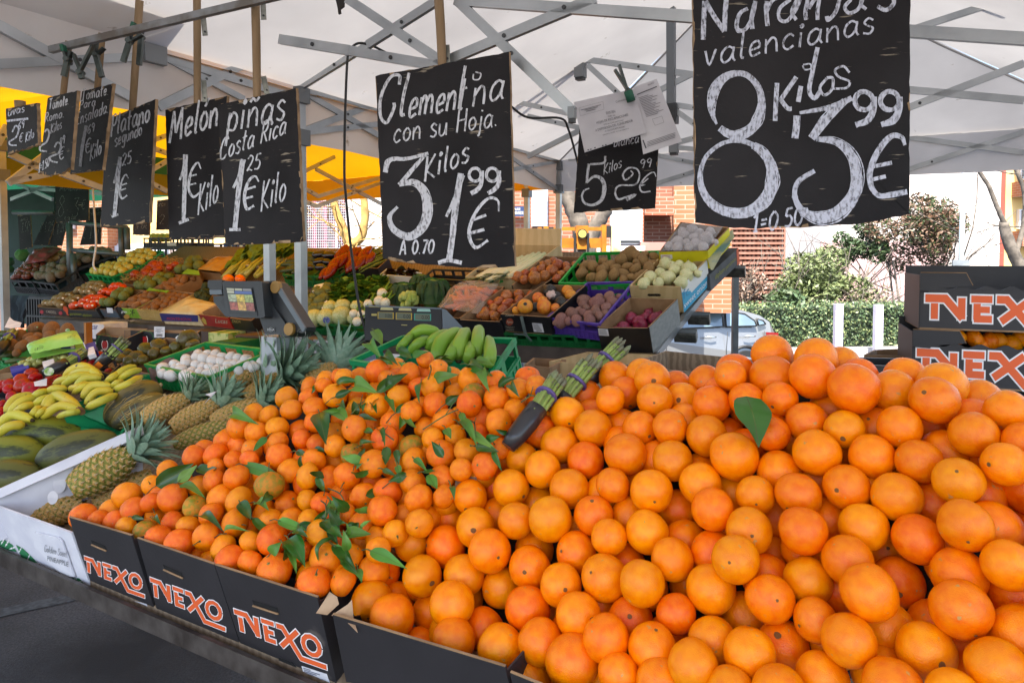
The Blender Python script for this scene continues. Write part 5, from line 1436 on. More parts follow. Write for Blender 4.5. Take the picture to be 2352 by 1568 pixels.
for cx in (1245,1415):brush(s,ring(cx,668,60,60,-20,340,16),[30,32,34,34,32],k=2);brush(s,[(cx+66,640),(cx+60,735),(cx+20,800),(cx-55,826)],[40,50,52,36],k=3)
brush(s,[(1515,960),(1495,910),(1430,900),(1350,980),(1290,1110),(1290,1220),(1340,1290),(1420,1285),(1530,1265)],[24,30,40,44,46,42,36,44,36],k=3);s.line([(1310,1100),(1430,1075)],30);s.line([(1305,1185),(1390,1165)],30)
s.write('1=0.50',(510,1535),(850,1480),120,20,.1)
s.build('chalk_lettering',M_chalkw,t)
t,s=board('tall price board in the centre, offering clementines with their leaf at 3 kilos','A5',((556,418),(1298,286),(1328,1500),(598,1455)),1.86,-26,((905,-30),(925,345)),.022,chips=16,round_bottom=.012)
s.line([(690,470),(690,420),(640,430),(590,530),(585,640),(620,680),(660,600),(660,570)],20)
s.line([(745,405),(715,520),(700,630),(720,635)],20)
s.write('ement',(735,655),(1060,600),185,20,.16);s.line([(1055,365),(1035,480),(1020,605)],18)
s.line([(1110,400),(1140,410),(1130,440),(1100,440),(1100,410)],9);s.write('na',(1090,590),(1280,545),185,18,.16)
s.write('con su Hoja.',(655,790),(1240,700),125,13,.1)
brush(s,[(612,955),(625,900),(660,880),(730,880),(850,850)],[26,30,24,20,18],k=2);brush(s,[(840,850),(770,930),(690,1025)],[18,24,26],k=2)
brush(s,[(690,1025),(770,1010),(830,1070),(845,1180),(810,1270),(740,1310),(660,1270),(635,1200),(680,1145)],[22,46,62,66,60,46,34,26,16],k=5,seed=2)
s.write('Kilos',(825,1005),(1085,890),135,16,.1)
brush(s,[(950,1200),(1000,1090),(1040,970)],[16,24,30],k=2);brush(s,[(1030,960),(1000,1150),(985,1300),(965,1440)],[40,44,44,44],k=4);s.line([(905,1455),(960,1440),(1035,1455)],26)
for cx in (1110,1205):brush(s,ring(cx,968,33,36,-20,340,14),17,k=2);brush(s,[(cx+38,945),(cx+34,1015),(cx+12,1050),(cx-24,1072)],[22,26,24],k=2)
s.line([(1240,1170),(1235,1110),(1180,1100),(1110,1180),(1075,1290),(1110,1370),(1180,1330)],[10,16,20,22,24,20,12]);s.line([(1090,1220),(1170,1190)],18);s.line([(1085,1290),(1160,1270)],20)
s.write("A 0.70",(690,1410),(885,1400),75,14,.1)
s.build('chalk_lettering',M_chalk,t)
M_x=M_chalk
t,s=board('price board for pineapples from Costa Rica, overlapping the melon board','A1',((1368,655),(1858,552),(1903,1520),(1412,1540)),1.98,-27,((1600,-40),(1612,600)),.02,chips=22)
s.write('pi\u00f1as',(1420,835),(1800,750),210,20,.12);s.write('Costa Rica',(1375,1005),(1800,840),130,14,.16)
brush(s,[(1465,1180),(1500,1110),(1530,1000)],[16,24,30],k=2);brush(s,[(1525,1000),(1500,1200),(1478,1430)],[38,38,36],k=4);s.line([(1440,1440),(1510,1440)],22)
s.write('25',(1545,1075),(1640,1055),95,13,.14)
s.line([(1625,1140),(1600,1105),(1560,1140),(1535,1230),(1550,1310),(1595,1290)],[10,16,22,24,22,12]);s.line([(1545,1190),(1605,1170)],16);s.line([(1540,1245),(1590,1232)],16)
s.write('Kilo',(1635,1330),(1800,1240),185,15,.1);s.build('chalk_lettering',M_x,t)
t,s=board('price board for melons at 1 euro a kilo','A1',((1036,686),(1425,602),(1440,1490),(1060,1505)),2.26,-27,((1235,-40),(1237,635)),.02,chips=24)
s.write('Mel\u00f3n',(1060,895),(1375,785),200,20,.12);brush(s,[(1130,1130),(1155,1060),(1165,970)],[14,20,24],k=2);brush(s,[(1165,970),(1160,1180),(1155,1380)],[34,34,30],k=3);s.line([(1122,1400),(1185,1375)],22)
s.line([(1262,1060),(1240,1020),(1200,1080),(1185,1180),(1215,1235),(1262,1200)],[8,14,18,20,18,10]);s.line([(1195,1105),(1235,1095)],12);s.line([(1190,1160),(1232,1150)],12)
s.write('Kilo',(1240,1350),(1375,1260),185,14,.1);s.build('chalk_lettering',M_x,t)
t,s=board('price board for second-grade bananas at 1,25 euro','A1',((668,748),(975,622),(937,1398),(628,1425)),2.36,-34,((875,5),(832,665)),.021,chips=24)
s.write('Platano',(695,862),(945,755),130,15,.1);s.write('segundo',(720,922),(895,845),85,10,.08)
brush(s,[(718,1150),(735,1090),(755,990)],[12,16,20],k=2);brush(s,[(758,985),(738,1180),(720,1350)],[26,28,26],k=3);s.line([(703,1360),(745,1345)],16);s.write('25',(765,1045),(830,1020),75,11,.1)
s.line([(808,1120),(790,1095),(765,1140),(755,1210),(768,1245),(800,1225)],[6,10,14,15,14,8]);s.line([(758,1165),(798,1150)],10);s.line([(756,1195),(792,1182)],10);s.build('chalk_lettering',M_x,t)
t,s=board('price board for salad tomatoes at 1,69 euro','A1',((515,572),(707,524),(642,1068),(438,1092)),2.27,-36,((640,210),(612,545)),.018,chips=18)
s.write('Tomate.',(512,632),(685,596),70,9,.1);s.write('Para',(500,690),(605,660),55,8,.1);s.write('Ensalada.',(480,788),(685,705),78,9,.1)
brush(s,[(520,880),(535,840),(548,790)],[10,14,16],k=2);brush(s,[(545,790),(520,920),(505,1045)],[18,20,18],k=2);s.write('69',(550,840),(598,825),55,9,.1);s.write('\u20ac',(533,965),(575,950),90,11,.1);s.write('Kilo',(565,1010),(640,965),100,10,.1);s.build('chalk_lettering',M_x,t)
t,s=board('price board for plum tomatoes at 2 kilos for 2,99','A1',((300,612),(484,568),(442,1085),(240,1112)),2.2,-36,((432,260),(398,580)),.017,chips=18,round_bottom=.02)
s.write('Tomate.',(308,690),(435,655),66,10,.1);s.write('Roma.',(282,770),(408,735),56,9,.1)
s.line([(282,830),(300,812),(312,840),(295,890),(255,920),(258,945),(298,950)],[12,13,14,14,13,14,10]);s.write('Kilos',(320,840),(392,805),60,8,.1)
s.line([(345,925),(362,895),(385,910),(370,960),(318,985),(325,1010),(365,1020)],[12,13,14,14,13,14,10]);s.write('99',(375,920),(412,895),50,8,.1);s.write('\u20ac',(370,1008),(410,990),75,9,.1);s.write('1=1.50',(245,1085),(312,1040),55,8,.1);s.build('chalk_lettering',M_x,t)
t,s=board('small worn price board for grapes at the far left','A1',((36,682),(232,645),(238,912),(46,972)),2.1,-30,((125,635),(125,690)),.026,chips=20)
s.write('uvas',(52,730),(160,700),50,8,.1);s.line([(45,760),(180,745)],16);s.line([(80,830),(100,790),(120,810),(105,860),(62,890),(70,910),(108,912)],[10,11,12,12,11,12,9]);s.write('69',(115,815),(158,800),48,8,.1);s.write('\u20ac',(122,895),(150,885),55,7,.1);s.write('Kilo',(162,895),(218,860),60,7,.1);s.build('chalk_lettering',M_chalkw,t)
t,s=board('price board for white onions at 5 kilos, half hidden by clipped papers','Z8',((405,740),(1185,660),(1138,1532),(348,1575)),2.75,-14,None,chips=12)
s.write('blanca',(735,940),(985,890),95,13,.1);s.line([(655,1025),(640,1090),(510,1105)],24);s.line([(495,1100),(475,1285)],30)
brush(s,[(475,1285),(540,1225),(610,1240),(645,1320),(620,1440),(540,1495),(460,1480),(430,1420),(450,1360),(500,1335)],[14,24,34,40,34,26,22,20,16,12],k=2)
s.write('Kilos',(635,1210),(818,1130),105,13,.1);s.line([(900,1165),(920,1200),(850,1255),(825,1200),(880,1140),(960,1150),(985,1220),(940,1300),(790,1310),(750,1370),(780,1440),(860,1420),(940,1400),(860,1450)],[14,16,20,22,18,18,18,20,18,22,24,22,30,30])
s.write('99',(985,1145),(1110,1125),85,14,.1);s.line([(1145,1225),(1120,1180),(1050,1220),(990,1310),(1010,1370),(1090,1365)],[10,14,18,20,18,14]);s.line([(1010,1290),(1070,1240)],14);s.line([(1000,1310),(1040,1300)],14)
s.build('chalk_lettering',M_chalk,t)
p0=W(*z2v('Z8',700,700),2.66);n=Vector((math.sin(RD(-14)),-math.cos(RD(-14)),0))
def sheet(label,quad,off,lines,th=.0015):
 P=[hit(*z2v('Z8',*q),p0+n*off,n) for q in quad]
 mb=MB();m=8;vs=[]
 for i in range(m+1):
  for j in range(m+1):
   a=lerp(lerp(P[0],P[1],j/m),lerp(P[3],P[2],j/m),i/m);vs.append(a+n*(.006*math.sin(i/m*3)*(j/m)+.002*noise.noise(Vector((i,j,off*90))*.5)))
 fs=[(i*(m+1)+j,(i+1)*(m+1)+j,(i+1)*(m+1)+j+1,i*(m+1)+j+1) for i in range(m) for j in range(m)]
 mb.add(vs,fs,0,True);mb.add([v-n*th for v in vs],[f[::-1] for f in fs],0,True)
 o=tag(mb.build('notice_sheet',mat('notice_paper','#d2d0d4',.35,'#c4c2c8',5,3),origin=P[0]),label,'notice')
 s=Slate('Z8',p0+n*(off+.0075),n,0)
 lines(s);s.build('printed_words',mat('notice_print','#55555c',.7),o)
 return o
def tx(s,w,a,b,h):
 A,B=s.P(*a),s.P(*b);d=Vector((b[0]-a[0],b[1]-a[1])).normalized();U=s.P(a[0]+d.y*h,a[1]-d.x*h)-A
 add_text(s.mb,w,A,B,U)
def l1(s):
 tx(s,'EXISTEN',(664,622),(752,605),24);tx(s,'THERE ARE',(680,650),(752,636),12);tx(s,'HOJAS DE RECLAMACIONES',(572,715),(876,636),22)
 tx(s,'OFFICIAL COMPLAINTS FORM',(640,728),(830,684),12);tx(s,'A DISPOSICI\u00d3N DEL CONSUMIDOR',(562,788),(922,692),22);tx(s,'AT THE CONSUMERS REQUEST',(652,792),(848,744),13);tx(s,'(DECRETO 152/2001, de 13 de septiembre)',(632,828),(882,762),11)
 tx(s,'Comunidad',(758,512),(858,484),20);tx(s,'de Madrid',(865,482),(952,460),18)
 for k,(a,b) in enumerate((((418,582),(612,530)),((455,583),(582,550)),((470,594),(560,572)))):s.line([a,b],5,smooth=False)
 for a,b in (((400,560),(632,498)),((632,498),(642,575)),((642,575),(414,638)),((414,638),(400,560))):s.line([a,b],1.5,smooth=False)
 for x,y in ((490,965),(515,960),(555,945),(630,925),(660,918),(735,898),(815,878),(848,868),(910,848),(950,840)):s.line([(x-7,y+1),(x+7,y-2)],11,smooth=False)
def l2(s):
 tx(s,'MADRID',(1070,350),(1128,322),18);s.line([(960,432),(1152,354)],9,smooth=False)
 for k in range(14):
  a=k/13;x0,y0=975+75*a,465+180*a;s.line([(x0,y0),(x0+190*(.5+.5*((k*7)%5)/5),y0-60*(.5+.5*((k*7)%5)/5))],4,smooth=False)
 for k in range(4):s.line([(1060,890+k*14),(1330,800+k*14)],4,smooth=False)
 s.line([(1018,870),(1048,950)],12,smooth=False)
 for a,b in (((1108,670),(1200,640)),((1200,640),(1220,700)),((1220,700),(1135,730)),((1135,730),(1108,670))):s.line([a,b],2,smooth=False)
sheet('printed form sheet clipped behind the consumer notice',((925,362),(1150,280),(1395,885),(1020,1008)),.004,l2)
sheet('plastic-sleeved consumer complaints notice in front of the onion board',((350,505),(930,378),(1052,800),(455,990)),.016,l1)
M_clamp=mat('clamp_steel','#3f4645',.4,'#565e5c',10,3,metal=.7);M_grip=mat('green_grip','#1b5a44',.6)
def clamp(label,fr,pivot,ends,tip,d,group='spring clamps',grip=True,w=.016):
 """two handles from the pivot to ends, jaws to tip"""
 P=lambda q:W(*z2v(fr,*q),d)
 c=P(pivot);t=thing('spring_clamp',label,'clamp',c,group)
 for k,e in enumerate(ends):
  q=P(e);mb=MB();off=_Fw*(.004*(1 if k else -1))
  mb.bar(c+off,q+off,w*.45,w,up=_Fw);hd=mb.build('clamp_handle',M_clamp,t)
  if grip and k==0:
   mb=MB();mb.bar(lerp(c,q,.55)+off,lerp(c,q,1.03)+off,w*.6,w*1.25,up=_Fw);mb.build('rubber_grip',M_grip,hd)
 mb=MB();q=P(tip);mb.bar(c,q,w*.9,w*.8,up=_Fw);mb.tube([c-_Fw*.014,c+_Fw*.014],w*.5,10);mb.build('clamp_jaw',M_clamp,t)
 return t
_t=clamp('spring clamp with green tip holding the two notices','Z8',(870,395),((745,195),(790,145)),(905,490),2.60,grip=False,w=.02)
mb=MB();a,b=W(*z2v('Z8',875,400),2.60),W(*z2v('Z8',905,495),2.60);mb.tube([a,b],.017,12);mb.build('rubber_grip',M_grip,_t)
clamp('spring clamp with green grip on the rail above the plum tomato board','A1',(425,375),((398,290),(440,320)),(400,480),2.16)
clamp('open spring clamp hanging in a V beside the plum tomato board','A1',(505,455),((600,265),(455,335)),(512,495),2.17,grip=False)
clamp('spring clamp behind the salad tomato handle','A1',(600,345),((612,255),(650,300)),(640,485),2.2,grip=False)
clamp('large spring clamp with green grip beside the banana board handle','A1',(812,260),((845,150),(890,215)),(772,390),2.2)
clamp('grey spring clamp behind the banana board handle','A1',(885,230),((900,190),(880,300)),(872,410),2.24,grip=False)
M_hk=mat('hook_steel','#8e8f88',.4,'#5e5f5a',20,3,metal=.8)
for lab,fr,pts,d in (('perforated metal strip on the rail right of the melon handle','A1',[(1272,85),(1287,225)],2.16),('perforated metal strip at the top above the pineapple board','A1',[(1648,-10),(1654,125)],2.08),('metal hanger strip behind the top of the melon board','A1',[(1278,505),(1285,640)],2.22),('metal hanger strip behind the top of the pineapple board','A1',[(1652,480),(1675,590)],2.14),('metal hanger strip above the clementine board','A5',[(950,250),(955,350)],1.9)):
 a,b=[W(*z2v(fr,*p),d) for p in pts];mb=MB();mb.bar(a,b,.016,.003,up=_Fw.cross((b-a).normalized()).cross((b-a)).normalized()*-1)
 o=tag(mb.build('metal_strip',M_hk,origin=a),lab,'bracket');mb=MB();mb.tube([b+UPZ*.012-_Fw*.004,b+UPZ*.012+_Fw*.004],.003,8);mb.build('rivet',M_darkplastic,o)
def cable(label,pts,d0,d1,r,m,name='cable'):
 P=[W(u,v,lerp(d0,d1,i/(len(pts)-1))) for i,(u,v) in enumerate(pts)]
 mb=MB();mb.tube(crom(P,6),r,7);return tag(mb.build(name,m,origin=P[0]),label,'cable')
M_cab=mat('black_cable','#1c1c1d',.5)
cable('black power cable looping over the frame and hanging down to the scale',[z2v('A5',612,292),z2v('A5',545,258),z2v('A5',470,240),z2v('A5',425,265),z2v('A5',402,320),z2v('A5',388,640),z2v('A5',384,950),z2v('A4',475,130),z2v('A4',508,470),z2v('A4',560,850),z2v('A4',600,1020),z2v('A4',622,1120)],2.95,2.75,.0055,M_cab)
cable('thin black cable sagging behind the clementine board towards the notices',[z2v('A5',1300,585),z2v('A5',1400,650),z2v('A5',1580,655),z2v('A5',1625,720),z2v('A5',1660,840),z2v('A5',1690,960)],3.3,3.6,.006,M_cab)
cable('white cable hanging in front of the far potato crates',[z2v('A2',580,70),z2v('A2',592,240),z2v('A2',602,430),z2v('A2',586,560),z2v('A2',605,600)],5.6,5.6,.008,mat('white_cable','#c9c9cc',.5))
mb=MB();_c=[W(*z2v('A5',*p),2.3) for p in ((335,0),(385,-5),(382,35),(362,50),(365,72),(350,78),(345,40))]
mb.prism(_c,_Fw*.01);tag(mb.build('cloth_scrap',mat('dark_cloth','#2e2a28',.9),origin=_c[0]),'scrap of dark cloth knotted to the frame at the top','cloth')
# SCALES BETWEEN THE TABLES
M_scale=mat('scale_grey','#303337',.42,'#2a2d31',6,4,bump=.06,bscale=150);M_scale_d=mat('scale_dark','#1f2125',.4)
M_scale_l=mat('scale_light','#6b757d',.4,'#5f6972',6,3);M_knob=mat('scale_knob','#a07a3c',.5)
sc=thing('weighing_scale','dark grey touchscreen shop scale on a white column','scale',W(*z2v('Z2',1590,1400),2.72))
dS=2.66;nS=Vector((-.25,-.95,.12)).normalized()
def sp(x,y,off=0.0,d=dS):return hit(*z2v('Z2',x,y),W(*z2v('Z2',1200,950),d)+nS*off,nS)
def spr(name,pts,off,th,m,par=sc):
 mb=MB();mb.prism([sp(x,y,off) for x,y in pts],-nS*th);return mb.build(name,m,par)
body=spr('scale_body',[(1400,1000),(1530,985),(1700,1240),(1800,1330),(1740,1395),(1650,1405),(1620,1372),(1440,1366),(1380,1180)],0,.16,M_scale)
arm=spr('back_panel',[(1395,705),(1560,698),(1600,720),(1640,780),(1960,1280),(1955,1330),(1925,1352),(1870,1350),(1790,1325),(1520,985),(1440,800)],-.012,.07,M_scale_d)
spr('back_panel_edge',[(1600,735),(1632,785),(1945,1290),(1925,1335),(1905,1330),(1890,1300),(1590,820)],.0,.012,M_scale_l,arm)
head=spr('monitor_housing',[(905,725),(930,706),(1385,702),(1402,715),(1442,1145),(1425,1160),(1375,1166),(975,1152),(955,1130)],.05,.10,M_scale)
spr('screen_bezel',[(930,770),(1285,785),(1350,1140),(995,1112)],.053,.004,M_scale_d,head)
lhs=spr('printer_roll_cover',[(722,712),(735,692),(900,690),(908,860),(760,872),(750,800),(726,780)],.03,.12,M_scale)
spr('paper_slot',[(742,815),(895,812),(905,868),(752,872)],.035,.01,M_scale_l,lhs)
spr('support_arm',[(795,890),(905,885),(940,880),(985,1110),(960,1150),(940,1140),(800,965)],.02,.10,M_scale)
spr('arm_window',[(880,960),(940,890),(985,1105)],.024,.01,M_scale_d)
scr=spr('screen',[(960,790),(1270,800),(1320,1088),(1015,1070)],.056,.002,mat('screen_off','#3a3d33',.2))
q=[sp(*p,.0575) for p in ((960,790),(1270,800),(1320,1088),(1015,1070))]
cells=[(0,.0,.3,.1,'#8f8f7c'),(.33,0,.62,.1,'#8f8f7c'),(.65,0,1,.1,'#6e6e70'),(0,.12,.28,.22,'#9a9a86'),(.3,.12,1,.24,'#3b4f84'),(0,.27,.33,.60,'#6d735f'),(.34,.27,.66,.60,'#8d7c34'),(.67,.27,1,.60,'#6b7446'),(0,.62,.33,.97,'#6e3830'),(.34,.62,.66,.97,'#8a6a34'),(.67,.62,1,.97,'#63352f')]
for k,(a0,b0,a1,b1,c) in enumerate(cells):
 mb=MB();mb.add([bil([q[0],q[1],q[2],q[3]],a,b)+nS*.0004 for a,b in ((a0,b0),(a1,b0),(a1,b1),(a0,b1))],[(0,1,2,3)])
 mm=mat('screen_tile_'+c[1:],c,.3,c if k<5 else '#%02x%02x%02x'%tuple(min(255,int(int(c[i:i+2],16)*1.5)) for i in (1,3,5)),90,4,.4,.6)
 b_=mm.node_tree.nodes['Principled BSDF'];b_.inputs['Emission Color'].default_value=srgb(c);b_.inputs['Emission Strength'].default_value=.12
 mb.build('screen_tile',mm,scr)
for x,y in ((1566,777),(1735,1304)):
 c=sp(x,y,.006);mb=MB();s_=nS.cross(UPZ).normalized();u_=s_.cross(nS)
 mb.prism([c+s_*(.020*math.cos(a*.314))+u_*(.024*math.sin(a*.314)) for a in range(20)],-nS*.02);mb.build('joint_cap',M_knob,sc)
mb=MB();mb.prism([sp(x,y,.002) for x,y in ((1465,1275),(1575,1280),(1570,1340),(1460,1332))],-nS*.001);lb=mb.build('maker_plate',M_scale_d,sc)
mb=MB();A,B=sp(1472,1322,.0035),sp(1562,1326,.0035);add_text(mb,'DINA',A,B,sp(1472,1295,.0035)-A)
mb.tube([sp(1517+26*math.cos(a*.5),1310+26*math.sin(a*.5),.003) for a in range(1,6)],.0006,4);mb.tube([sp(1517+26*math.cos(a*.5),1310+26*math.sin(a*.5),.003) for a in range(7,12)],.0006,4)
mb.build('maker_name',mat('silver_print','#c2c4c6',.4),lb)
mb=MB();c=sp(1900,1365,-.01);mb.tube([c+s_*(.018*math.cos(a*.5))+u_*(.02*math.sin(a*.5)) for a in range(13)],.0016,6);mb.build('wire_ring',M_hk,sc)
mb=MB();a,b=W(*z2v('Z4',1592,240),2.74),W(*z2v('Z4',1592,520),2.74)
mb.box(lerp(a,b,.5)-UPZ*.35,.085,.085,(a-b).length+.7,E1,E2);mb.build('column',mat('white_paint_column','#c9ced2',.45,'#aeb4ba',5,5),sc)
s2=thing('weighing_scale','low dark scale with three small digital displays behind the green bananas','scale',W(*z2v('A4',860,1060),2.80))
n2=Vector((-.1,-.93,.36)).normalized();b2=W(*z2v('A4',860,960),2.75)
def s2p(x,y,off=0.0):return hit(*z2v('A4',x,y),b2+n2*off,n2)
mb=MB();mb.prism([s2p(*p) for p in ((606,874),(1118,892),(1128,1130),(602,1110))],-n2*.10);f2=mb.build('scale_body',M_scale_d,s2)
mb=MB();mb.prism([s2p(*p,.004) for p in ((1122,896),(1150,905),(1310,1075),(1300,1110),(1130,1110))],-n2*.05);mb.build('side_shell',M_scale_l,s2)
mb=MB();mb.prism([s2p(*p,.003) for p in ((606,874),(1118,892),(1119,902),(606,884))],-n2*.003);mb.build('top_edge',M_scale_l,s2)
for k,(x0,y0,x1,y1,c) in enumerate(((690,920,797,965,'#b99a2e'),(812,924,920,970,'#b99a2e'),(935,930,1048,976,'#2f9a8a'))):
 P4=[s2p(x0,y0,.002),s2p(x1,y0+3,.002),s2p(x1,y1+3,.002),s2p(x0,y1,.002)]
 mb=MB();mb.prism(P4,-n2*.002);d_=mb.build('display_frame',mat('display_frame_'+c[1:],c,.5),s2)
 mb=MB();P5=[lerp(p,sum(P4,Vector())/4,.10)+n2*.0006 for p in P4];mb.add(P5,[(0,1,2,3)]);mb.build('lcd',mat('lcd_grey','#5f6658',.3),d_)
 mb=MB();a=s2p(x0+50,y1-8,.0035);add_text(mb,('0.000','0.00','0.00')[k],a,s2p(x1-8,y1-6,.0035),s2p(x0+50,y0+12,.0035)-a);mb.build('digits',mat('lcd_digit','#23261f',.5),d_)
 mb=MB();mb.prism([s2p(x0+22,y0-32,.002),s2p(x1-8,y0-30,.002),s2p(x1-2,y0-12,.002),s2p(x0+18,y0-14,.002)],-n2*.001);mb.build('display_tab',mat('tab_'+c[1:],'#b6ad7c' if k<2 else '#8fb8ae',.5),s2)
mb=MB();s=Slate('A4',b2,n2,.003);s.line([(632,886),(705,889)],5,smooth=False);s.line([(650,940),(685,940)],14);s.line([(850,1008),(890,1010)],5,smooth=False);s.build('printed_marks',mat('yellowish_print','#a89a5a',.6),s2)
# REAR RACKS: BOXES AND PRODUCE
def pr4(fr,pts,h):return [PRz(fr,*p,h) if len(p)==2 else PRz(p[0],p[1],p[2],h) for p in pts]
DN=-PRN
def rear_list(txt,fr,h,meshes,name,label,cat,group,parts=(),rot=None,rmul=1.0):
 fruit_list(txt,fr,h,meshes,name,label,cat,group,parts,rmul=rmul,surf=PR,rot=rot)
def fill_tray(rim,r,meshes,name,label,cat,group,h=0.0,heap=.03,sd=0,parts=(),inset=.12,sq=.93,rot=None):
 r0=random.Random(sd)
 w=(rim[1]-rim[0]).length;l=(rim[3]-rim[0]).length
 nu,nv=max(1,int(w*(1-inset)/(2*r*sq))),max(1,int(l*(1-inset)/(1.8*r*sq)))
 for j in range(nv):
  for i in range(nu):
   a=(i+.5+(.25 if j%2 else -.25))/nu+r0.uniform(-.06,.06)/nu*3;b=(j+.5)/nv+r0.uniform(-.05,.05)/nv*3
   a,b=inset/2+a*(1-inset),inset/2+b*(1-inset)
   p=bil(rim,min(.97,max(.03,a)),b)+PRN*(h+heap*math.sin(math.pi*min(1,max(0,a)))*math.sin(math.pi*b)**.5+r0.uniform(-.25,.3)*r)
   inst(r0.choice(meshes),name,label,cat,group,p,rot(p) if rot else rquat(r0),r*r0.uniform(.9,1.1),parts)
M_onion=mat('onion_skin','#b8703e',.25,'#8c4628',7,4,.35,.65,bump=.1,stretch=(1,1,.3),val=.2,hue=.015)
M_won=mat('white_onion_skin','#d8d3a8',.32,'#c3c78c',6,4,.35,.65,stretch=(1,1,.3),val=.06)
M_ron=mat('red_onion_skin','#6d1430',.3,'#8c2546',7,4,.35,.65,stretch=(1,1,.3),val=.1)
M_pot=mat('potato_skin','#9a7a4c',.8,'#7f6138',9,5,.35,.65,bump=.2,bscale=50,val=.1);M_rpot=mat('red_potato_skin','#8f6a60',.8,'#77504a',8,5,.35,.65,bump=.2,bscale=50,val=.1,hue=.01)
M_gar=mat('garlic_skin','#c9c3c2',.6,'#a99fa6',9,4,.35,.65,val=.06)
M_grap=mat('grapefruit_peel','#e0952c',.4,'#d8702a',2.5,3,.35,.65,bump=.3,bscale=60,hue=.015,val=.06)
M_per=mat('persimmon_skin','#d8480c',.25,'#c83a08',4,3,val=.08);M_apple=mat('russet_apple_skin','#8f7446',.6,'#7a5f38',6,4,val=.1);M_yap=mat('yellow_apple_skin','#c9b44c',.35,'#b8ab4c',5,3,val=.06)
M_cust=mat('custard_apple_skin','#6f7a34',.6,'#57602a',30,4,bump=.6,bscale=28,val=.1);M_pom=mat('pomegranate_skin','#b2471c',.35,'#8f2c14',4,3,val=.1)
M_art=mat('artichoke_leaf','#6f7640',.6,'#565f30',8,3,val=.12);M_aub=mat('aubergine_skin','#1a1018',.15,'#24161f',6,3,spec=.7);M_pep=mat('red_pepper_skin','#8f1d0c',.25,'#5f1a0c',5,3,val=.12);M_cour=mat('courgette_skin','#2d3a18',.45,'#3f4e22',14,4)
onion_top=lambda th,ph:1+.55*math.exp(-(th/.22)**2)-.05*math.exp(-((math.pi-th)/.3)**2)
ON=[ball('onion',M_onion,i,(1,1,.84),.04,1.2,18,14,top=onion_top) for i in range(3)]
WON=[ball('onion',M_won,i,(1,1,.86),.04,1.2,18,14,top=onion_top) for i in range(2)]
RON=[ball('onion',M_ron,i,(1,1,.86),.04,1.2,18,14,top=onion_top) for i in range(2)]
POT=[ball('potato',M_pot,i,(1,.85,1.25),.16,1.2) for i in range(4)];RPOT=[ball('potato',M_rpot,i+5,(1,.9,1.12),.15,1.2) for i in range(4)]
GPOT=[ball('potato',mat('grey_potato_skin','#7a6a58',.75,'#62533f',9,5,bump=.2,bscale=50,val=.12),i+9,(1,.9,1.2),.15,1.2,12,9) for i in range(3)]
GAR=[ball('garlic_bulb',M_gar,i,(1,1,.9),.03,1.2,24,14,top=lambda th,ph:1+.09*abs(math.cos(4*ph))*math.sin(th)+.5*math.exp(-(th/.2)**2)) for i in range(2)]
GRF=[ball('grapefruit',M_grap,i,(1,1,.94),.04,1.2,24,16,dim=.03) for i in range(3)]
PER=[ball('persimmon',M_per,i,(1,1,.85),.05,1.2,14,10) for i in range(2)];APP=[ball('apple',M_apple,i,(1,1,.9),.04,1.2,16,12,dim=.16) for i in range(2)];YAP=[ball('apple',M_yap,i,(1,1,.9),.04,1.2,16,12,dim=.16) for i in range(2)]
CUS=[ball('custard_apple',M_cust,i,(1,1,1.05),.16,3.5,18,14) for i in range(3)];POM=[ball('pomegranate',M_pom,i,(1,1,.95),.08,1.3,16,12,top=lambda th,ph:1+.35*math.exp(-(th/.16)**2)) for i in range(2)]
ART=[ball('artichoke',M_art,i,(1,1,1.15),.25,4.5,16,14) for i in range(3)];KIW2=KIW
mb=MB();mb.tube([(0,0,.85),(.02,.02,1.15),(.05,.0,1.42)],[.16,.09,.05],6);NECK=mb.mesh('dry_neck',mat('dry_onion_neck','#7d5c3a',.9))
mb=MB();mb.prism([(.26*math.cos(a*.4),-.985,.22*math.sin(a*.4)) for a in range(16)],(0,-.03,0));STW=mb.mesh('sticker',mat('white_sticker','#e4dfd6',.5));
mb=MB();mb.prism([(.24*math.cos(a*.4),-1.0,.3+.20*math.sin(a*.4)) for a in range(16)],(0,-.03,0));STB=mb.mesh('sticker',mat('black_sticker','#22221f',.4))
tocam=lambda p:((p-CAM)+Vector((rng.uniform(-.8,.8),0,rng.uniform(-.8,.8)))).to_track_quat('Y','Z')
M_wcrate=wave_mat('poplar_wood','#d3bd92','#cbb487',6,.7,'X',3)
# right part of the rack
fl=plastic_crate('lower green crate holding up the grapefruit box',pr4('Z5',((835,1200),(1400,1222),(1700,1010),(1130,990)),.08),DN*.085,M_gdk,slots=6)
plastic_crate('lower green crate with white stencilled word under the purple crate',pr4('Z5',((1410,1222),(2040,1240),(2330,1020),(1720,1000)),.08),DN*.085,M_gdk,slots=6)
card_box('dark box of brown onions, lower one in the onion row',pr4('Z5',((268,1012),(788,1036),(1228,655),(800,650)),.16),DN*.16,M_blk,M_card,low=(.08,0,0,0),name='onion_box')
OB='brown onions in the rear boxes'
rear_list("600,970,170 720,988,130 710,890,140 820,912,150 770,805,150 875,830,150 870,730,160 1025,715,150 1025,790,150 965,872,110 1170,720,120 920,800,90 600,925,120 690,960,100 1130,770,110 530,985,90",'Z5',.13,ON,'onion','brown onion in the lower onion box','onion',OB,[('dry_neck',NECK)])
card_box('dark box of brown onions, upper one beside the leeks',pr4('Z5',((930,600),(1310,610),(1815,245),(1345,235)),.14),DN*.12,M_blk,M_card,low=(.5,0,0,0),name='onion_box')
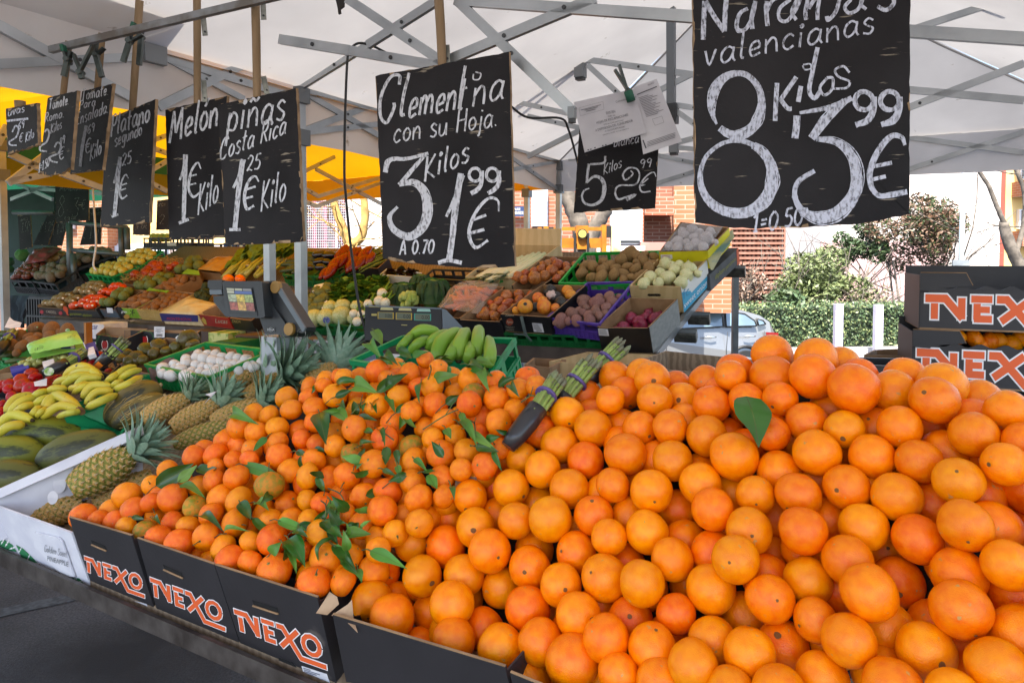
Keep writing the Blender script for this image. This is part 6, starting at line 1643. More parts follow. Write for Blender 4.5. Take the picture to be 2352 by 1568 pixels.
rear_list("1015,495,158 1100,455,125 1215,435,135 1090,530,128 1225,510,178 1300,400,135 1345,480,150 1385,335,135 1440,415,168 1515,345,162 1330,340,110 1460,295,115 1620,350,115 1635,410,125 1555,460,110 1500,515,125 1720,340,95 1190,480,110",'Z5',.15,ON,'onion','brown onion in the upper onion box','onion',OB,[('dry_neck',NECK)])
gb=card_box('black box of grapefruits with brand stickers',pr4('Z5',((792,962),(1398,1002),(1858,600),(1312,592)),.20),DN*.12,M_blk,M_card,name='grapefruit_box')
GG='grapefruits in the black box'
rear_list("985,915,105 1265,760,158 1325,800,135 1630,670,152 1670,722,155 1480,880,115 1340,868,198",'Z5',.19,GRF,'grapefruit','yellow-orange grapefruit in the black box','grapefruit',GG)
rear_list("1100,862,198",'Z5',.21,GRF,'grapefruit','red-orange grapefruit with a small black oval sticker','grapefruit',None,[('sticker',STB)],rot=lambda p:(p-CAM).to_track_quat('Y','Z'))
WRG=[ball('wrapped_fruit',mat('black_wrap_paper','#1d1c20',.35,'#57564e',9,6,.55,.62,bump=.4,bscale=12),i,(1,1,.95),.1,2.2) for i in range(2)]
rear_list("1410,672,180 1490,757,172 1548,818,165 1232,872,125",'Z5',.185,WRG,'wrapped_fruit','grapefruit wrapped in black printed paper','grapefruit','black-wrapped grapefruits')
rear_list("1425,715,120",'Z5',.215,[ball('tissue_knot',mat('tissue_paper','#cdb8b4',.7),3,(1,.7,1.2),.6,3)],'tissue_knot','crumpled pale tissue between the black-wrapped grapefruits','tissue',None)
_A,_B,_C=PRz('Z5',792,962,.20),PRz('Z5',1398,1002,.20),PRz('Z5',792,962,.20)+DN*.12
nG=(_B-_A).cross(_C-_A).normalized();nG=nG if nG.dot(CAM-_A)>0 else -nG
def face_text(par,fr,A,n,items,mt,off=.0025,name='printed_words'):
 s=Slate(fr,A+n*off,n,0)
 for w,a,b,h in items:
  P0,P1=s.P(*a),s.P(*b);d=Vector((b[0]-a[0],b[1]-a[1])).normalized()
  add_text(s.mb,w,P0,P1,s.P(a[0]+d.y*h,a[1]-d.x*h)-P0)
 return s.build(name,mt,par)
face_text(gb,'Z5',_A,nG,[('Apemar',(868,1070),(948,1078),36),('ZAIDA',(848,985),(962,992),22),('CONTENIDO NETO',(850,1120),(965,1128),9),('CATEGORIA I',(870,1140),(960,1146),9),('ORIGEN ESPANA',(860,1160),(962,1166),9)],mat('pale_print','#b8b09a',.6))
s=Slate('Z5',_A+nG*.002,nG,0);fillpoly(s,[(905+46*math.cos(a*.4),1058+46*math.sin(a*.4)) for a in range(16)],0);s.build('round_print',mat('dull_red_ink','#8f3a22',.6),gb)
s=Slate('Z5',_A+nG*.002,nG,0);fillpoly(s,[(1185,1070),(1310,1078),(1338,1190),(1210,1180)],0);st=s.build('label',M_paper,gb)
s=Slate('Z5',_A+nG*.003,nG,0)
for k in range(6):s.line([(1195+k*4,1086+k*13),(1260+k*9,1090+k*13)],4,smooth=False)
for k in range(12):s.line([(1240+k*6,1160),(1242+k*6,1178)],2.5,smooth=False)
s.build('printed_lines',M_ink_k,st)
cl_=clamp('big grey spring clamp gripping the front of the grapefruit box','Z5',(1105,1215),((955,1205),(1180,1295)),(1050,985),depth(_A)-.06,grip=False,w=.02)
plastic_crate('bright green crate of potatoes at the top right of the rack',[PRz('Z5',1520,565,.17),PRz('Z6',540,750,.17),PRz('Z6',752,398,.17),PRz('Z5',1840,188,.17)],DN*.14,mat('bright_green_plastic','#22a83c',.45,'#1d9636',14,3),slots=5)
PT='potatoes in the bright green crate'
rear_list("60,572,140 150,610,142 140,672,132 275,655,132 375,640,110 420,570,112 350,510,145 240,545,122 440,440,150 490,450,130 600,440,95 590,512,132 500,597,128 640,592,142 700,470,112 690,540,112 460,676,95 540,672,112 300,590,112 40,682,122 510,530,95 375,702,105 530,470,112 200,580,105 0,552,140 -60,640,130 410,430,110 580,640,100 160,520,110 650,650,100",'Z6',.17,POT,'potato','yellow-brown potato in the bright green crate','potato',PT)
rear_list("1815,460,162",'Z5',.15,POT,'potato','yellow-brown potato lying alone against the crate wall','potato',None)
_pc=[PRz('Z5',1362,1005,.18),PRz('Z5',2030,1085,.18),PRz('Z6',482,720,.18),PRz('Z5',1882,562,.18)]
plastic_crate('purple crate of reddish potatoes in front of the green potato crate',_pc,DN*.11,M_pcr,slots=4)
rear_list("1680,960,172 1550,1040,182 1770,925,112 1745,1040,152 1830,945,122 1895,975,132 1910,1040,152 1985,930,132 1840,800,172 1830,852,142 2000,830,200 2150,750,152 2190,812,152 2120,890,152 2025,762,122 2100,962,112 2030,990,122 2280,757,102 1870,890,105 1990,890,112 1490,1065,95 1640,1050,110",'Z5',.165,RPOT,'potato','dusty reddish potato in the purple crate','potato','reddish potatoes in the purple crate')
_rb=[PRz('Z6',*p,.17) for p in ((105,1195),(640,1200),(935,905),(440,892))]
rb=card_box('dark cardboard box of red onions at the right end of the rack',_rb,DN*.17,M_blk,M_card,name='onion_box',low=(.04,0,0,0))
_nr=(_rb[1]-_rb[0]).cross(DN).normalized();_nr=_nr if _nr.dot(CAM-_rb[0])>0 else -_nr
s=Slate('Z6',_rb[0]+_nr*.002,_nr,0);fillpoly(s,[(110,1212),(212,1218),(226,1290),(120,1284)],0);st=s.build('label',M_paper,rb)
s=Slate('Z6',_rb[0]+_nr*.003,_nr,0)
for k in range(5):s.line([(120+k,1224+k*12),(190+k*5,1227+k*12)],3.5,smooth=False)
s.build('printed_lines',M_ink_k,st)
mb=MB();_q=[p+(lerp(_rb[1],_rb[2],.5)-lerp(_rb[0],_rb[3],.5)).normalized()*.003 for p in (_rb[1],_rb[2],_rb[2]+DN*.168,_rb[1]+DN*.168)];mb.prism(_q,RRD*.001);mb.build('grey_side',mat('grey_card','#7f8280',.75,'#8a8c89',40,3),rb)
rear_list("460,1110,152 375,1200,148 320,1240,112 540,1150,152 555,1190,162 610,1100,122 710,1120,168 430,1240,112 760,1080,112 640,1050,110",'Z6',.10,RON,'onion','purple-red onion in the dark box at the rack end','onion','red onions',[('dry_neck',NECK)])
_wb=[PRz('Z6',*p,.19) for p in ((440,765),(968,778),(1242,495),(735,485))]
M_wood2=wave_mat('thin_plywood','#c8ae80','#bfa475',5,.7,'X',3)
wob=card_box('wooden box of white onions with a blue printed side',_wb,DN*.17,M_wood2,M_wood2,name='onion_box',cat='crate',low=(0,0,.05,0))
_o=(_wb[1]-_wb[0]).normalized()*.004
_sq=[p+_o for p in (_wb[1],_wb[2],_wb[2]+DN*.17,_wb[1]+DN*.17)]
mb=MB();mb.prism(_sq,(_wb[1]-_wb[0]).normalized()*.001);mb.build('white_side',mat('white_gloss_card','#d9dad6',.5),wob)
nW=(_sq[1]-_sq[0]).cross(_sq[3]-_sq[0]).normalized();nW=nW if nW.dot(CAM-_sq[0])>0 else -nW
def sb(a,b,o=.0025):return bil([_sq[3],_sq[2],_sq[1],_sq[0]],a,b)+nW*o
mb=MB();mb.add([sb(0,0),sb(.99,0),sb(.99,.42),sb(.33,.42),sb(.28,.55),sb(0,.8)],[(0,1,2,3,4,5)]);mb.build('blue_print',mat('light_blue_ink','#2f9ac0',.5),wob)
mb=MB();add_text(mb,'sweet onions',sb(.02,.14,.0035),sb(.97,.12,.0035),sb(.02,.36,.0035)-sb(.02,.14,.0035));mb.build('printed_words',M_ink_w,wob)
mb=MB();add_text(mb,'fc',sb(.02,.47,.0035),sb(.25,.46,.0035),sb(.02,.82,.0035)-sb(.02,.47,.0035));mb.build('printed_letters',mat('blue_ink','#2c7fa8',.5),wob)
s=Slate('Z6',_wb[0]-PRN.cross(RRD).normalized()*0+Vector((0,0,0)),(_wb[1]-_wb[0]).cross(DN).normalized(),-.004 if (_wb[1]-_wb[0]).cross(DN).dot(CAM-_wb[0])<0 else .004);fillpoly(s,[(640,848),(755,850),(770,862),(758,876),(640,874),(622,862)],0);s.build('hand_hole',MATS['hole_black'],wob)
rear_list("820,540,158 655,680,148 760,640,132 840,680,168 980,732,152 1035,660,158 1060,590,168 910,610,138 960,555,122 590,742,142 740,732,122 1150,640,90 880,560,110",'Z6',.19,WON,'onion','pale white onion in the wooden box','onion','white onions in the wooden box',[('dry_neck',mb.mesh('dry_neck',M_won) if False else NECK)])
M_yel=mat('yellow_card','#d8cf1c',.5,'#c8c01a',8,3)
_gb=[PRz('Z6',748,415,.25),PRz('Z6',1255,400,.25),PRz('Z6',1480,160,.25),PRz('Z6',975,100,.25)]
gbx=card_box('yellow box of bagged garlic at the top corner of the rack',_gb,DN*.12,M_yel,M_card,name='garlic_box')
_ng=(_gb[1]-_gb[0]).cross(DN).normalized();_ng=_ng if _ng.dot(CAM-_gb[0])>0 else -_ng
s=Slate('Z6',_gb[0]+_ng*.002,_ng,0);fillpoly(s,[(765,440),(885,440),(890,485),(768,485)],0);st=s.build('label',M_paper,gbx)
face_text(st,'Z6',_gb[0],_ng,[('SOFEMA S.L.',(785,458),(865,458),12),('FUENSALIDA MADRID',(780,472),(872,472),8)],M_red,.003)
mb=MB();_q=[PRz('Z6',*p,.2) for p in ((1255,480),(1500,180),(1515,260),(1385,430),(1290,600))];mb.prism(_q,RRD*.012);mb.build('printed_side',mat('pale_printed_card','#cfd2b4',.6,'#8fb4b8',9,4,.5,.6),gbx)
rear_list("850,352,95 945,307,125 1005,237,115 940,362,105 1035,310,75 1130,332,125 1115,262,105 1240,272,145 1210,362,112 1060,362,85 1090,182,122 990,192,85 1330,312,75 1170,212,95 1280,200,100",'Z6',.25,GAR,'garlic_bulb','white garlic bulb in the yellow box','garlic','garlic bulbs in the yellow box')
def film(label,quad,bulge,m,par=None,name='plastic_bag',cat='bag',amp=.02,fr_=6,thick=True):
 mb=MB();n=16;vs=[]
 for i in range(n+1):
  for j in range(n+1):
   p=bil(quad,j/n,i/n);e=math.sin(math.pi*i/n)*math.sin(math.pi*j/n)
   vs.append(p+PRN*(bulge*e**.5+amp*noise.noise(Vector((p.x*fr_*3,p.y*fr_*3,p.z*fr_*3)))*(e**.3 if e>0 else 0)))
 mb.add(vs,[(i*(n+1)+j,i*(n+1)+j+1,(i+1)*(n+1)+j+1,(i+1)*(n+1)+j) for i in range(n) for j in range(n)],0,True)
 o=mb.build(name,m,par,None if par else quad[0])
 return o if par else tag(o,label,cat)
F_clear=seethrough('clear_film','#d8d8dc',.28,.12,25);F_clear2=seethrough('milky_film','#d8c8bc',.3,.15,18)
film('clear plastic bag stretched over the garlic',[PRz('Z6',770,400,.27),PRz('Z6',1240,395,.27),PRz('Z6',1420,150,.27),PRz('Z6',985,105,.27)],.03,F_clear)
_pb=[PRz('Z6',1275,650,.10),PRz('Z6',1575,370,.10)]
mb=MB();_q=[_pb[0],_pb[1],PRz('Z6',1592,525,.0),PRz('Z6',1290,820,.0)];mb.prism(_q,-RRD*.2)
pbx=tag(mb.build('fruit_carton',mat('dark_grey_card','#3f4144',.6,'#4a4c50',20,3),origin=_pb[0]),'dark grey fruit carton at the outer end of the rack above the side beam','carton')
nP=(_q[1]-_q[0]).cross(_q[3]-_q[0]).normalized();nP=nP if nP.dot(CAM-_q[0])>0 else -nP
def pb_(a,b):return bil([_q[3],_q[2],_q[1],_q[0]],a,b)+nP*.0015
mb=MB();add_text(mb,'diplom',pb_(.16,.42),pb_(.48,.40),pb_(.16,.72)-pb_(.16,.42));add_text(mb,'persimon',pb_(.52,.40),pb_(.88,.40),pb_(.52,.66)-pb_(.52,.40));mb.build('printed_words',mat('olive_print','#8a8a34',.6),pbx)
mb=MB();mb.add([pb_(.9,0),pb_(1,0),pb_(1,1),pb_(.93,1)],[(0,1,2,3)]);mb.build('orange_end',mat('orange_card','#c85c34',.6),pbx)
_lk=[PRz('Z5',348,490,.13),PRz('Z5',965,505,.13),PRz('Z5',1540,95,.13),PRz('Z5',900,85,.13)]
lkb=card_box('long pale wooden box of leeks behind the clementine board',_lk,DN*.10,M_wcrate,M_wcrate,name='leek_box',cat='crate')
mb=MB();_e=[lerp(_lk[2],_lk[3],f) for f in (0,1)];mb.hexa([_e[0],_e[1],_e[1]+UPZ*.10+RRB*.02,_e[0]+UPZ*.10+RRB*.02],[p+RRB*.008 for p in (_e[0],_e[1],_e[1]+UPZ*.10+RRB*.02,_e[0]+UPZ*.10+RRB*.02)]);mb.build('end_board',M_wcrate,lkb)
s=Slate('Z5',_lk[0],(_lk[1]-_lk[0]).cross(DN).normalized(),0);s.n=s.n if s.n.dot(CAM-_lk[0])>0 else -s.n;s.p0=_lk[0]+s.n*.003
for cx in (490,645,800):
 fillpoly(s,[(cx-25,575),(cx-18,545),(cx-5,525),(cx+5,535),(cx+22,530),(cx+26,560),(cx+2,568)],0)
s.build('printed_plants',M_grn,lkb)
M_lkw=mat('leek_white','#dedac0',.45,'#c9cf9c',5,3,stretch=(1,1,.3));M_lkg=mat('leek_green','#2c4a34',.5,'#3a5c3e',8,4)
for k,(x,y) in enumerate(((1000,275),(1075,250),(1150,240),(1215,215),(1285,205),(1350,210),(930,270),(1310,260),(1120,290),(1030,320))):
 a=PRz('Z5',x,y,.12);b=PRz('Z5',x-470+k*6,y+240,.12);c=PRz('Z5',x-620+k*8,y+290,.13)
 t=thing('leek','leek with white shaft and dark leaves in the wooden box','leek',a,'leeks in the wooden box')
 mb=MB();mb.tube([a,lerp(a,b,.4),b],[.02,.018,.02],9);mb.build('white_shaft',M_lkw,t)
 mb=MB()
 for q in range(4):
  o=RRD*rng.uniform(-.03,.03)+PRN*rng.uniform(-.005,.02);e=c+o;m_=lerp(b,e,.5)+o*.5;w=RRD*.018
  mb.add([b-w*.6,b+w*.6,m_+w,m_-w,e+w*.4,e-w*.4],[(0,1,2,3),(3,2,4,5)])
 mb.build('green_leaves',M_lkg,t)
 mb=MB()
 for q in range(9):
  d=(a-b).normalized()+Vector((rng.uniform(-.6,.6),rng.uniform(-.6,.6),rng.uniform(-.3,.9)));mb.tube([a,a+d*rng.uniform(.015,.035)],[.0012,.0005],4)
 mb.build('roots',mat('root_hair','#a3885e',.9),t)
_cb=[PRz('Z5',10,900,.13),PRz('Z5',545,1000,.13),PRz('Z5',835,615,.13),PRz('Z5',285,605,.13)]
card_box('brown box of bagged carrots next to the small scale',_cb,DN*.13,M_blk,M_card,name='carrot_box',low=(.35,0,0,0))
CAR=[]
mb=MB();mb.tube([(0,0,-1),(0,0,0),(.05,0,.9),(.05,0,1)],[.10,.2,.24,.12],9);CARM=mb.mesh('carrot',mat('carrot_skin','#d05c1c',.5,'#c04c14',12,3,val=.1))
for k in range(20):
 p=bil(_cb,rng.uniform(.15,.85),rng.uniform(.1,.85))+PRN*rng.uniform(-.03,.03)
 inst(CARM,'carrot','orange carrot seen through the clear bags','carrot','carrots in clear bags',p,(RRD*rng.uniform(.5,1)+RRB*rng.uniform(-1,1)).to_track_quat('Z','Y'),.085)
film('big clear plastic bag of carrots with crumpled folds',[p+PRN*.02 for p in (_cb[0],lerp(_cb[0],_cb[1],.95),lerp(_cb[3],_cb[2],.9),_cb[3])],.07,F_clear2,amp=.05,fr_=5)
M_sav=mat('savoy_leaf','#2f5426',.6,'#1f3c1c',14,5,.35,.65,bump=.8,bscale=38);M_savl=mat('savoy_vein_leaf','#56803a',.6,'#3a6428',12,5,bump=.8,bscale=38);M_esc=mat('escarole_leaf','#5f8a1e',.5,'#84a63a',10,4,.35,.65,bump=.3);M_escd=mat('escarole_dark','#2f5c16',.5,'#3f701e',10,4)
def cabbage(fr,x,y,w,label,h=.08):
 p=PRz(fr,x,y,h);r=w*ZF[fr][0]*depth(p)/F_PX/2;t=thing('savoy_cabbage',label,'cabbage',p,'savoy cabbages');r0=random.Random(int(x))
 mb=MB();mb.blob(p,(r*.8,r*.8,r*.8),22,16,.12,4,int(x));mb.build('heart',M_savl,t)
 for k in range(9):
  a=k*2.4;tilt=.35+.1*k;ax=(Vector((math.cos(a),math.sin(a),.2))+(CAM-p).normalized()*.4).normalized();s_=ax.cross(UPZ).normalized();u_=s_.cross(ax)
  mb=MB();n=12;vs=[]
  for i in range(n+1):
   for j in range(n+1):
    A=(i/n-.5)*2.1;B=(j/n-.5)*2.1
    d=(ax+s_*math.tan(A*.62)+u_*math.tan(B*.62)).normalized();e=max(abs(A),abs(B))/1.05
    vs.append(p+d*r*(.88+.03*k/9+.16*e**4+.05*noise.noise(d*9+Vector((k,0,0)))))
  mb.add(vs,[(i*(n+1)+j,i*(n+1)+j+1,(i+1)*(n+1)+j+1,(i+1)*(n+1)+j) for i in range(n) for j in range(n)],0,True)
  mb.build('outer_leaf',M_sav if k%3 else M_savl,t)
cabbage('A4',870,815,215,'dark crinkled savoy cabbage on the left of the pair');cabbage('A4',1062,800,245,'larger savoy cabbage on the right of the pair');cabbage('A4',980,730,150,'savoy cabbage half hidden at the back under the clementine board',.07)
p=PRz('A4',900,840,.14);mb=MB()
for k in range(26):
 d=Vector((rng.gauss(0,1),rng.gauss(-.4,1),rng.gauss(.4,1))).normalized();mb.blob(p+d*.05,.022,8,6,.3,4,k)
tag(mb.build('cauliflower',mat('pale_green_curd','#a9b868',.7,'#8fa84c',14,4),origin=p),'pale green cauliflower in front of the savoy cabbages','cauliflower')
def frilly(fr,x,y,w,label,group,m,n=60,h=.08,name='escarole'):
 p=PRz(fr,x,y,h);r=w*ZF[fr][0]*depth(p)/F_PX/2;r0=random.Random(int(x*3+y));mb=MB()
 for k in range(n):
  d=Vector((r0.gauss(0,1),r0.gauss(-.3,1),r0.gauss(.6,.8))).normalized();s_=d.cross(UPZ);s_=s_.normalized() if s_.length>.01 else Vector((1,0,0));u_=s_.cross(d);L=r*r0.uniform(.7,1.15);mi=0 if r0.random()<.6 else 1
  vs=[];q=6
  for i in range(q+1):
   f=i/q;c=p+d*(L*f)+UPZ*(-.25*L*f*f);ww=r*.42*math.sin(math.pi*min(.93,f*.9+.06))
   for j in (-1,-.5,0,.5,1):vs.append(c+s_*(ww*j)+u_*(.22*ww*math.sin(j*7+i*2.6+k)+.1*ww*abs(j)))
  mb.add(vs,[(i*5+j,i*5+j+1,(i+1)*5+j+1,(i+1)*5+j) for i in range(q) for j in range(4)],mi,True)
 return tag(mb.build(name,m,origin=p),label,'lettuce',group)
for k,(x,y,w) in enumerate(((420,830,170),(520,800,190),(610,760,200),(470,750,170),(560,720,170),(690,800,150),(700,730,180),(390,780,130))):frilly('A4',x,y,w,'curly green escarole head in the heap left of the cabbages','escarole heads',[M_esc,M_escd])
for k,(x,y,w) in enumerate(((780,660,110),(850,655,110),(910,665,110),(950,660,80))):frilly('A4',x,y,w,'dark red lettuce head in the white foam box','red lettuces',[mat('red_lettuce','#2c1416',.5,'#3f1c1c',10,3),mat('red_lettuce_green','#3a3a1a',.5)],40)
card_box('white foam box of dark red lettuces',[PRz('A4',*p,.10) for p in ((705,668),(965,690),(985,655),(750,630))],DN*.08,mat('foam_white','#d3d6d8',.8),mat('foam_white','#d3d6d8',.8),name='foam_box')
plastic_crate('dark green crate of film-wrapped iceberg lettuces',[PRz('A4',*p,.10) for p in ((195,990),(600,1020),(640,890),(350,860))],DN*.09,M_gdk)
ICE=[ball('iceberg_lettuce',mat('iceberg_wrapped','#a3b06a',.18,'#c2c99a',7,5,.35,.65,bump=.5,bscale=14,spec=.7),i,(1,1,.95),.12,2.5,20,14) for i in range(2)]
rear_list("262,962,125 445,945,135 372,892,105 455,885,110 555,885,95 530,960,90",'A4',.12,ICE,'iceberg_lettuce','film-wrapped iceberg lettuce in the dark green crate','lettuce','wrapped iceberg lettuces')
mb=MB();mb.prism([(.36*math.cos(a*.4),-.97,-.25+.36*math.sin(a*.4)) for a in range(16)],(0,-.04,0));STV=mb.mesh('sticker',mat('blue_round_sticker','#2c3a86',.4,'#8fa0cc',20,3,.55,.6))
rear_list("345,958,128",'A4',.125,ICE,'iceberg_lettuce','film-wrapped iceberg lettuce with a round blue sticker','lettuce',None,[('sticker',STV)],rot=lambda p:(p-CAM).to_track_quat('Y','Z'))
SPR=[ball('spring_onion',mat('spring_onion_white','#dcdcd0',.35,'#cfd2bc',6,3),i,(1,1,1),.05) for i in range(2)]
mb=MB()
for k in range(4):
 a=k*1.6;mb.tube([(0,0,.8),(.3*math.cos(a),.3*math.sin(a),2.2),(.6*math.cos(a),.7*math.sin(a),3.6)],[.3,.22,.1],6)
SPS=mb.mesh('green_stalk',mat('spring_onion_green','#5f8a2c',.5))
rear_list("530,932,62 582,938,62 552,985,64 720,797,74 625,866,62 700,847,72 742,857,66",'A4',.16,SPR,'spring_onion','white spring onion bulb beside the lettuces','onion','spring onions',[('green_stalk',SPS)],rot=lambda p:Vector((.3,.9,.5)).to_track_quat('Z','Y'))
for q in (((265,740),(330,725),(325,760),(250,780)),((310,865),(350,840),(355,880),(315,900)),((165,925),(205,925),(200,960),(165,960))):
 P=[PRz('A4',*p,.14) for p in q];mb=MB();mb.prism(P,-PRN*.03);tag(mb.build('foam_corner',mat('foam_white','#d3d6d8',.8),origin=P[0]),'white foam box corner showing among the artichokes','box','foam corners at the artichokes')
rear_list("195,900,75 230,870,75 270,900,80 300,850,80 250,830,70 310,800,80 340,780,75 215,840,65 280,780,65 335,830,70 185,860,65 240,915,70 320,890,75 200,800,60 350,750,60",'A4',.12,ART,'artichoke','green artichoke in the heap behind the pole','artichoke','artichokes')
rear_list("200,790,42 180,815,40 185,765,36",'A4',.13,[ball('lemon',mat('lemon_peel','#d9a81c',.4),1,(1,1,1.2),.04)],'lemon','small yellow-orange fruit beside the artichokes','lemon','small yellow fruits')
plastic_crate('green crate of dark courgettes and aubergines',[PRz('A4',*p,.11) for p in ((50,668),(250,678),(450,525),(180,515))],DN*.10,M_gdk)
plastic_crate('green crate of long red peppers',[PRz('A4',*p,.11) for p in ((254,678),(428,678),(665,525),(455,515))],DN*.10,M_gdk)
AUB=[ball('aubergine',M_aub,1,(1,1,1.9),.05,1.0,16,12)];mb=MB();mb.tube([(0,0,1.75),(0,0,2.0),(.1,0,2.5)],[.55,.3,.12],8);AUC=mb.mesh('calyx',mat('aubergine_calyx','#3f4a22',.7))
sideways=lambda p:(RRD+RRB*rng.uniform(-.3,.5)).to_track_quat('Z','Y')
rear_list("300,535,60 365,540,62 300,582,52 225,622,50 305,620,50 350,585,48",'A4',.15,AUB,'aubergine','shiny black aubergine on top of the courgettes','aubergine','aubergines',[('calyx',AUC)],rot=sideways)
COU=[ball('courgette',M_cour,2,(1,1,3.6),.04,1.0,12,12)]
rear_list("120,580,36 190,560,36 130,620,38 210,585,36 90,640,38 170,650,38 240,555,34 215,540,34 150,600,36 90,600,36 180,625,36 250,600,34",'A4',.12,COU,'courgette','dark green courgette in the green crate','courgette','courgettes',rot=sideways)
PEPM=[ball('pepper',M_pep,i,(1,.9,1.9),.22,1.5,16,12) for i in range(3)]
rear_list("455,530,85 400,605,80 375,645,75 525,545,90 600,540,85 520,600,75 640,560,60 455,575,75 580,585,70 330,660,55",'A4',.15,PEPM,'red_pepper','long dark red pepper in the green crate','pepper','red peppers',rot=lambda p:(Vector((.4,.5,.7))).to_track_quat('Z','Y'))
_bn=[PRz('A4',*p,.12) for p in ((420,625),(690,628),(765,560),(660,485))]
card_box('dark box of green beans behind the escarole',_bn,DN*.12,M_blk,M_card,name='bean_box')
M_bean=mat('bean_skin','#6f7d2c',.5,'#59692a',10,3,val=.15)
mb=MB();mb.tube([(0,0,-1),(.06,0,-.4),(.08,0,.3),(0,0,1)],[.02,.055,.055,.02],6);BNM=mb.mesh('bean',M_bean)
for k in range(60):
 p=bil(_bn,rng.uniform(.1,.9),rng.uniform(.1,.95))+PRN*rng.uniform(-.02,.02);inst(BNM,'green_bean','flat green bean in the dark box','bean','green beans',p,(RRB+RRD*rng.uniform(.2,.9)).to_track_quat('Z','Y'),.11)
plastic_crate('black crate half hidden below the clementine board',[PRz('A4',*p,.12) for p in ((985,690),(1290,710),(1400,640),(1060,630))],DN*.10,M_bcr)
# left part of the rack
def printed_tray(label,rim,m_out,words,ink,h=.10,dn=.10,m_in=None,fr='Z1',low=(.2,0,0,0),extra=None,name='fruit_tray'):
 R4=[PRz(fr,*p,h) for p in rim];t=card_box(label,R4,DN*dn,m_out,m_in or M_card,name=name,low=low)
 A=R4[0];n=(R4[1]-R4[0]).cross(DN).normalized();n=n if n.dot(CAM-A)>0 else -n
 if words:face_text(t,fr,A,n,words,ink)
 if extra:extra(t,A,n)
 return R4,t
M_ink_r=mat('cream_ink','#b7a894',.6);M_cdk=mat('dark_brown_card','#2c1f1e',.6,'#3a2826',9,3)
def roses(t,A,n):
 for x,y in ((490,1022),(712,1035)):
  s=Slate('Z1',A+n*.0025,n,0);fillpoly(s,[(x+22*math.cos(a*.5),y+22*math.sin(a*.5)) for a in range(12)],0);s.build('round_print',mat('rose_ink','#a8343c',.6),t)
R_,_t=printed_tray('dark tray of russet apples at the near left end of the rack',((432,945),(745,965),(1010,830),(770,800)),M_cdk,[('CARDELL',(540,1030),(662,1044),30)],M_ink_r,extra=roses)
fill_tray(R_,.036,APP,'apple','brown russet apple in the near tray at the left end','apple','russet apples in the near tray',-.015,.03,1,[('sticker',STW)],rot=tocam)
R_,_t=printed_tray('dark tray of russet apples behind the first one',((795,800),(1110,832),(1290,700),(1085,665)),M_cdk,[],M_ink_r,low=(.1,0,0,0))
fill_tray(R_,.036,APP,'apple','brown russet apple in the second tray from the left end','apple','russet apples in the second tray',-.015,.03,2,[('sticker',STW)],rot=tocam)
def orb(t,A,n):
 s=Slate('Z1',A+n*.0022,n,0);fillpoly(s,[(742,955),(778,960),(800,985),(800,1040),(818,1062),(790,1058),(770,1020),(745,1000)],0);s.build('orange_print',mat('orange_red_ink','#c2451c',.6),t)
R_,_t=printed_tray('black tray of bright orange persimmons with colourful lettering',((765,975),(1125,985),(1330,860),(1095,850)),M_blk,[('persimon',(822,1058),(955,1062),34),('diplom',(972,1072),(1075,1078),34)],mat('olive_ink','#8a8c2c',.6),extra=orb)
fill_tray(R_,.036,PER,'persimmon','glossy orange persimmon in the near black tray','persimmon','persimmons in the near tray',-.005,.03,3,[('sticker',STW)],rot=tocam)
R_,_t=printed_tray('upper cardboard tray of orange persimmons',((1120,825),(1450,845),(1565,735),(1335,700)),M_card,[],M_ink_r)
fill_tray(R_,.036,PER,'persimmon','glossy orange persimmon in the upper tray','persimmon','persimmons in the upper tray',-.005,.03,4)
def lab1(t,A,n):
 s=Slate('Z1',A+n*.0025,n,0);fillpoly(s,[(1252,972),(1322,975),(1332,1035),(1262,1032)],0);s.build('label',M_paper,t)
R_,_t=printed_tray('bluish cardboard tray of custard apples',((1100,965),(1345,975),(1700,765),(1480,760)),mat('blue_grey_card','#3f4c58',.7,'#5a4038',6,4,.5,.6),[],M_ink_r,extra=lab1)
fill_tray(R_,.042,CUS,'custard_apple','knobbly green custard apple in the bluish tray','custard apple','custard apples in the bluish tray',-.01,.03,5)
R_,_t=printed_tray('upper cardboard tray of custard apples',((1500,760),(1760,765),(2130,590),(1890,560)),M_card,[],M_ink_r)
fill_tray(R_,.044,CUS,'custard_apple','knobbly green custard apple in the upper cardboard tray','custard apple','custard apples in the upper tray',-.01,.03,6)
def kiwi_print(t,A,n):
 s=Slate('Z1',A+n*.0022,n,0);fillpoly(s,[(1345,965),(1420,968),(1520,1110),(1385,1105)],0);s.build('black_print',mat('black_ink','#141416',.6),t)
 s=Slate('Z1',A+n*.003,n,0);fillpoly(s,[(1490+36*math.cos(a*.5),1078+28*math.sin(a*.5)) for a in range(12)],0);s.build('fruit_print',mat('fruit_print_ink','#b0843a',.6),t)
 s=Slate('Z1',A+n*.003,n,0);[s.line([(1555,1030),(1555+30*math.cos(a*1.256),1030+40*math.sin(a*1.256))],[3,10,2]) for a in range(5)];s.build('flower_print',mat('black_ink','#141416',.6),t)
R_,_t=printed_tray('lime green tray of kiwis on the rear rack',((1345,965),(1600,980),(1990,780),(1720,780)),mat('lime_card','#6f9a1c',.6,'#7fa826',9,3),[('green',(1428,1030),(1490,1034),30)],M_ink_w,extra=kiwi_print,low=(.05,0,0,0))
fill_tray(R_,.030,KIW,'kiwi','small brown kiwi in the lime green tray','kiwi','kiwis in the lime tray',-.01,.02,7)
R_,_t=printed_tray('upper cardboard tray of kiwis with a green sign',((1755,770),(2015,775),(2345,600),(2150,590)),M_card,[],M_ink_r)
fill_tray(R_,.030,KIW,'kiwi','small brown kiwi in the upper cardboard tray','kiwi','kiwis in the upper tray',-.01,.02,8)
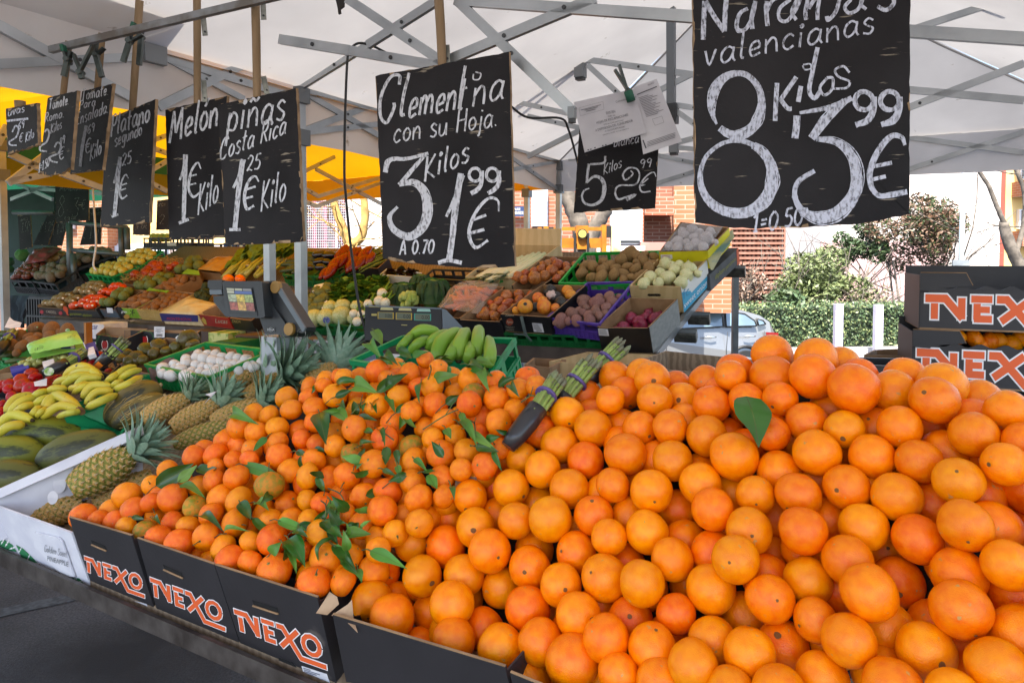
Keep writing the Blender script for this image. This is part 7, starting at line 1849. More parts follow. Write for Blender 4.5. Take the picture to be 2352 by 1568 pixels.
for k,(q,l) in enumerate(((((1725,775),(1990,775),(1960,800),(1760,740)),'lime green card sign propped above the lower kiwi tray'),(((2140,575),(2352,590),(2340,545),(2210,520)),'lime green card sign propped above the upper kiwi tray'))):
 P=[PRz('Z1',*p,.15) for p in q];mb=MB();mb.prism(P,PRN*.006);tag(mb.build('display_card',MATS['lime_card'],origin=P[0]),l,'card')
R_,_t=printed_tray('plastic-lined box of loose kiwis',((1605,990),(1875,1010),(2295,800),(2010,765)),mat('film_card','#a88a4c',.4,'#c0a468',5,4),[],M_ink_r,low=(.0,0,0,0))
fill_tray(R_,.031,KIW,'kiwi','brown kiwi in the plastic-lined box','kiwi','kiwis in the plastic-lined box',-.035,.02,9)
_fb=[R_[0]+DN*.09-RRB*.012,R_[1]+DN*.09-RRB*.012,R_[1]+PRN*.01,R_[0]+PRN*.01]
film('clear plastic liner hanging over the front of the loose kiwi box',_fb,.02,seethrough('amber_film','#c8a860',.4,.15,20),name='plastic_liner',cat='liner',amp=.03)
R_,_t=printed_tray('pale wooden crate with a blue and red printed end',((120,1105),(600,1128),(825,985),(480,895)),M_wcrate,[('MONTEHGNAL',(212,1190),(525,1200),34)],mat('red_print','#b5202c',.5),fr='Z2',m_in=M_wcrate,low=(.0,0,0,0),extra=lambda t,A,n:(lambda s:(fillpoly(s,[(118,1105),(598,1130),(606,1215),(150,1205)],0),s.build('blue_print',mat('dark_blue_ink','#2c2a6c',.6),t)))(Slate('Z2',A+n*.0018,n,0)))
film('perforated clear bag of pale vegetables in the wooden crate',[p+PRN*.0 for p in R_],.03,mat('cream_bag','#b8a070',.3,'#cbb98a',8,5,.4,.6,bump=.5,bscale=14),name='vegetable_bag')
R_,_t=printed_tray('red printed carton in front of the touchscreen scale',((585,1120),(975,1165),(1110,1085),(840,1010)),mat('red_card','#8c1f18',.55,'#a02a1c',6,3),[('Lucas',(820,1225),(970,1235),54)],M_ink_r,fr='Z2',low=(0,0,0,0),extra=lambda t,A,n:(lambda s:(fillpoly(s,[(645,1190),(665,1150),(700,1190),(715,1250),(680,1240)],0),s.build('leaf_print',mat('leaf_print_ink','#b89a3c',.6),t)))(Slate('Z2',A+n*.0022,n,0)))
R_,_t=printed_tray('black printed carton half hidden behind the touchscreen scale',((1000,1170),(1270,1200),(1370,1130),(1130,1090)),M_blk,[('ZAIDA',(1025,1222),(1138,1230),36)],mat('gold_ink','#a8925a',.5),fr='Z2',low=(0,0,0,0))
R_,_t=printed_tray('cardboard tray of custard apples highest in the row',((285,600),(560,610),(770,440),(520,400)),M_card,[],M_ink_r,fr='Z2')
fill_tray(R_,.045,CUS,'custard_apple','knobbly custard apple in the highest cardboard tray','custard apple','custard apples in the highest tray',-.01,.03,10)
R_,_t=printed_tray('cardboard tray covered with amber film',((600,560),(880,590),(1110,400),(830,400)),M_card,[],M_ink_r,fr='Z2')
film('amber film over the covered tray',[p+PRN*.005 for p in R_],.02,mat('amber_film_solid','#a8742c',.3,'#b98a44',7,4,bump=.4,bscale=12),name='tray_film',cat='film')
R_,_t=printed_tray('dark tray of green leaves beside the celery',((880,600),(1040,600),(1300,385),(1170,360)),M_cdk,[],M_ink_r,fr='Z2')
M_cel=mat('celery_stalk','#9a9a3c',.45,'#b3ae58',5,3,stretch=(1,1,.3));M_cell=mat('celery_leaf','#4f6a1c',.5,'#5f7a26',9,4)
for k in range(26):
 p=bil(R_,rng.uniform(.1,.9),rng.uniform(.05,.95))+PRN*rng.uniform(0,.02);mb=MB() if k==0 else mb
 a=p;b=p+(RRB*.8+RRD*rng.uniform(-.3,.6)).normalized()*.12+PRN*.02;leaf_mesh(mb,a,b,.05,PRN,.15,0)
tag(mb.build('leaf_heap',[M_cell,M_cell],origin=R_[0]),'heap of loose green salad leaves in the dark tray','leaves',kind='stuff')
for k,(x0,y0,x1,y1,w) in enumerate(((925,670,1330,340,90),(1100,650,1450,330,90),(1200,650,1560,330,95),(1330,640,1660,360,90),(1480,600,1760,310,80))):
 a,b=PRz('Z2',x0,y0,.10),PRz('Z2',x1,y1,.14);t=thing('celery_bunch','tied bunch of pale celery stalks with dark leaves','celery',a,'celery bunches');d=b-a;s_=d.cross(PRN).normalized()
 for q in range(6):
  o=s_*rng.uniform(-.03,.03)+PRN*rng.uniform(-.01,.03);e=a+d*.62+o*1.5
  mb=MB();mb.tube([a+o*.6,lerp(a,e,.5)+o,e],[.017,.014,.010],7);mb.build('stalk',M_cel,t)
 mb=MB()
 for q in range(26):
  c=a+d*rng.uniform(.5,1.0)+s_*rng.uniform(-.06,.06)+PRN*rng.uniform(0,.05);leaf_mesh(mb,c,c+(d.normalized()+s_*rng.uniform(-.9,.9)+PRN*rng.uniform(-.2,.5)).normalized()*.11,.07,PRN+s_*rng.uniform(-.6,.6),.15,0)
 mb.build('leaves',[M_cell,M_cell],t)
 mb=MB();c=a+d*.36;mb.tube([c-d.normalized()*.008,c+d.normalized()*.008],.045,12,sq=.7);mb.build('tie_band',mat('pale_tie','#b3a98a',.6),t)
rear_list("985,676,140 1130,682,130",'Z2',.12,CL,'clementine','orange fruit peeking out under the celery','clementine','orange fruits under the celery')
for k,(x,y,w) in enumerate(((690,860,150),(640,900,130),(720,780,140),(700,920,120),(600,880,100))):
 p=PRz('Z2',x,y,.08);r=w*ZF['Z2'][0]*depth(p)/F_PX/2;mb=MB();r0=random.Random(k)
 for q in range(34):
  d=Vector((r0.gauss(0,1),r0.gauss(-.4,1),r0.gauss(.5,1))).normalized();mb.blob(p+d*r*.7,r*.34,8,6,.35,3.5,q+k*40)
 tag(mb.build('broccoli',mat('broccoli_head','#33401a',.8,'#28351a',40,4,bump=.8,bscale=120),origin=p),'dark broccoli head left of the touchscreen scale','broccoli','broccoli heads')
R_=[PRz('Z1',*p,.15) for p in ((1010,572),(1310,605),(1650,485),(1330,432))];plastic_crate('green crate of yellow apples, nearer of two',R_,DN*.12,M_gcr)
fill_tray(R_,.038,YAP,'apple','pale yellow apple in the nearer green crate','apple','yellow apples in the nearer crate',-.01,.03,11)
R_=[PRz('Z1',*p,.15) for p in ((1350,448),(1650,485),(1915,305),(1600,305))];plastic_crate('green crate of yellow apples, farther of two',R_,DN*.12,M_gcr)
fill_tray(R_,.038,YAP,'apple','pale yellow apple in the farther green crate','apple','yellow apples in the farther crate',-.01,.03,12)
R_,_t=printed_tray('shallow cardboard tray lined with straw for pomegranates',((1440,660),(1750,695),(2200,430),(1890,400)),M_card,[],M_ink_r,low=(.3,0,0,0))
rear_list("1590,580,115 1720,562,125 1812,582,112 1745,520,100 1812,482,140 1862,527,112 1880,470,100 2000,500,90 2060,470,90",'Z1',.13,POM,'pomegranate','red-orange pomegranate on the straw','pomegranate','pomegranates')
mb=MB()
for k in range(420):
 p=bil(R_,rng.uniform(0,1),rng.uniform(0,1))+PRN*rng.uniform(-.01,.04);d=Vector((rng.gauss(0,1),rng.gauss(0,1),rng.gauss(0,.5))).normalized()*.035;mb.tube([p-d,p+PRN*rng.uniform(-.01,.015),p+d],.0016,4)
tag(mb.build('straw',mat('straw','#b98a44',.8,'#c9a05c',20,3),origin=R_[0]),'fine golden straw under the pomegranates','straw',kind='stuff')
# the neighbour's potatoes far left
GP='grey potatoes of the neighbouring stall'
for k,(q,l,m,r,nm,lab,ct,gp) in enumerate(((((375,655),(645,690),(905,530),(620,480)),'black crate of grey potatoes, nearer of the two long crates',GPOT,.042,'potato','grey-brown potato in the nearer black crate','potato',GP),(((650,475),(880,525),(1390,335),(1150,270)),'black crate of grey potatoes, farther of the two long crates',GPOT,.042,'potato','grey-brown potato in the farther black crate','potato',GP+', farther crate'),(((110,645),(370,660),(610,485),(330,440)),'black crate of glossy dark red onions at the far left',[ball('onion',mat('glossy_onion','#5a2620',.2,'#7a3c28',6,3,val=.2),3,(1,1,.86),.04,1.2,12,10,top=onion_top)],.036,'onion','glossy dark onion in the far left black crate','onion','dark onions far left'),(((330,440),(600,470),(800,330),(560,270)),'black crate of pale bagged onions behind the dark red ones',[ball('onion',mat('pale_bag_onion','#8a6f48',.25,'#a08a5c',6,3,val=.15),4,(1,1,.9),.05,1.2,12,10)],.036,'onion','pale onion in the crate behind the dark ones','onion','pale onions far left'))):
 R_=[PRz('Z1',*p,.16) for p in q];plastic_crate(l,R_,DN*.15,M_bcr,slots=4)
 fill_tray(R_,r,m,nm,lab,ct,gp,.0,.05,20+k)
_q=[PRz('Z1',*p,.24) for p in ((270,465),(520,420),(740,270),(440,290))];film('red net-like plastic sack lying on the pale onions',_q,.05,mat('red_sack','#6c1a20',.3,'#8a2c30',12,5,bump=.6,bscale=20),name='vegetable_sack',cat='sack',amp=.04)
rear_list("262,352,150",'Z1',.2,[ball('cabbage',M_savl,4,(1,1,.9),.2,3,18,12)],'cabbage','green cabbage at the far left crate','cabbage',None)
rear_list("110,430,110 120,520,90",'Z1',.16,[ball('cabbage',M_sav,5,(1,1,.9),.25,3,18,12)],'cabbage','dark green cabbage beside the left post','cabbage','dark cabbages by the post')
# STREET BEHIND THE STALL
ZG=-.85
def vbox(u0,v0,u1,v1,d,dep,yaw=0.0):
 """upright box whose front face spans the measured window at depth d; -> frame (origin BL, right, up, back)"""
 p0=W((u0+u1)/2,(v0+v1)/2,d);r=Vector((math.cos(RD(yaw)),math.sin(RD(yaw)),0));n=Vector((r.y,-r.x,0))
 a,b=hit(u0,v1,p0,n),hit(u1,v1,p0,n);t=hit(u0,v0,p0,n)
 z0,z1=a.z,t.z
 return Vector((a.x,a.y,z0)),Vector((b.x-a.x,b.y-a.y,0)),UPZ*(z1-z0),-n*dep
def addb(mb,f,a0=0,a1=1,b0=0,b1=1,c0=0,c1=1,mi=0):
 o,X,U,B=f
 q=[o+X*a+U*b0+B*c for a,c in ((a0,c0),(a1,c0),(a1,c1),(a0,c1))]
 mb.hexa(q,[p+U*(b1-b0) for p in q],mi)
def part(name,par,m,f,*bx):
 mb=MB()
 for b in bx:addb(mb,f,*b)
 return mb.build(name,m,par)
M_br=brick_mat('orange_brick','#98583e','#864a34','#92796a');M_brd=brick_mat('recess_shade_brick','#7c4f3e','#6a4336','#8a7668');M_brl=brick_mat('light_orange_brick','#9a6244','#8e573a','#9c8474',.3,.09)  # recess brick darkened for shade, side wall brick lightened for sun
M_rend=mat('pale_render','#d3c2bb',.85,'#c5b1ab',.6,5);M_cream=mat('cream_render','#c9a96a',.85,'#d0b47c',.8,4);M_shut=wave_mat('roller_shutter','#d6d9de','#b9bdc4',9,.5,'Z',0);M_glass=mat('window_glass','#3b444c',.12,'#55606a',.8,3)
M_frame=mat('white_frame','#d2d4d8',.5);M_ylw=mat('machine_yellow','#a8690c',.5,'#85520a',8,5,.4,.7);M_blkm=mat('black_metal','#1c1c1d',.5)
def window(par,f,a0,a1,b0,b1,shut=.8):
 w=part('window',par,M_frame,f,(a0,a1,b0,b1,-.03,.1));da,db=(a1-a0)*.08,(b1-b0)*.05
 part('pane',w,M_glass,f,(a0+da,a1-da,b0+db,b1-db,-.04,-.02))
 if shut:part('shutter',w,M_shut,f,(a0+da,a1-da,b1-db-(b1-b0)*shut,b1-db,-.06,-.03))
 return w
bb=thing('brick_building','orange brick house with white shuttered windows behind the forklift','building',W(1330,600,13))
f=vbox(1120,380,1478,640,12.6,4,-4);part('wall',bb,M_br,f,(0,1,-.3,1,0,1))
window(bb,f,.285,.39,.46,.78,.95);window(bb,f,.785,.985,.30,.66,.85);part('sill_band',bb,M_rend,f,(.70,1.0,.22,.29,-.05,.0))
f2=vbox(1478,380,1546,640,13.4,3,-4);part('recessed_wall',bb,M_brd,f2,(0,1,-.3,1,0,1));f3=vbox(1470,452,1548,494,12.7,.8,-4);part('balcony_slab',bb,M_br,f3,(0,1,0,1,0,1))
f3=vbox(1470,556,1620,640,12.3,.3,-4);part('parapet',bb,mat('pink_render','#a87a70',.85,'#9a6c62',2,4),f3,(0,1,-.3,1,0,1));f3=vbox(1546,380,1680,640,13.0,3,-8);part('side_wall',bb,M_brl,f3,(0,1,-.3,1,0,1))
_p=vbox(1176,474,1214,497,12.5,.03,-4);sgn=tag(part('street_sign',None,mat('sign_blue','#1d2f56',.4),_p,(0,1,0,1,0,1)),'dark blue street name plate on the brick wall','street sign')
mb=MB();o,X,U,B=_p;add_text(mb,'CALLE DE',o+X*.1+U*.62-B*.2,o+X*.5+U*.62-B*.2,U*.22);add_text(mb,'RAM\u00d3N P\u00c9REZ DE AYALA',o+X*.06+U*.2-B*.2,o+X*.95+U*.2-B*.2,U*.30);mb.build('lettering',M_ink_w,sgn)
tag(part('waste_ground_wall',None,mat('grey_cladding','#a9a4a4',.7,'#979292',2,4),vbox(796,440,1000,700,13.5,.3),(0,1,-.2,1,0,1)),'pale grey ribbed wall between the burgundy hall and the brick house','wall')
mb=MB();f=vbox(796,440,1000,700,13.49,.3)
bg=thing('burgundy_hall','burgundy metal building behind the white mesh fence','building',W(700,600,15));f=vbox(560,400,800,700,15,4)
part('wall',bg,wave_mat('burgundy_sheet','#6a2538','#53192b',7,.6,'X',0),f,(0,1,-.2,1,0,1));part('stair_rail',bg,mat('burgundy_steel','#7d3048',.5),f,*[(.1+k*.1,.125+k*.1,.3,.9,-.05,-.02) for k in range(9)],*[(.0,1,.35+k*.14,.36+k*.14,-.06,-.03) for k in range(4)])
fe=thing('mesh_fence','white welded mesh fence in front of the burgundy building','fence',W(760,640,12));f=vbox(640,455,905,720,12,.04)
part('mesh_panel',fe,M_frame,f,*[(k/60,k/60+.0016,0,1,0,.2) for k in range(61)],*[(0,1,k/44,k/44+.003,.2,.4) for k in range(45)]);[part('post',fe,M_frame,f,(a,a+.012,-.2,1,-.5,.5)) for a in (.2,.5,.8)]
part('top_rail',fe,M_frame,f,(0,1,.42,.435,-.3,.3))
lb_=thing('apartment_block','orange brick and cream apartment block far behind the left stall','building',W(250,600,20));f=vbox(-120,380,250,700,19,4,6);part('wall',lb_,M_brl,f,(0,1,-.2,1,0,1));window(lb_,f,.75,.8,.55,.8,0)
f=vbox(240,380,520,700,20,4,6);part('cream_wall',lb_,M_cream,f,(0,1,-.2,1,0,1));part('white_band',lb_,M_rend,f,(0,1,.32,.44,-.02,0));[window(lb_,f,a,a+.12,.33,.43,.4) for a in (.06,.24,.42,.6)]
wh=thing('white_building','tall plain pale building at the right behind the trees','building',W(2150,700,24));f=vbox(1880,250,2290,800,24,5,6);part('wall',wh,mat('white_render','#c4bbb6',.9,'#b9b0aa',.4,5),f,(0,1,-.2,1,0,1))
part('plinth',wh,mat('pink_plinth','#b99a98',.9,'#ad8d8b',1,4),f,(0,.7,-.2,.45,-.01,0))
ap=thing('apartment_block','cream apartment house with small balconies at the right edge','building',W(2330,640,22));f=vbox(2284,200,2600,760,25,6,-6);part('wall',ap,M_cream,f,(.03,1,-.2,1,0,1));part('corner_strip',ap,mat('red_render','#8f4438',.8),f,(0,.05,-.2,1,-.01,.02))
for k,b in enumerate((.35,.55,.72)):part('balcony',ap,M_brl,f,(.1,.6,b,b+.06,-.12,0));window(ap,f,.14,.3,b+.07,b+.15,.5)
la=thing('lattice_screen','terracotta lattice screen wall behind the bushes','wall',W(1740,700,19));f=vbox(1640,470,1800,720,19,.2,0);M_ter=mat('terracotta','#96695a',.85,'#875c4c',5,4)
part('slats',la,M_ter,f,*[(0,1,k/22,k/22+.022,0,.4) for k in range(22)],*[(k/16,k/16+.03,0,1,.4,.8) for k in range(17)]);part('back_panel',la,mat('dark_terracotta','#6a3a2c',.9),f,(0,1,-.3,1,.9,1))
def crown_mesh(mb,c,r,n,sz,r0,mis=(0,1),clumps=14):
 cl=[]
 for _ in range(clumps):
  d=Vector((r0.gauss(0,1),r0.gauss(0,1),r0.gauss(0,1))).normalized()*r0.uniform(.35,.85);cl.append(Vector((d.x*r[0],d.y*r[1],d.z*r[2])))
 for k in range(n):
  q=r0.choice(cl);d=Vector((r0.gauss(0,1),r0.gauss(0,1),r0.gauss(0,1))).normalized()*r0.uniform(.3,1)**.5*.38
  p=c+q+Vector((d.x*r[0],d.y*r[1],d.z*r[2]));a=Vector((r0.gauss(0,1),r0.gauss(0,1),r0.gauss(0,.7))).normalized();b=a.cross(Vector((r0.gauss(0,1),r0.gauss(0,1),r0.gauss(0,1)))).normalized();s=sz*r0.uniform(.6,1.3)
  mb.add([p-a*s,p+b*s*.35,p+a*s,p-b*s*.35],[(0,1,2,3)],mis[0] if r0.random()<.6 else mis[1])
M_lf=[mat('leaf_'+n_,c,.5,c2,3,3) for n_,c,c2 in (('dark','#2e3c1e','#3a4a26'),('olive','#4c5832','#5c683e'),('red','#674c38','#766050'),('hedge','#3c5034','#516646'),('pale','#6d784c','#7f895c'),('straw','#8a7466','#9a8678'))]
M_bark=mat('grey_bark','#6a6259',.9,'#4c463f',9,5,bump=.6);M_barky=mat('ochre_bark','#b09050',.9,'#8a6c3c',8,5,bump=.6)
def branchy(mb,p,d,L,r,n,r0,mi=0,spread=.6):
 q=p+d*L;m_=lerp(p,q,.5)+Vector((r0.uniform(-.06,.06),0,r0.uniform(-.04,.06)))*L;mb.tube([p,m_,q],[r,r*.85,r*.6],6,mi)
 if n:
  for _ in range(3):branchy(mb,lerp(m_,q,r0.uniform(.2,1)),(d+Vector((r0.gauss(0,spread),r0.gauss(0,spread),r0.gauss(.1,spread)))).normalized(),L*r0.uniform(.55,.8),r*.5,n-1,r0,mi,spread)
def bush(name,label,u,v,d,ru,rv,n,sz,mats,stems=3,seed=1,cat='bush',base=ZG):
 c=W(u,v,d);k=d/F_PX;r=(ru*k,ru*k*.8,rv*k);r0=random.Random(seed);t=thing(name,label,cat,Vector((c.x,c.y,base)))
 mb=MB()
 for s in range(stems):b=Vector((c.x+r0.uniform(-.3,.3)*r[0],c.y,base));branchy(mb,b,Vector((r0.uniform(-.3,.3),r0.uniform(-.2,.2),1)).normalized(),max(.3,(c.z-base)*.8),.035,2,r0)
 mb.build('trunk',M_bark,t);mb=MB();crown_mesh(mb,c,r,n,sz,r0);mb.build('crown',mats,t)
bush('evergreen_shrub','big olive green shrub above the hedge',1885,625,17,115,95,9000,.07,[M_lf[1],M_lf[4]],4,1)
bush('photinia_tree','rounded dark red and green tree in front of the pale building',2105,545,18,105,95,9000,.062,[M_lf[2],M_lf[0]],4,2,'tree')
bush('dark_shrub','dark green shrub leaves left of the photinia tree, half behind the olive shrub',1975,565,18.5,60,50,2600,.07,[M_lf[0],M_lf[3]],2,3)
bush('dry_bush','dry brownish twiggy bush before the terracotta lattice',1720,660,16.5,60,50,900,.07,[M_lf[5],M_lf[2]],7,4);bush('low_plants','low spiky green plants at the foot of the lattice',1790,690,16,60,26,900,.12,[M_lf[3],M_lf[0]],1,5)
bush('dry_bush','bare grey bush left of the far white post',1990,690,16.5,60,40,500,.06,[M_lf[5],M_lf[4]],8,6)
he=thing('hedge','clipped green hedge along the kerb behind the parked car','hedge',W(1950,800,15.2));f=vbox(1560,704,2330,806,15.2,.9,4);o,X,U,B=f
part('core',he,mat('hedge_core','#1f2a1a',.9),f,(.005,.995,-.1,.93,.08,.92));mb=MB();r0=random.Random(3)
for k in range(11000):
 a,b,c=r0.random(),r0.random()**.9,0
 if r0.random()<.25:b,c=1+r0.gauss(0,.03),r0.random()
 else:c=r0.gauss(.02,.03)
 p=o+X*a+U*b+B*c;e=Vector((r0.gauss(0,1),r0.gauss(0,1),r0.gauss(0,1))).normalized();g=e.cross(Vector((r0.gauss(0,1),r0.gauss(0,1),r0.gauss(0,1)))).normalized();s=.032*r0.uniform(.6,1.5)
 mb.add([p-e*s,p+g*s*.5,p+e*s,p-g*s*.5],[(0,1,2,3)],0 if r0.random()<.7 else 1)
mb.build('leaves',[M_lf[3],M_lf[4]],he)
f=vbox(1500,805,2400,822,14.9,.3,4);tag(part('kerb',None,mat('kerb_stone','#b3aeac',.9,'#9a9593',4,4),f,(0,1,-.4,1,0,1)),kind='structure')
for k,u in enumerate((1927,2019)):
 f=vbox(u-8.5,698+2*k,u+8.5,812,14.4,.12);b=part('marker_post',None,mat('white_post_paint','#c4c0d2',.6,'#b5b0c6',3,4),f,(0,1,-.1,1,0,1));tag(b,('pale square post in front of the hedge, nearer the parked car','pale square post in front of the hedge, nearer the black box stack')[k],'post')
 part('faint_lettering',b,mat('faded_ink','#9a94a8',.7),f,*[(.35,.6-.08*(j%3),.45+j*.035,.465+j*.035,-.02,0) for j in range(9)])
lp=thing('street_lamp','slim pale lamp post in front of the white building','street lamp',Vector((W(2205,600,16).x,W(2205,600,16).y,ZG)));mb=MB();a=W(2216,330,16);mb.tube([Vector((lp.location.x,lp.location.y,ZG)),a],[.07,.05],10);mb.build('pole',mat('pale_steel','#a9b3b6',.4,metal=.4),lp)
f=vbox(2188,597,2226,640,15.8,.05);part('sign_back',lp,M_alu,f,(0,1,0,1,0,1))
def tree(label,pts,rad,m,d,twigs,seed):
 P=[[W(u,v,d) for u,v in q] for q in pts];t=thing('bare_tree',label,'tree',Vector((P[0][0].x,P[0][0].y,0)));r0=random.Random(seed)
 for q,r in zip(P,rad):
  mb=MB();c=crom(q,6);n=len(c);mb.tube([p+Vector((r0.uniform(-.08,.08),r0.uniform(-.08,.08),0))*r for p in c],[lerp(r,r*.7,i/(n-1))*r0.uniform(.95,1.06) for i in range(n)],10);mb.build('trunk' if q is P[0] else 'limb',m,t)
 mb=MB()
 for k in range(twigs):
  q=r0.choice(P);branchy(mb,r0.choice(q[1:]),Vector((r0.gauss(0,1),r0.gauss(0,.5),r0.gauss(.5,.7))).normalized(),.5*d/10,.012*d/10,2,r0)
 mb.build('twigs',m,t)
tree('pollarded tree with sunlit ochre bark in front of the grey wall',[[(800,800),(800,640),(803,560)],[(803,565),(790,530),(768,470),(760,400)],[(808,562),(832,540),(838,480),(830,400)]],[.11,.07,.07],M_barky,10,16,1)
tree('grey plane tree trunk forking behind the forklift',[[(1350,800),(1348,640),(1345,560)],[(1345,565),(1328,510),(1305,450),(1300,380)],[(1352,560),(1375,510),(1395,470),(1405,400)]],[.16,.12,.10],M_bark,8,0,2)
tree('bare tree with rough dark trunk at the right edge',[[(2375,720),(2345,620),(2318,560),(2305,510)],[(2308,515),(2292,480),(2272,430),(2240,380)],[(2330,590),(2350,520),(2352,440),(2320,360)]],[.12,.045,.045],M_bark,12,5,3)
fk=thing('forklift','yellow forklift mast with a round lamp standing behind the leeks','forklift',Vector((W(1330,600,7).x,W(1330,600,7).y,0)))
def A4f(x0,y0,x1,y1,d,dep):return vbox(*z2v('A4',x0,y0),*z2v('A4',x1,y1),d,dep)
for q in ((1766,350,1792,560),(1806,345,1838,560),(2196,335,2228,560)):part('mast_rail',fk,M_ylw,A4f(*q,7,.12),(0,1,-3,1,0,1))
part('mast_channel',fk,M_blkm,A4f(1838,350,1872,560,7.02,.1),(0,1,-3,1,0,1));part('crossbar',fk,M_ylw,A4f(1870,350,2196,374,7.02,.06),(0,1,0,1,0,1));part('carriage',fk,M_ylw,A4f(1870,424,2196,490,7.02,.1),(0,1,0,1,0,1))
c_=part('centre_block',fk,M_ylw,A4f(2022,340,2106,462,6.95,.12),(0,1,0,1,0,1),(.1,.9,-.3,0,0,1));part('cylinder',fk,M_blkm,A4f(2035,462,2090,545,6.97,.08),(0,1,-2,1,0,1));[part('chain',fk,M_blkm,A4f(x,390,x+16,560,6.93,.03),(0,1,-2,1,0,1)) for x in (2008,2096)]
mb=MB();a=W(*z2v('A4',2064,396),6.93);mb.tube([a,a-_Fw*.03],.04,16);mb.build('round_lamp',mat('lamp_glass','#a89a50',.3),c_);mb=MB();mb.tube([a-_Fw*.001,a-_Fw*.025],.05,16);mb.build('lamp_ring',M_blkm,c_)
part('side_plate',fk,mat('worn_cream_paint','#cdbf9a',.7,'#a8865a',6,6,.5,.62),A4f(2262,338,2322,510,6.95,.1),(0,1,-2.5,1,0,1));part('roller',fk,M_blkm,A4f(2228,340,2262,420,6.98,.1),(0,1,0,1,0,1))
cr=thing('parked_car','silver blue saloon car parked by the hedge, rear end to the right','car',Vector((W(1785,800,13.4).x,W(1785,800,13.4).y,ZG)));cd=Vector((-.985,-.17,0)).normalized();cw=Vector((-.17,.985,0)).normalized()
def cp(x,z,y=0.0):return cr.location+cd*x+UPZ*z+cw*y
M_car=mat('car_paint','#77797c',.22,'#707275',1,2,metal=.35,coat=.6);M_cg=mat('car_glass','#4a5a66',.06,'#647886',1,3,spec=.8)
def car_shell(out,half,bulge):
 mb=MB();ys=(0,.12,.35,1.35,1.58,1.7);n=len(out);vs=[]
 for y in ys:
  e=1-min(y,1.7-y)/.35 if min(y,1.7-y)<.35 else 0
  for x,z in out:vs.append(cp(x+(x-2.2)*-.02*e,z-bulge*e*max(0,z-.9),y+(.0 if z<.95 else (.20*(z-.95)/.5)*(1 if y<.85 else -1))))
 fs=[(j*n+i,j*n+(i+1)%n,(j+1)*n+(i+1)%n,(j+1)*n+i) for j in range(len(ys)-1) for i in range(n)]+[tuple(range(n-1,-1,-1)),tuple((len(ys)-1)*n+i for i in range(n))]
 return mb.add(vs,fs,0,False)
car_shell([(.12,.22),(0,.5),(.0,.95),(.07,1.2),(.25,1.33),(.6,1.43),(1.2,1.49),(1.8,1.49),(2.4,1.42),(2.9,1.25),(3.35,1.02),(4.1,.88),(4.48,.7),(4.5,.35),(4.4,.22)],0,.05).build('body',M_car,cr)
wy=lambda z:-.012+.20*max(0,z-.95)/.5
for nm,o in (('rear_window',[(.42,1.12),(.44,1.22),(.62,1.35),(1.02,1.42),(1.05,1.12)]),('front_window',[(1.12,1.12),(1.09,1.425),(1.75,1.42),(2.3,1.28),(2.75,1.08)]),('quarter_glass',[(.22,1.15),(.26,1.22),(.38,1.26),(.37,1.13)])):
 mb=MB();mb.prism([cp(x,z,wy(z)-.012) for x,z in o],cw*.02);w=mb.build(nm,M_cg,cr);mb=MB();q=[cp(x,z,wy(z)-.018) for x,z in o];mb.tube(q+[q[0]],.014,5);mb.build('window_trim',M_blkm,w)
for x in (.66,3.5):
 mb=MB();mb.tube([cp(x,.32,-.03),cp(x,.32,.2)],.33,24);w=mb.build('wheel',mat('tyre_rubber','#17181a',.8),cr);mb=MB();mb.tube([cp(x,.32,-.04),cp(x,.32,.0)],.21,20);mb.build('rim',M_alu,w)
 mb=MB();mb.tube([cp(x+.39*math.cos(a*.2),.34+.39*math.sin(a*.2),-.006) for a in range(0,16)],.03,6);mb.build('wheel_arch',M_blkm,cr)
for x in (.48,1.3):mb=MB();mb.tube([cp(x,.93,-.03),cp(x+.12,.935,-.05),cp(x+.24,.93,-.03)],.018,7);mb.build('door_handle',mat('chrome','#c9d0d6',.15,metal=.8),cr)
for x in (1.07,.3,2.3):mb=MB();mb.tube([cp(x,.3,-.004),cp(x,.7,-.006),cp(x-.02,1.02,-.008)],.006,4);mb.build('door_seam',M_blkm,cr)
mb=MB();mb.prism([cp(-.015,.75),cp(-.015,.98),cp(.25,1.0),cp(.2,.78)],cw*-.012);mb.build('tail_light',mat('tail_red','#7a1c1c',.2),cr)
f=vbox(*z2v('Z2',924,224),*z2v('Z2',1102,388),9,.03);ps=tag(part('crossing_sign',None,mat('road_sign_blue','#2c66b0',.4),f,(0,1,0,1,0,1)),'blue pedestrian crossing sign beyond the black crates','road sign');o,X,U,B=f
g_=lambda a,b,k:o+X*a+U*b-B*k
mb=MB();mb.add([g_(.04,.1,.1),g_(.93,.1,.1),g_(.5,.98,.1)],[(0,1,2)]);mb.build('white_triangle',M_ink_w,ps)
mb=MB();mb.blob(g_(.47,.76,.2),(.012,.004,.012),8,6)
for a in (((.46,.72),(.45,.42),.10),((.45,.45),(.36,.2),.06),((.45,.45),(.54,.2),.06),((.46,.66),(.34,.5),.045),((.47,.66),(.58,.52),.045),((.15,.2),(.11,.11),.05),((.27,.2),(.24,.11),.05),((.62,.2),(.64,.11),.05),((.74,.2),(.78,.11),.05)):
 p,q=g_(*a[0],.2),g_(*a[1],.2);mb.bar(p,q,X.length*a[2],.003,up=B.normalized())
mb.build('walking_figure',M_ink_k,ps)
mb=MB();mb.tube([o+X*.5+B*2-UPZ*2,o+X*.5+B*2+U],.03,8);mb.build('sign_post',M_alu,ps)
GBD='dark price boards of the neighbouring stall'
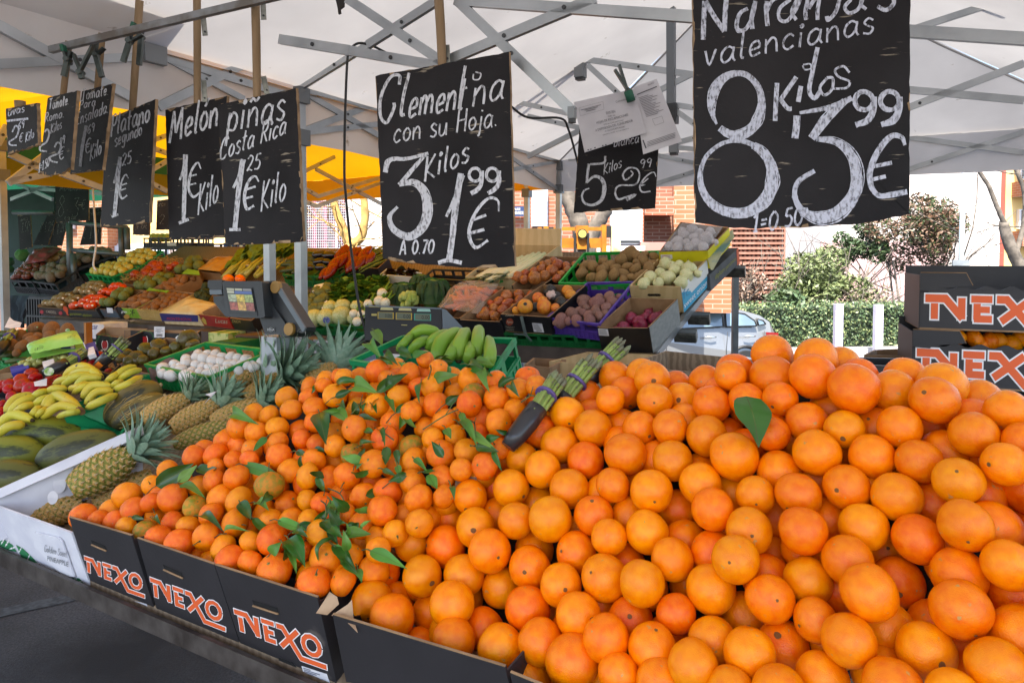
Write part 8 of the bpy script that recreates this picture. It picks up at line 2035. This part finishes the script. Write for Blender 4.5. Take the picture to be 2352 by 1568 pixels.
for lab,q,d,wr in (('black price board for potatoes of the stall behind, largest of its row',((345,55),(555,75),(556,285),(352,300)),6.6,(('Monalisa',(375,100),(510,95),30,5),('8',(360,265),(410,262),130,5),('3',(450,262),(500,258),120,5),('\u20ac',(510,215),(540,212),60,4),('0.38 kilo',(405,285),(480,278),22,3))),('narrow black price board for fruit at 1,50 beside the left post',((110,250),(190,250),(200,455),(125,470)),6.9,(('1.50',(135,360),(185,350),60,4),('uvas',(125,290),(175,285),25,3))),('slanted black price board left of the rack upright',((300,245),(360,245),(300,440),(205,440)),7.0,(('3 1.25',(245,360),(340,350),60,4),)),('second slanted black price board against the rack upright',((365,240),(435,245),(385,445),(305,445)),6.95,(('1 1.20',(330,380),(415,350),60,4),)),('black price board for onions right of the rack upright',((560,205),(640,200),(630,435),(500,440)),6.9,(('cebolla',(560,255),(635,248),32,4),('2 1.0',(510,400),(620,390),90,5))),('small black price board seen between the banana and melon boards',((985,160),(1060,150),(1060,345),(978,345)),4.6,(('Gran',(985,200),(1038,195),35,4),('2',(995,310),(1040,305),60,5))),('lower edge of a black price board under the banana board',((835,250),(940,240),(935,380),(832,376)),4.6,(('1\u20ac kilo',(850,345),(925,335),40,4),))):
 t,s=board(lab,'A2',q,d,-20,None,chips=4,group=GBD)
 for w_,a,b,h,wd in wr:s.write(w_,a,b,h,wd,.1)
 s.build('chalk_lettering',M_chalkd,t)
nf=thing('tube_frame','grey tube frame of the neighbouring stall with two uprights','frame',W(165,700,6.4))
for pts in ([(435,300),(440,690)],[(455,490),(470,690)],[(760,330),(765,520)],[(795,330),(800,470)],[(440,300),(800,330)],[(450,470),(800,500)],[(80,235),(340,238)]):mb=MB();mb.tube([W(*z2v('A2',*p),6.4) for p in pts],.02 if pts[0][0]!=pts[1][0] and abs(pts[0][1]-pts[1][1])<60 else .028,8);mb.build('tube',M_steel_l,nf)
for k,(q,lab) in enumerate((((1690,150,2215,272),'upper black crate with pale apples, left stack behind the rack'),((1690,272,2215,420),'lower black crate of the left stack behind the rack'),((2215,220,2700,325),'upper black crate of the right stack behind the rack'),((2215,325,2700,420),'lower black crate of the right stack behind the rack'))):
 f=vbox(*z2v('Z1',q[0],q[1]),*z2v('Z1',q[2],q[3]),6.9,.4,-12);o,X,U,B=f;plastic_crate(lab,[o+U,o+X+U,o+X+B+U,o+B+U],-U*.97,M_bcr,'black crates stacked behind the rack',5)
 mb=MB();addb(mb,f,.55,.75,.2,.55,-.03,-.022);tag(mb.build('crate_label',M_paper,origin=o),'white label on the '+lab,'label')
 if k==0:[inst(YAP[0],'apple','pale apple in the upper black crate of the left stack','apple','pale apples in the black crate',o+X*a+U*1.02+B*.2,rquat(),.045) for a in (.1,.2,.3,.42)]
f=vbox(*z2v('Z1',95,825),*z2v('Z1',350,1200),6.2,.05,-20);o,X,U,B=f;mb=MB();vs=[]
for i in range(13):
 for j in range(9):vs.append(o+X*(i/12*(.75+.25*j/8))+U*(j/8)+B*(.8*math.sin(i*1.5)*(1-j/10)+noise.noise(Vector((i*.5,j*.4,1)))))
mb.add(vs,[(i*9+j,(i+1)*9+j,(i+1)*9+j+1,i*9+j+1) for i in range(12) for j in range(8)],0,True);tag(mb.build('hanging_cloth',mat('dark_blue_cloth','#27323c',.9,'#1f2830',5,3),origin=o),'dark blue cloth hanging below the far left crates','cloth')
f=vbox(18,436,128,640,8.6,.03,-25);tag(part('dark_backdrop',None,mat('backdrop_dark','#20302a',.8,'#2a3a34',2,4),f,(0,1,-.5,1,0,1)),'added dark backdrop behind the far left stall','sheet')  # added sheet that darkens the bright view behind the stall
for nm,lab,cat,fr,q,d,dep,m,wr in (('storage_crate','brown plastic crate under the rack behind the scale column','crate','Z2',(1095,1375,1490,1640),4.6,.4,mat('brown_plastic','#5a4538',.6,'#4c3a2f',6,3),None),('storage_box','brown box with black print under the rack','box','Z2',(1850,1425,2045,1640),4.4,.3,mat('grey_brown_card','#6f6258',.8,'#63574d',5,3),('AGUILAR',(1865,1480),(1975,1478),26)),('checker_plate','silver diamond-pattern metal plate under the rack','plate','Z2',(2045,1435,2320,1640),4.35,.04,mat('checker_metal','#a9b0b6',.35,'#7d858c',60,2,metal=.6),None),('storage_crate','dark green crate on the floor behind the mushroom tray','crate','Z2',(830,1455,1095,1640),4.4,.4,M_gdk,None),('storage_box','carton printed with kiwis under the red carton','box','Z2',(735,1345,980,1470),4.8,.3,mat('kiwi_print_card','#6f9a2c',.7,'#c2cf8a',14,3,.45,.55),None),('storage_box','dark carton with red lettering under the wooden crate','box','Z2',(490,1320,735,1470),4.9,.3,mat('dark_card','#4a403c',.8),('Xano',(505,1385),(605,1380),44)),('storage_box','white and blue printed box beneath the left rack beam','box','Z1',(1015,1155,1225,1330),5.2,.2,M_paper,('Dicar',(1028,1225),(1150,1222),60)),('yellow_upright','yellow steel upright beneath the left rack beam','post','Z1',(990,1150,1016,1400),5.1,.05,M_ylw,None),('storage_crate','dark stacked crates in the gloom at the far left under the neighbouring stall','crate','Z1',(330,830,760,1300),6.6,.5,M_bcr,None)):
 f=vbox(*z2v(fr,q[0],q[1]),*z2v(fr,q[2],q[3]),d,dep,-22);mb=MB();addb(mb,f);o,X,U,B=f
 if 'crate' in nm:
  for k in range(14):addb(mb,f,k/14,k/14+.03,.05,.95,-.03,0,0)
  for b in (.02,.48,.92):addb(mb,f,-.01,1.01,b,b+.05,-.05,0,0)
 t=tag(mb.build(nm,m,origin=o),lab,cat)
 if wr:s=Slate(fr,o-B.normalized()*.004,-B.normalized(),.002);P0,P1=s.P(*wr[1]),s.P(*wr[2]);add_text(s.mb,wr[0],P0,P1,UPZ*(wr[3]*ZF[fr][0]*d/F_PX));s.build('printed_words',M_ink_k if 'AG' in wr[0] else M_red if 'X' in wr[0] else M_blue,t)
M_pal=wave_mat('crate_plank','#8f7a62','#75624c',12,.85,'X',5)
def wcrate(lab,pts,dn,m,cat='crate',group=None):return card_box(lab,[W(u,v,d) for u,v,d in pts],-UPZ*dn,m,m,group=group,name='wooden_crate',th=.012,cat=cat)
wcrate('weathered wooden crate behind the first row of oranges',((1428,842,2.35),(1608,856,2.3),(1728,826,2.75),(1530,806,2.85)),.16,M_pal);wcrate('plain plywood crate under the right end of the rack',((1262,830,3.3),(1440,842,3.2),(1540,815,3.6),(1350,808,3.7)),.2,M_wood2)
wcrate('open brown carton with pineapple tops beneath the rack',((1205,838,3.1),(1262,845,3.1),(1300,826,3.4),(1225,822,3.4)),.15,M_card,'carton');wcrate('black tray behind the topmost oranges',((1840,834,2.6),(2092,842,2.5),(2092,824,3.0),(1880,818,3.1)),.32,M_blk,'tray');wcrate('brown carton flap behind the black tray',((1985,815,3.1),(2092,818,3.1),(2092,800,3.4),(2010,803,3.4)),.15,M_card,'carton')
st_=thing('side_table','plain table carrying the stacked fruit cartons at the right','table',Vector((1.9,2.7,0)))
mb=MB();_c0=Vector((1.15,2.75,.915));mb.hexa([_c0,_c0+E1*1.6,_c0+E1*1.6+E2*.75,_c0+E2*.75],[p+UPZ*.02 for p in (_c0,_c0+E1*1.6,_c0+E1*1.6+E2*.75,_c0+E2*.75)]);mb.build('top_board',M_oldwood,st_)
for a,b in ((.05,.05),(1.55,.05),(.05,.7),(1.55,.7)):mb=MB();q=_c0+E1*a+E2*b;mb.bar(Vector((q.x,q.y,0)),q,.04);mb.build('leg',M_steel,st_)
for k,(x0,y0,x1,y1,lab) in enumerate(((1735,808,2790,1045,'black fruit carton with orange block letters, top of the right-hand stack'),(1692,1140,2760,1372,'black fruit carton with orange block letters, holding clementines, second in the stack'),(1700,1470,2780,1700,'black fruit carton at the bottom of the stack behind the oranges'))):
 (u0,v0),(u1,v1)=z2v('A6',x0,y0),z2v('A6',x1,y1);f=vbox(u0,v0,u1,v1,2.78,.4,-22);o,X,U,B=f;t=thing('fruit_carton',lab,'carton',o,'black fruit cartons stacked at the right');n=-B.normalized()
 e=[o,o+X]+[o+X*(1-i/40)+U*(1+.05*math.sin(i*1.1)-(.0 if i<38 else .1)) for i in range(41)];mb=MB();mb.prism(e,B*.015);mb.build('front_panel',M_nexo,t)
 mb=MB();addb(mb,f,-.004,.004,-.02,1.3,0,1);addb(mb,f,.996,1.004,-.02,1.3,0,1);addb(mb,f,0,1,0,1.5,.99,1);mb.build('side_panels',M_nexo,t);mb=MB();addb(mb,f,0,1,-.04,0,0,1);mb.build('base_panel',M_card,t)
 mb=MB();g=lambda a,b:o+X*a+U*b+n*.006;mb.prism([g(-.002,.92),g(-.002,1.36),g(.27,1.36),g(.31,1.06),g(.12,.98),g(.1,.9)],-n*.004);mb.build('corner_flap',M_nexo,t);mb=MB();mb.tube([g(.0,1.365),g(.27,1.365),g(.31,1.06)],.002,5);mb.build('cut_edge',M_card,t)
 if k<2:s=Slate('A6',o,n,0);P0=s.P(1768-50*k,994+318*k);X_=X*.86;U_=UPZ*((s.P(1768,866)-s.P(1768,994)).z*1.02);logo(lambda x,y:P0+X_*x+U_*((y-.22)/.76)*.97,n,(X_.length,U_.length),True,t)
 if k==1:
  for x,y,w in ((1962,1102,92),(2062,1112,112),(2150,1130,112),(2092,1145,90),(2200,1118,100),(2282,1140,112),(2335,1112,100)):u,v=z2v('A6',x,y);p=W(u,v,2.92);inst(rng.choice(CL),'clementine','clementine inside the second stacked carton','clementine','clementines in the stacked carton',p,rquat(),w*ZF['A6'][0]*2.92/F_PX/2)
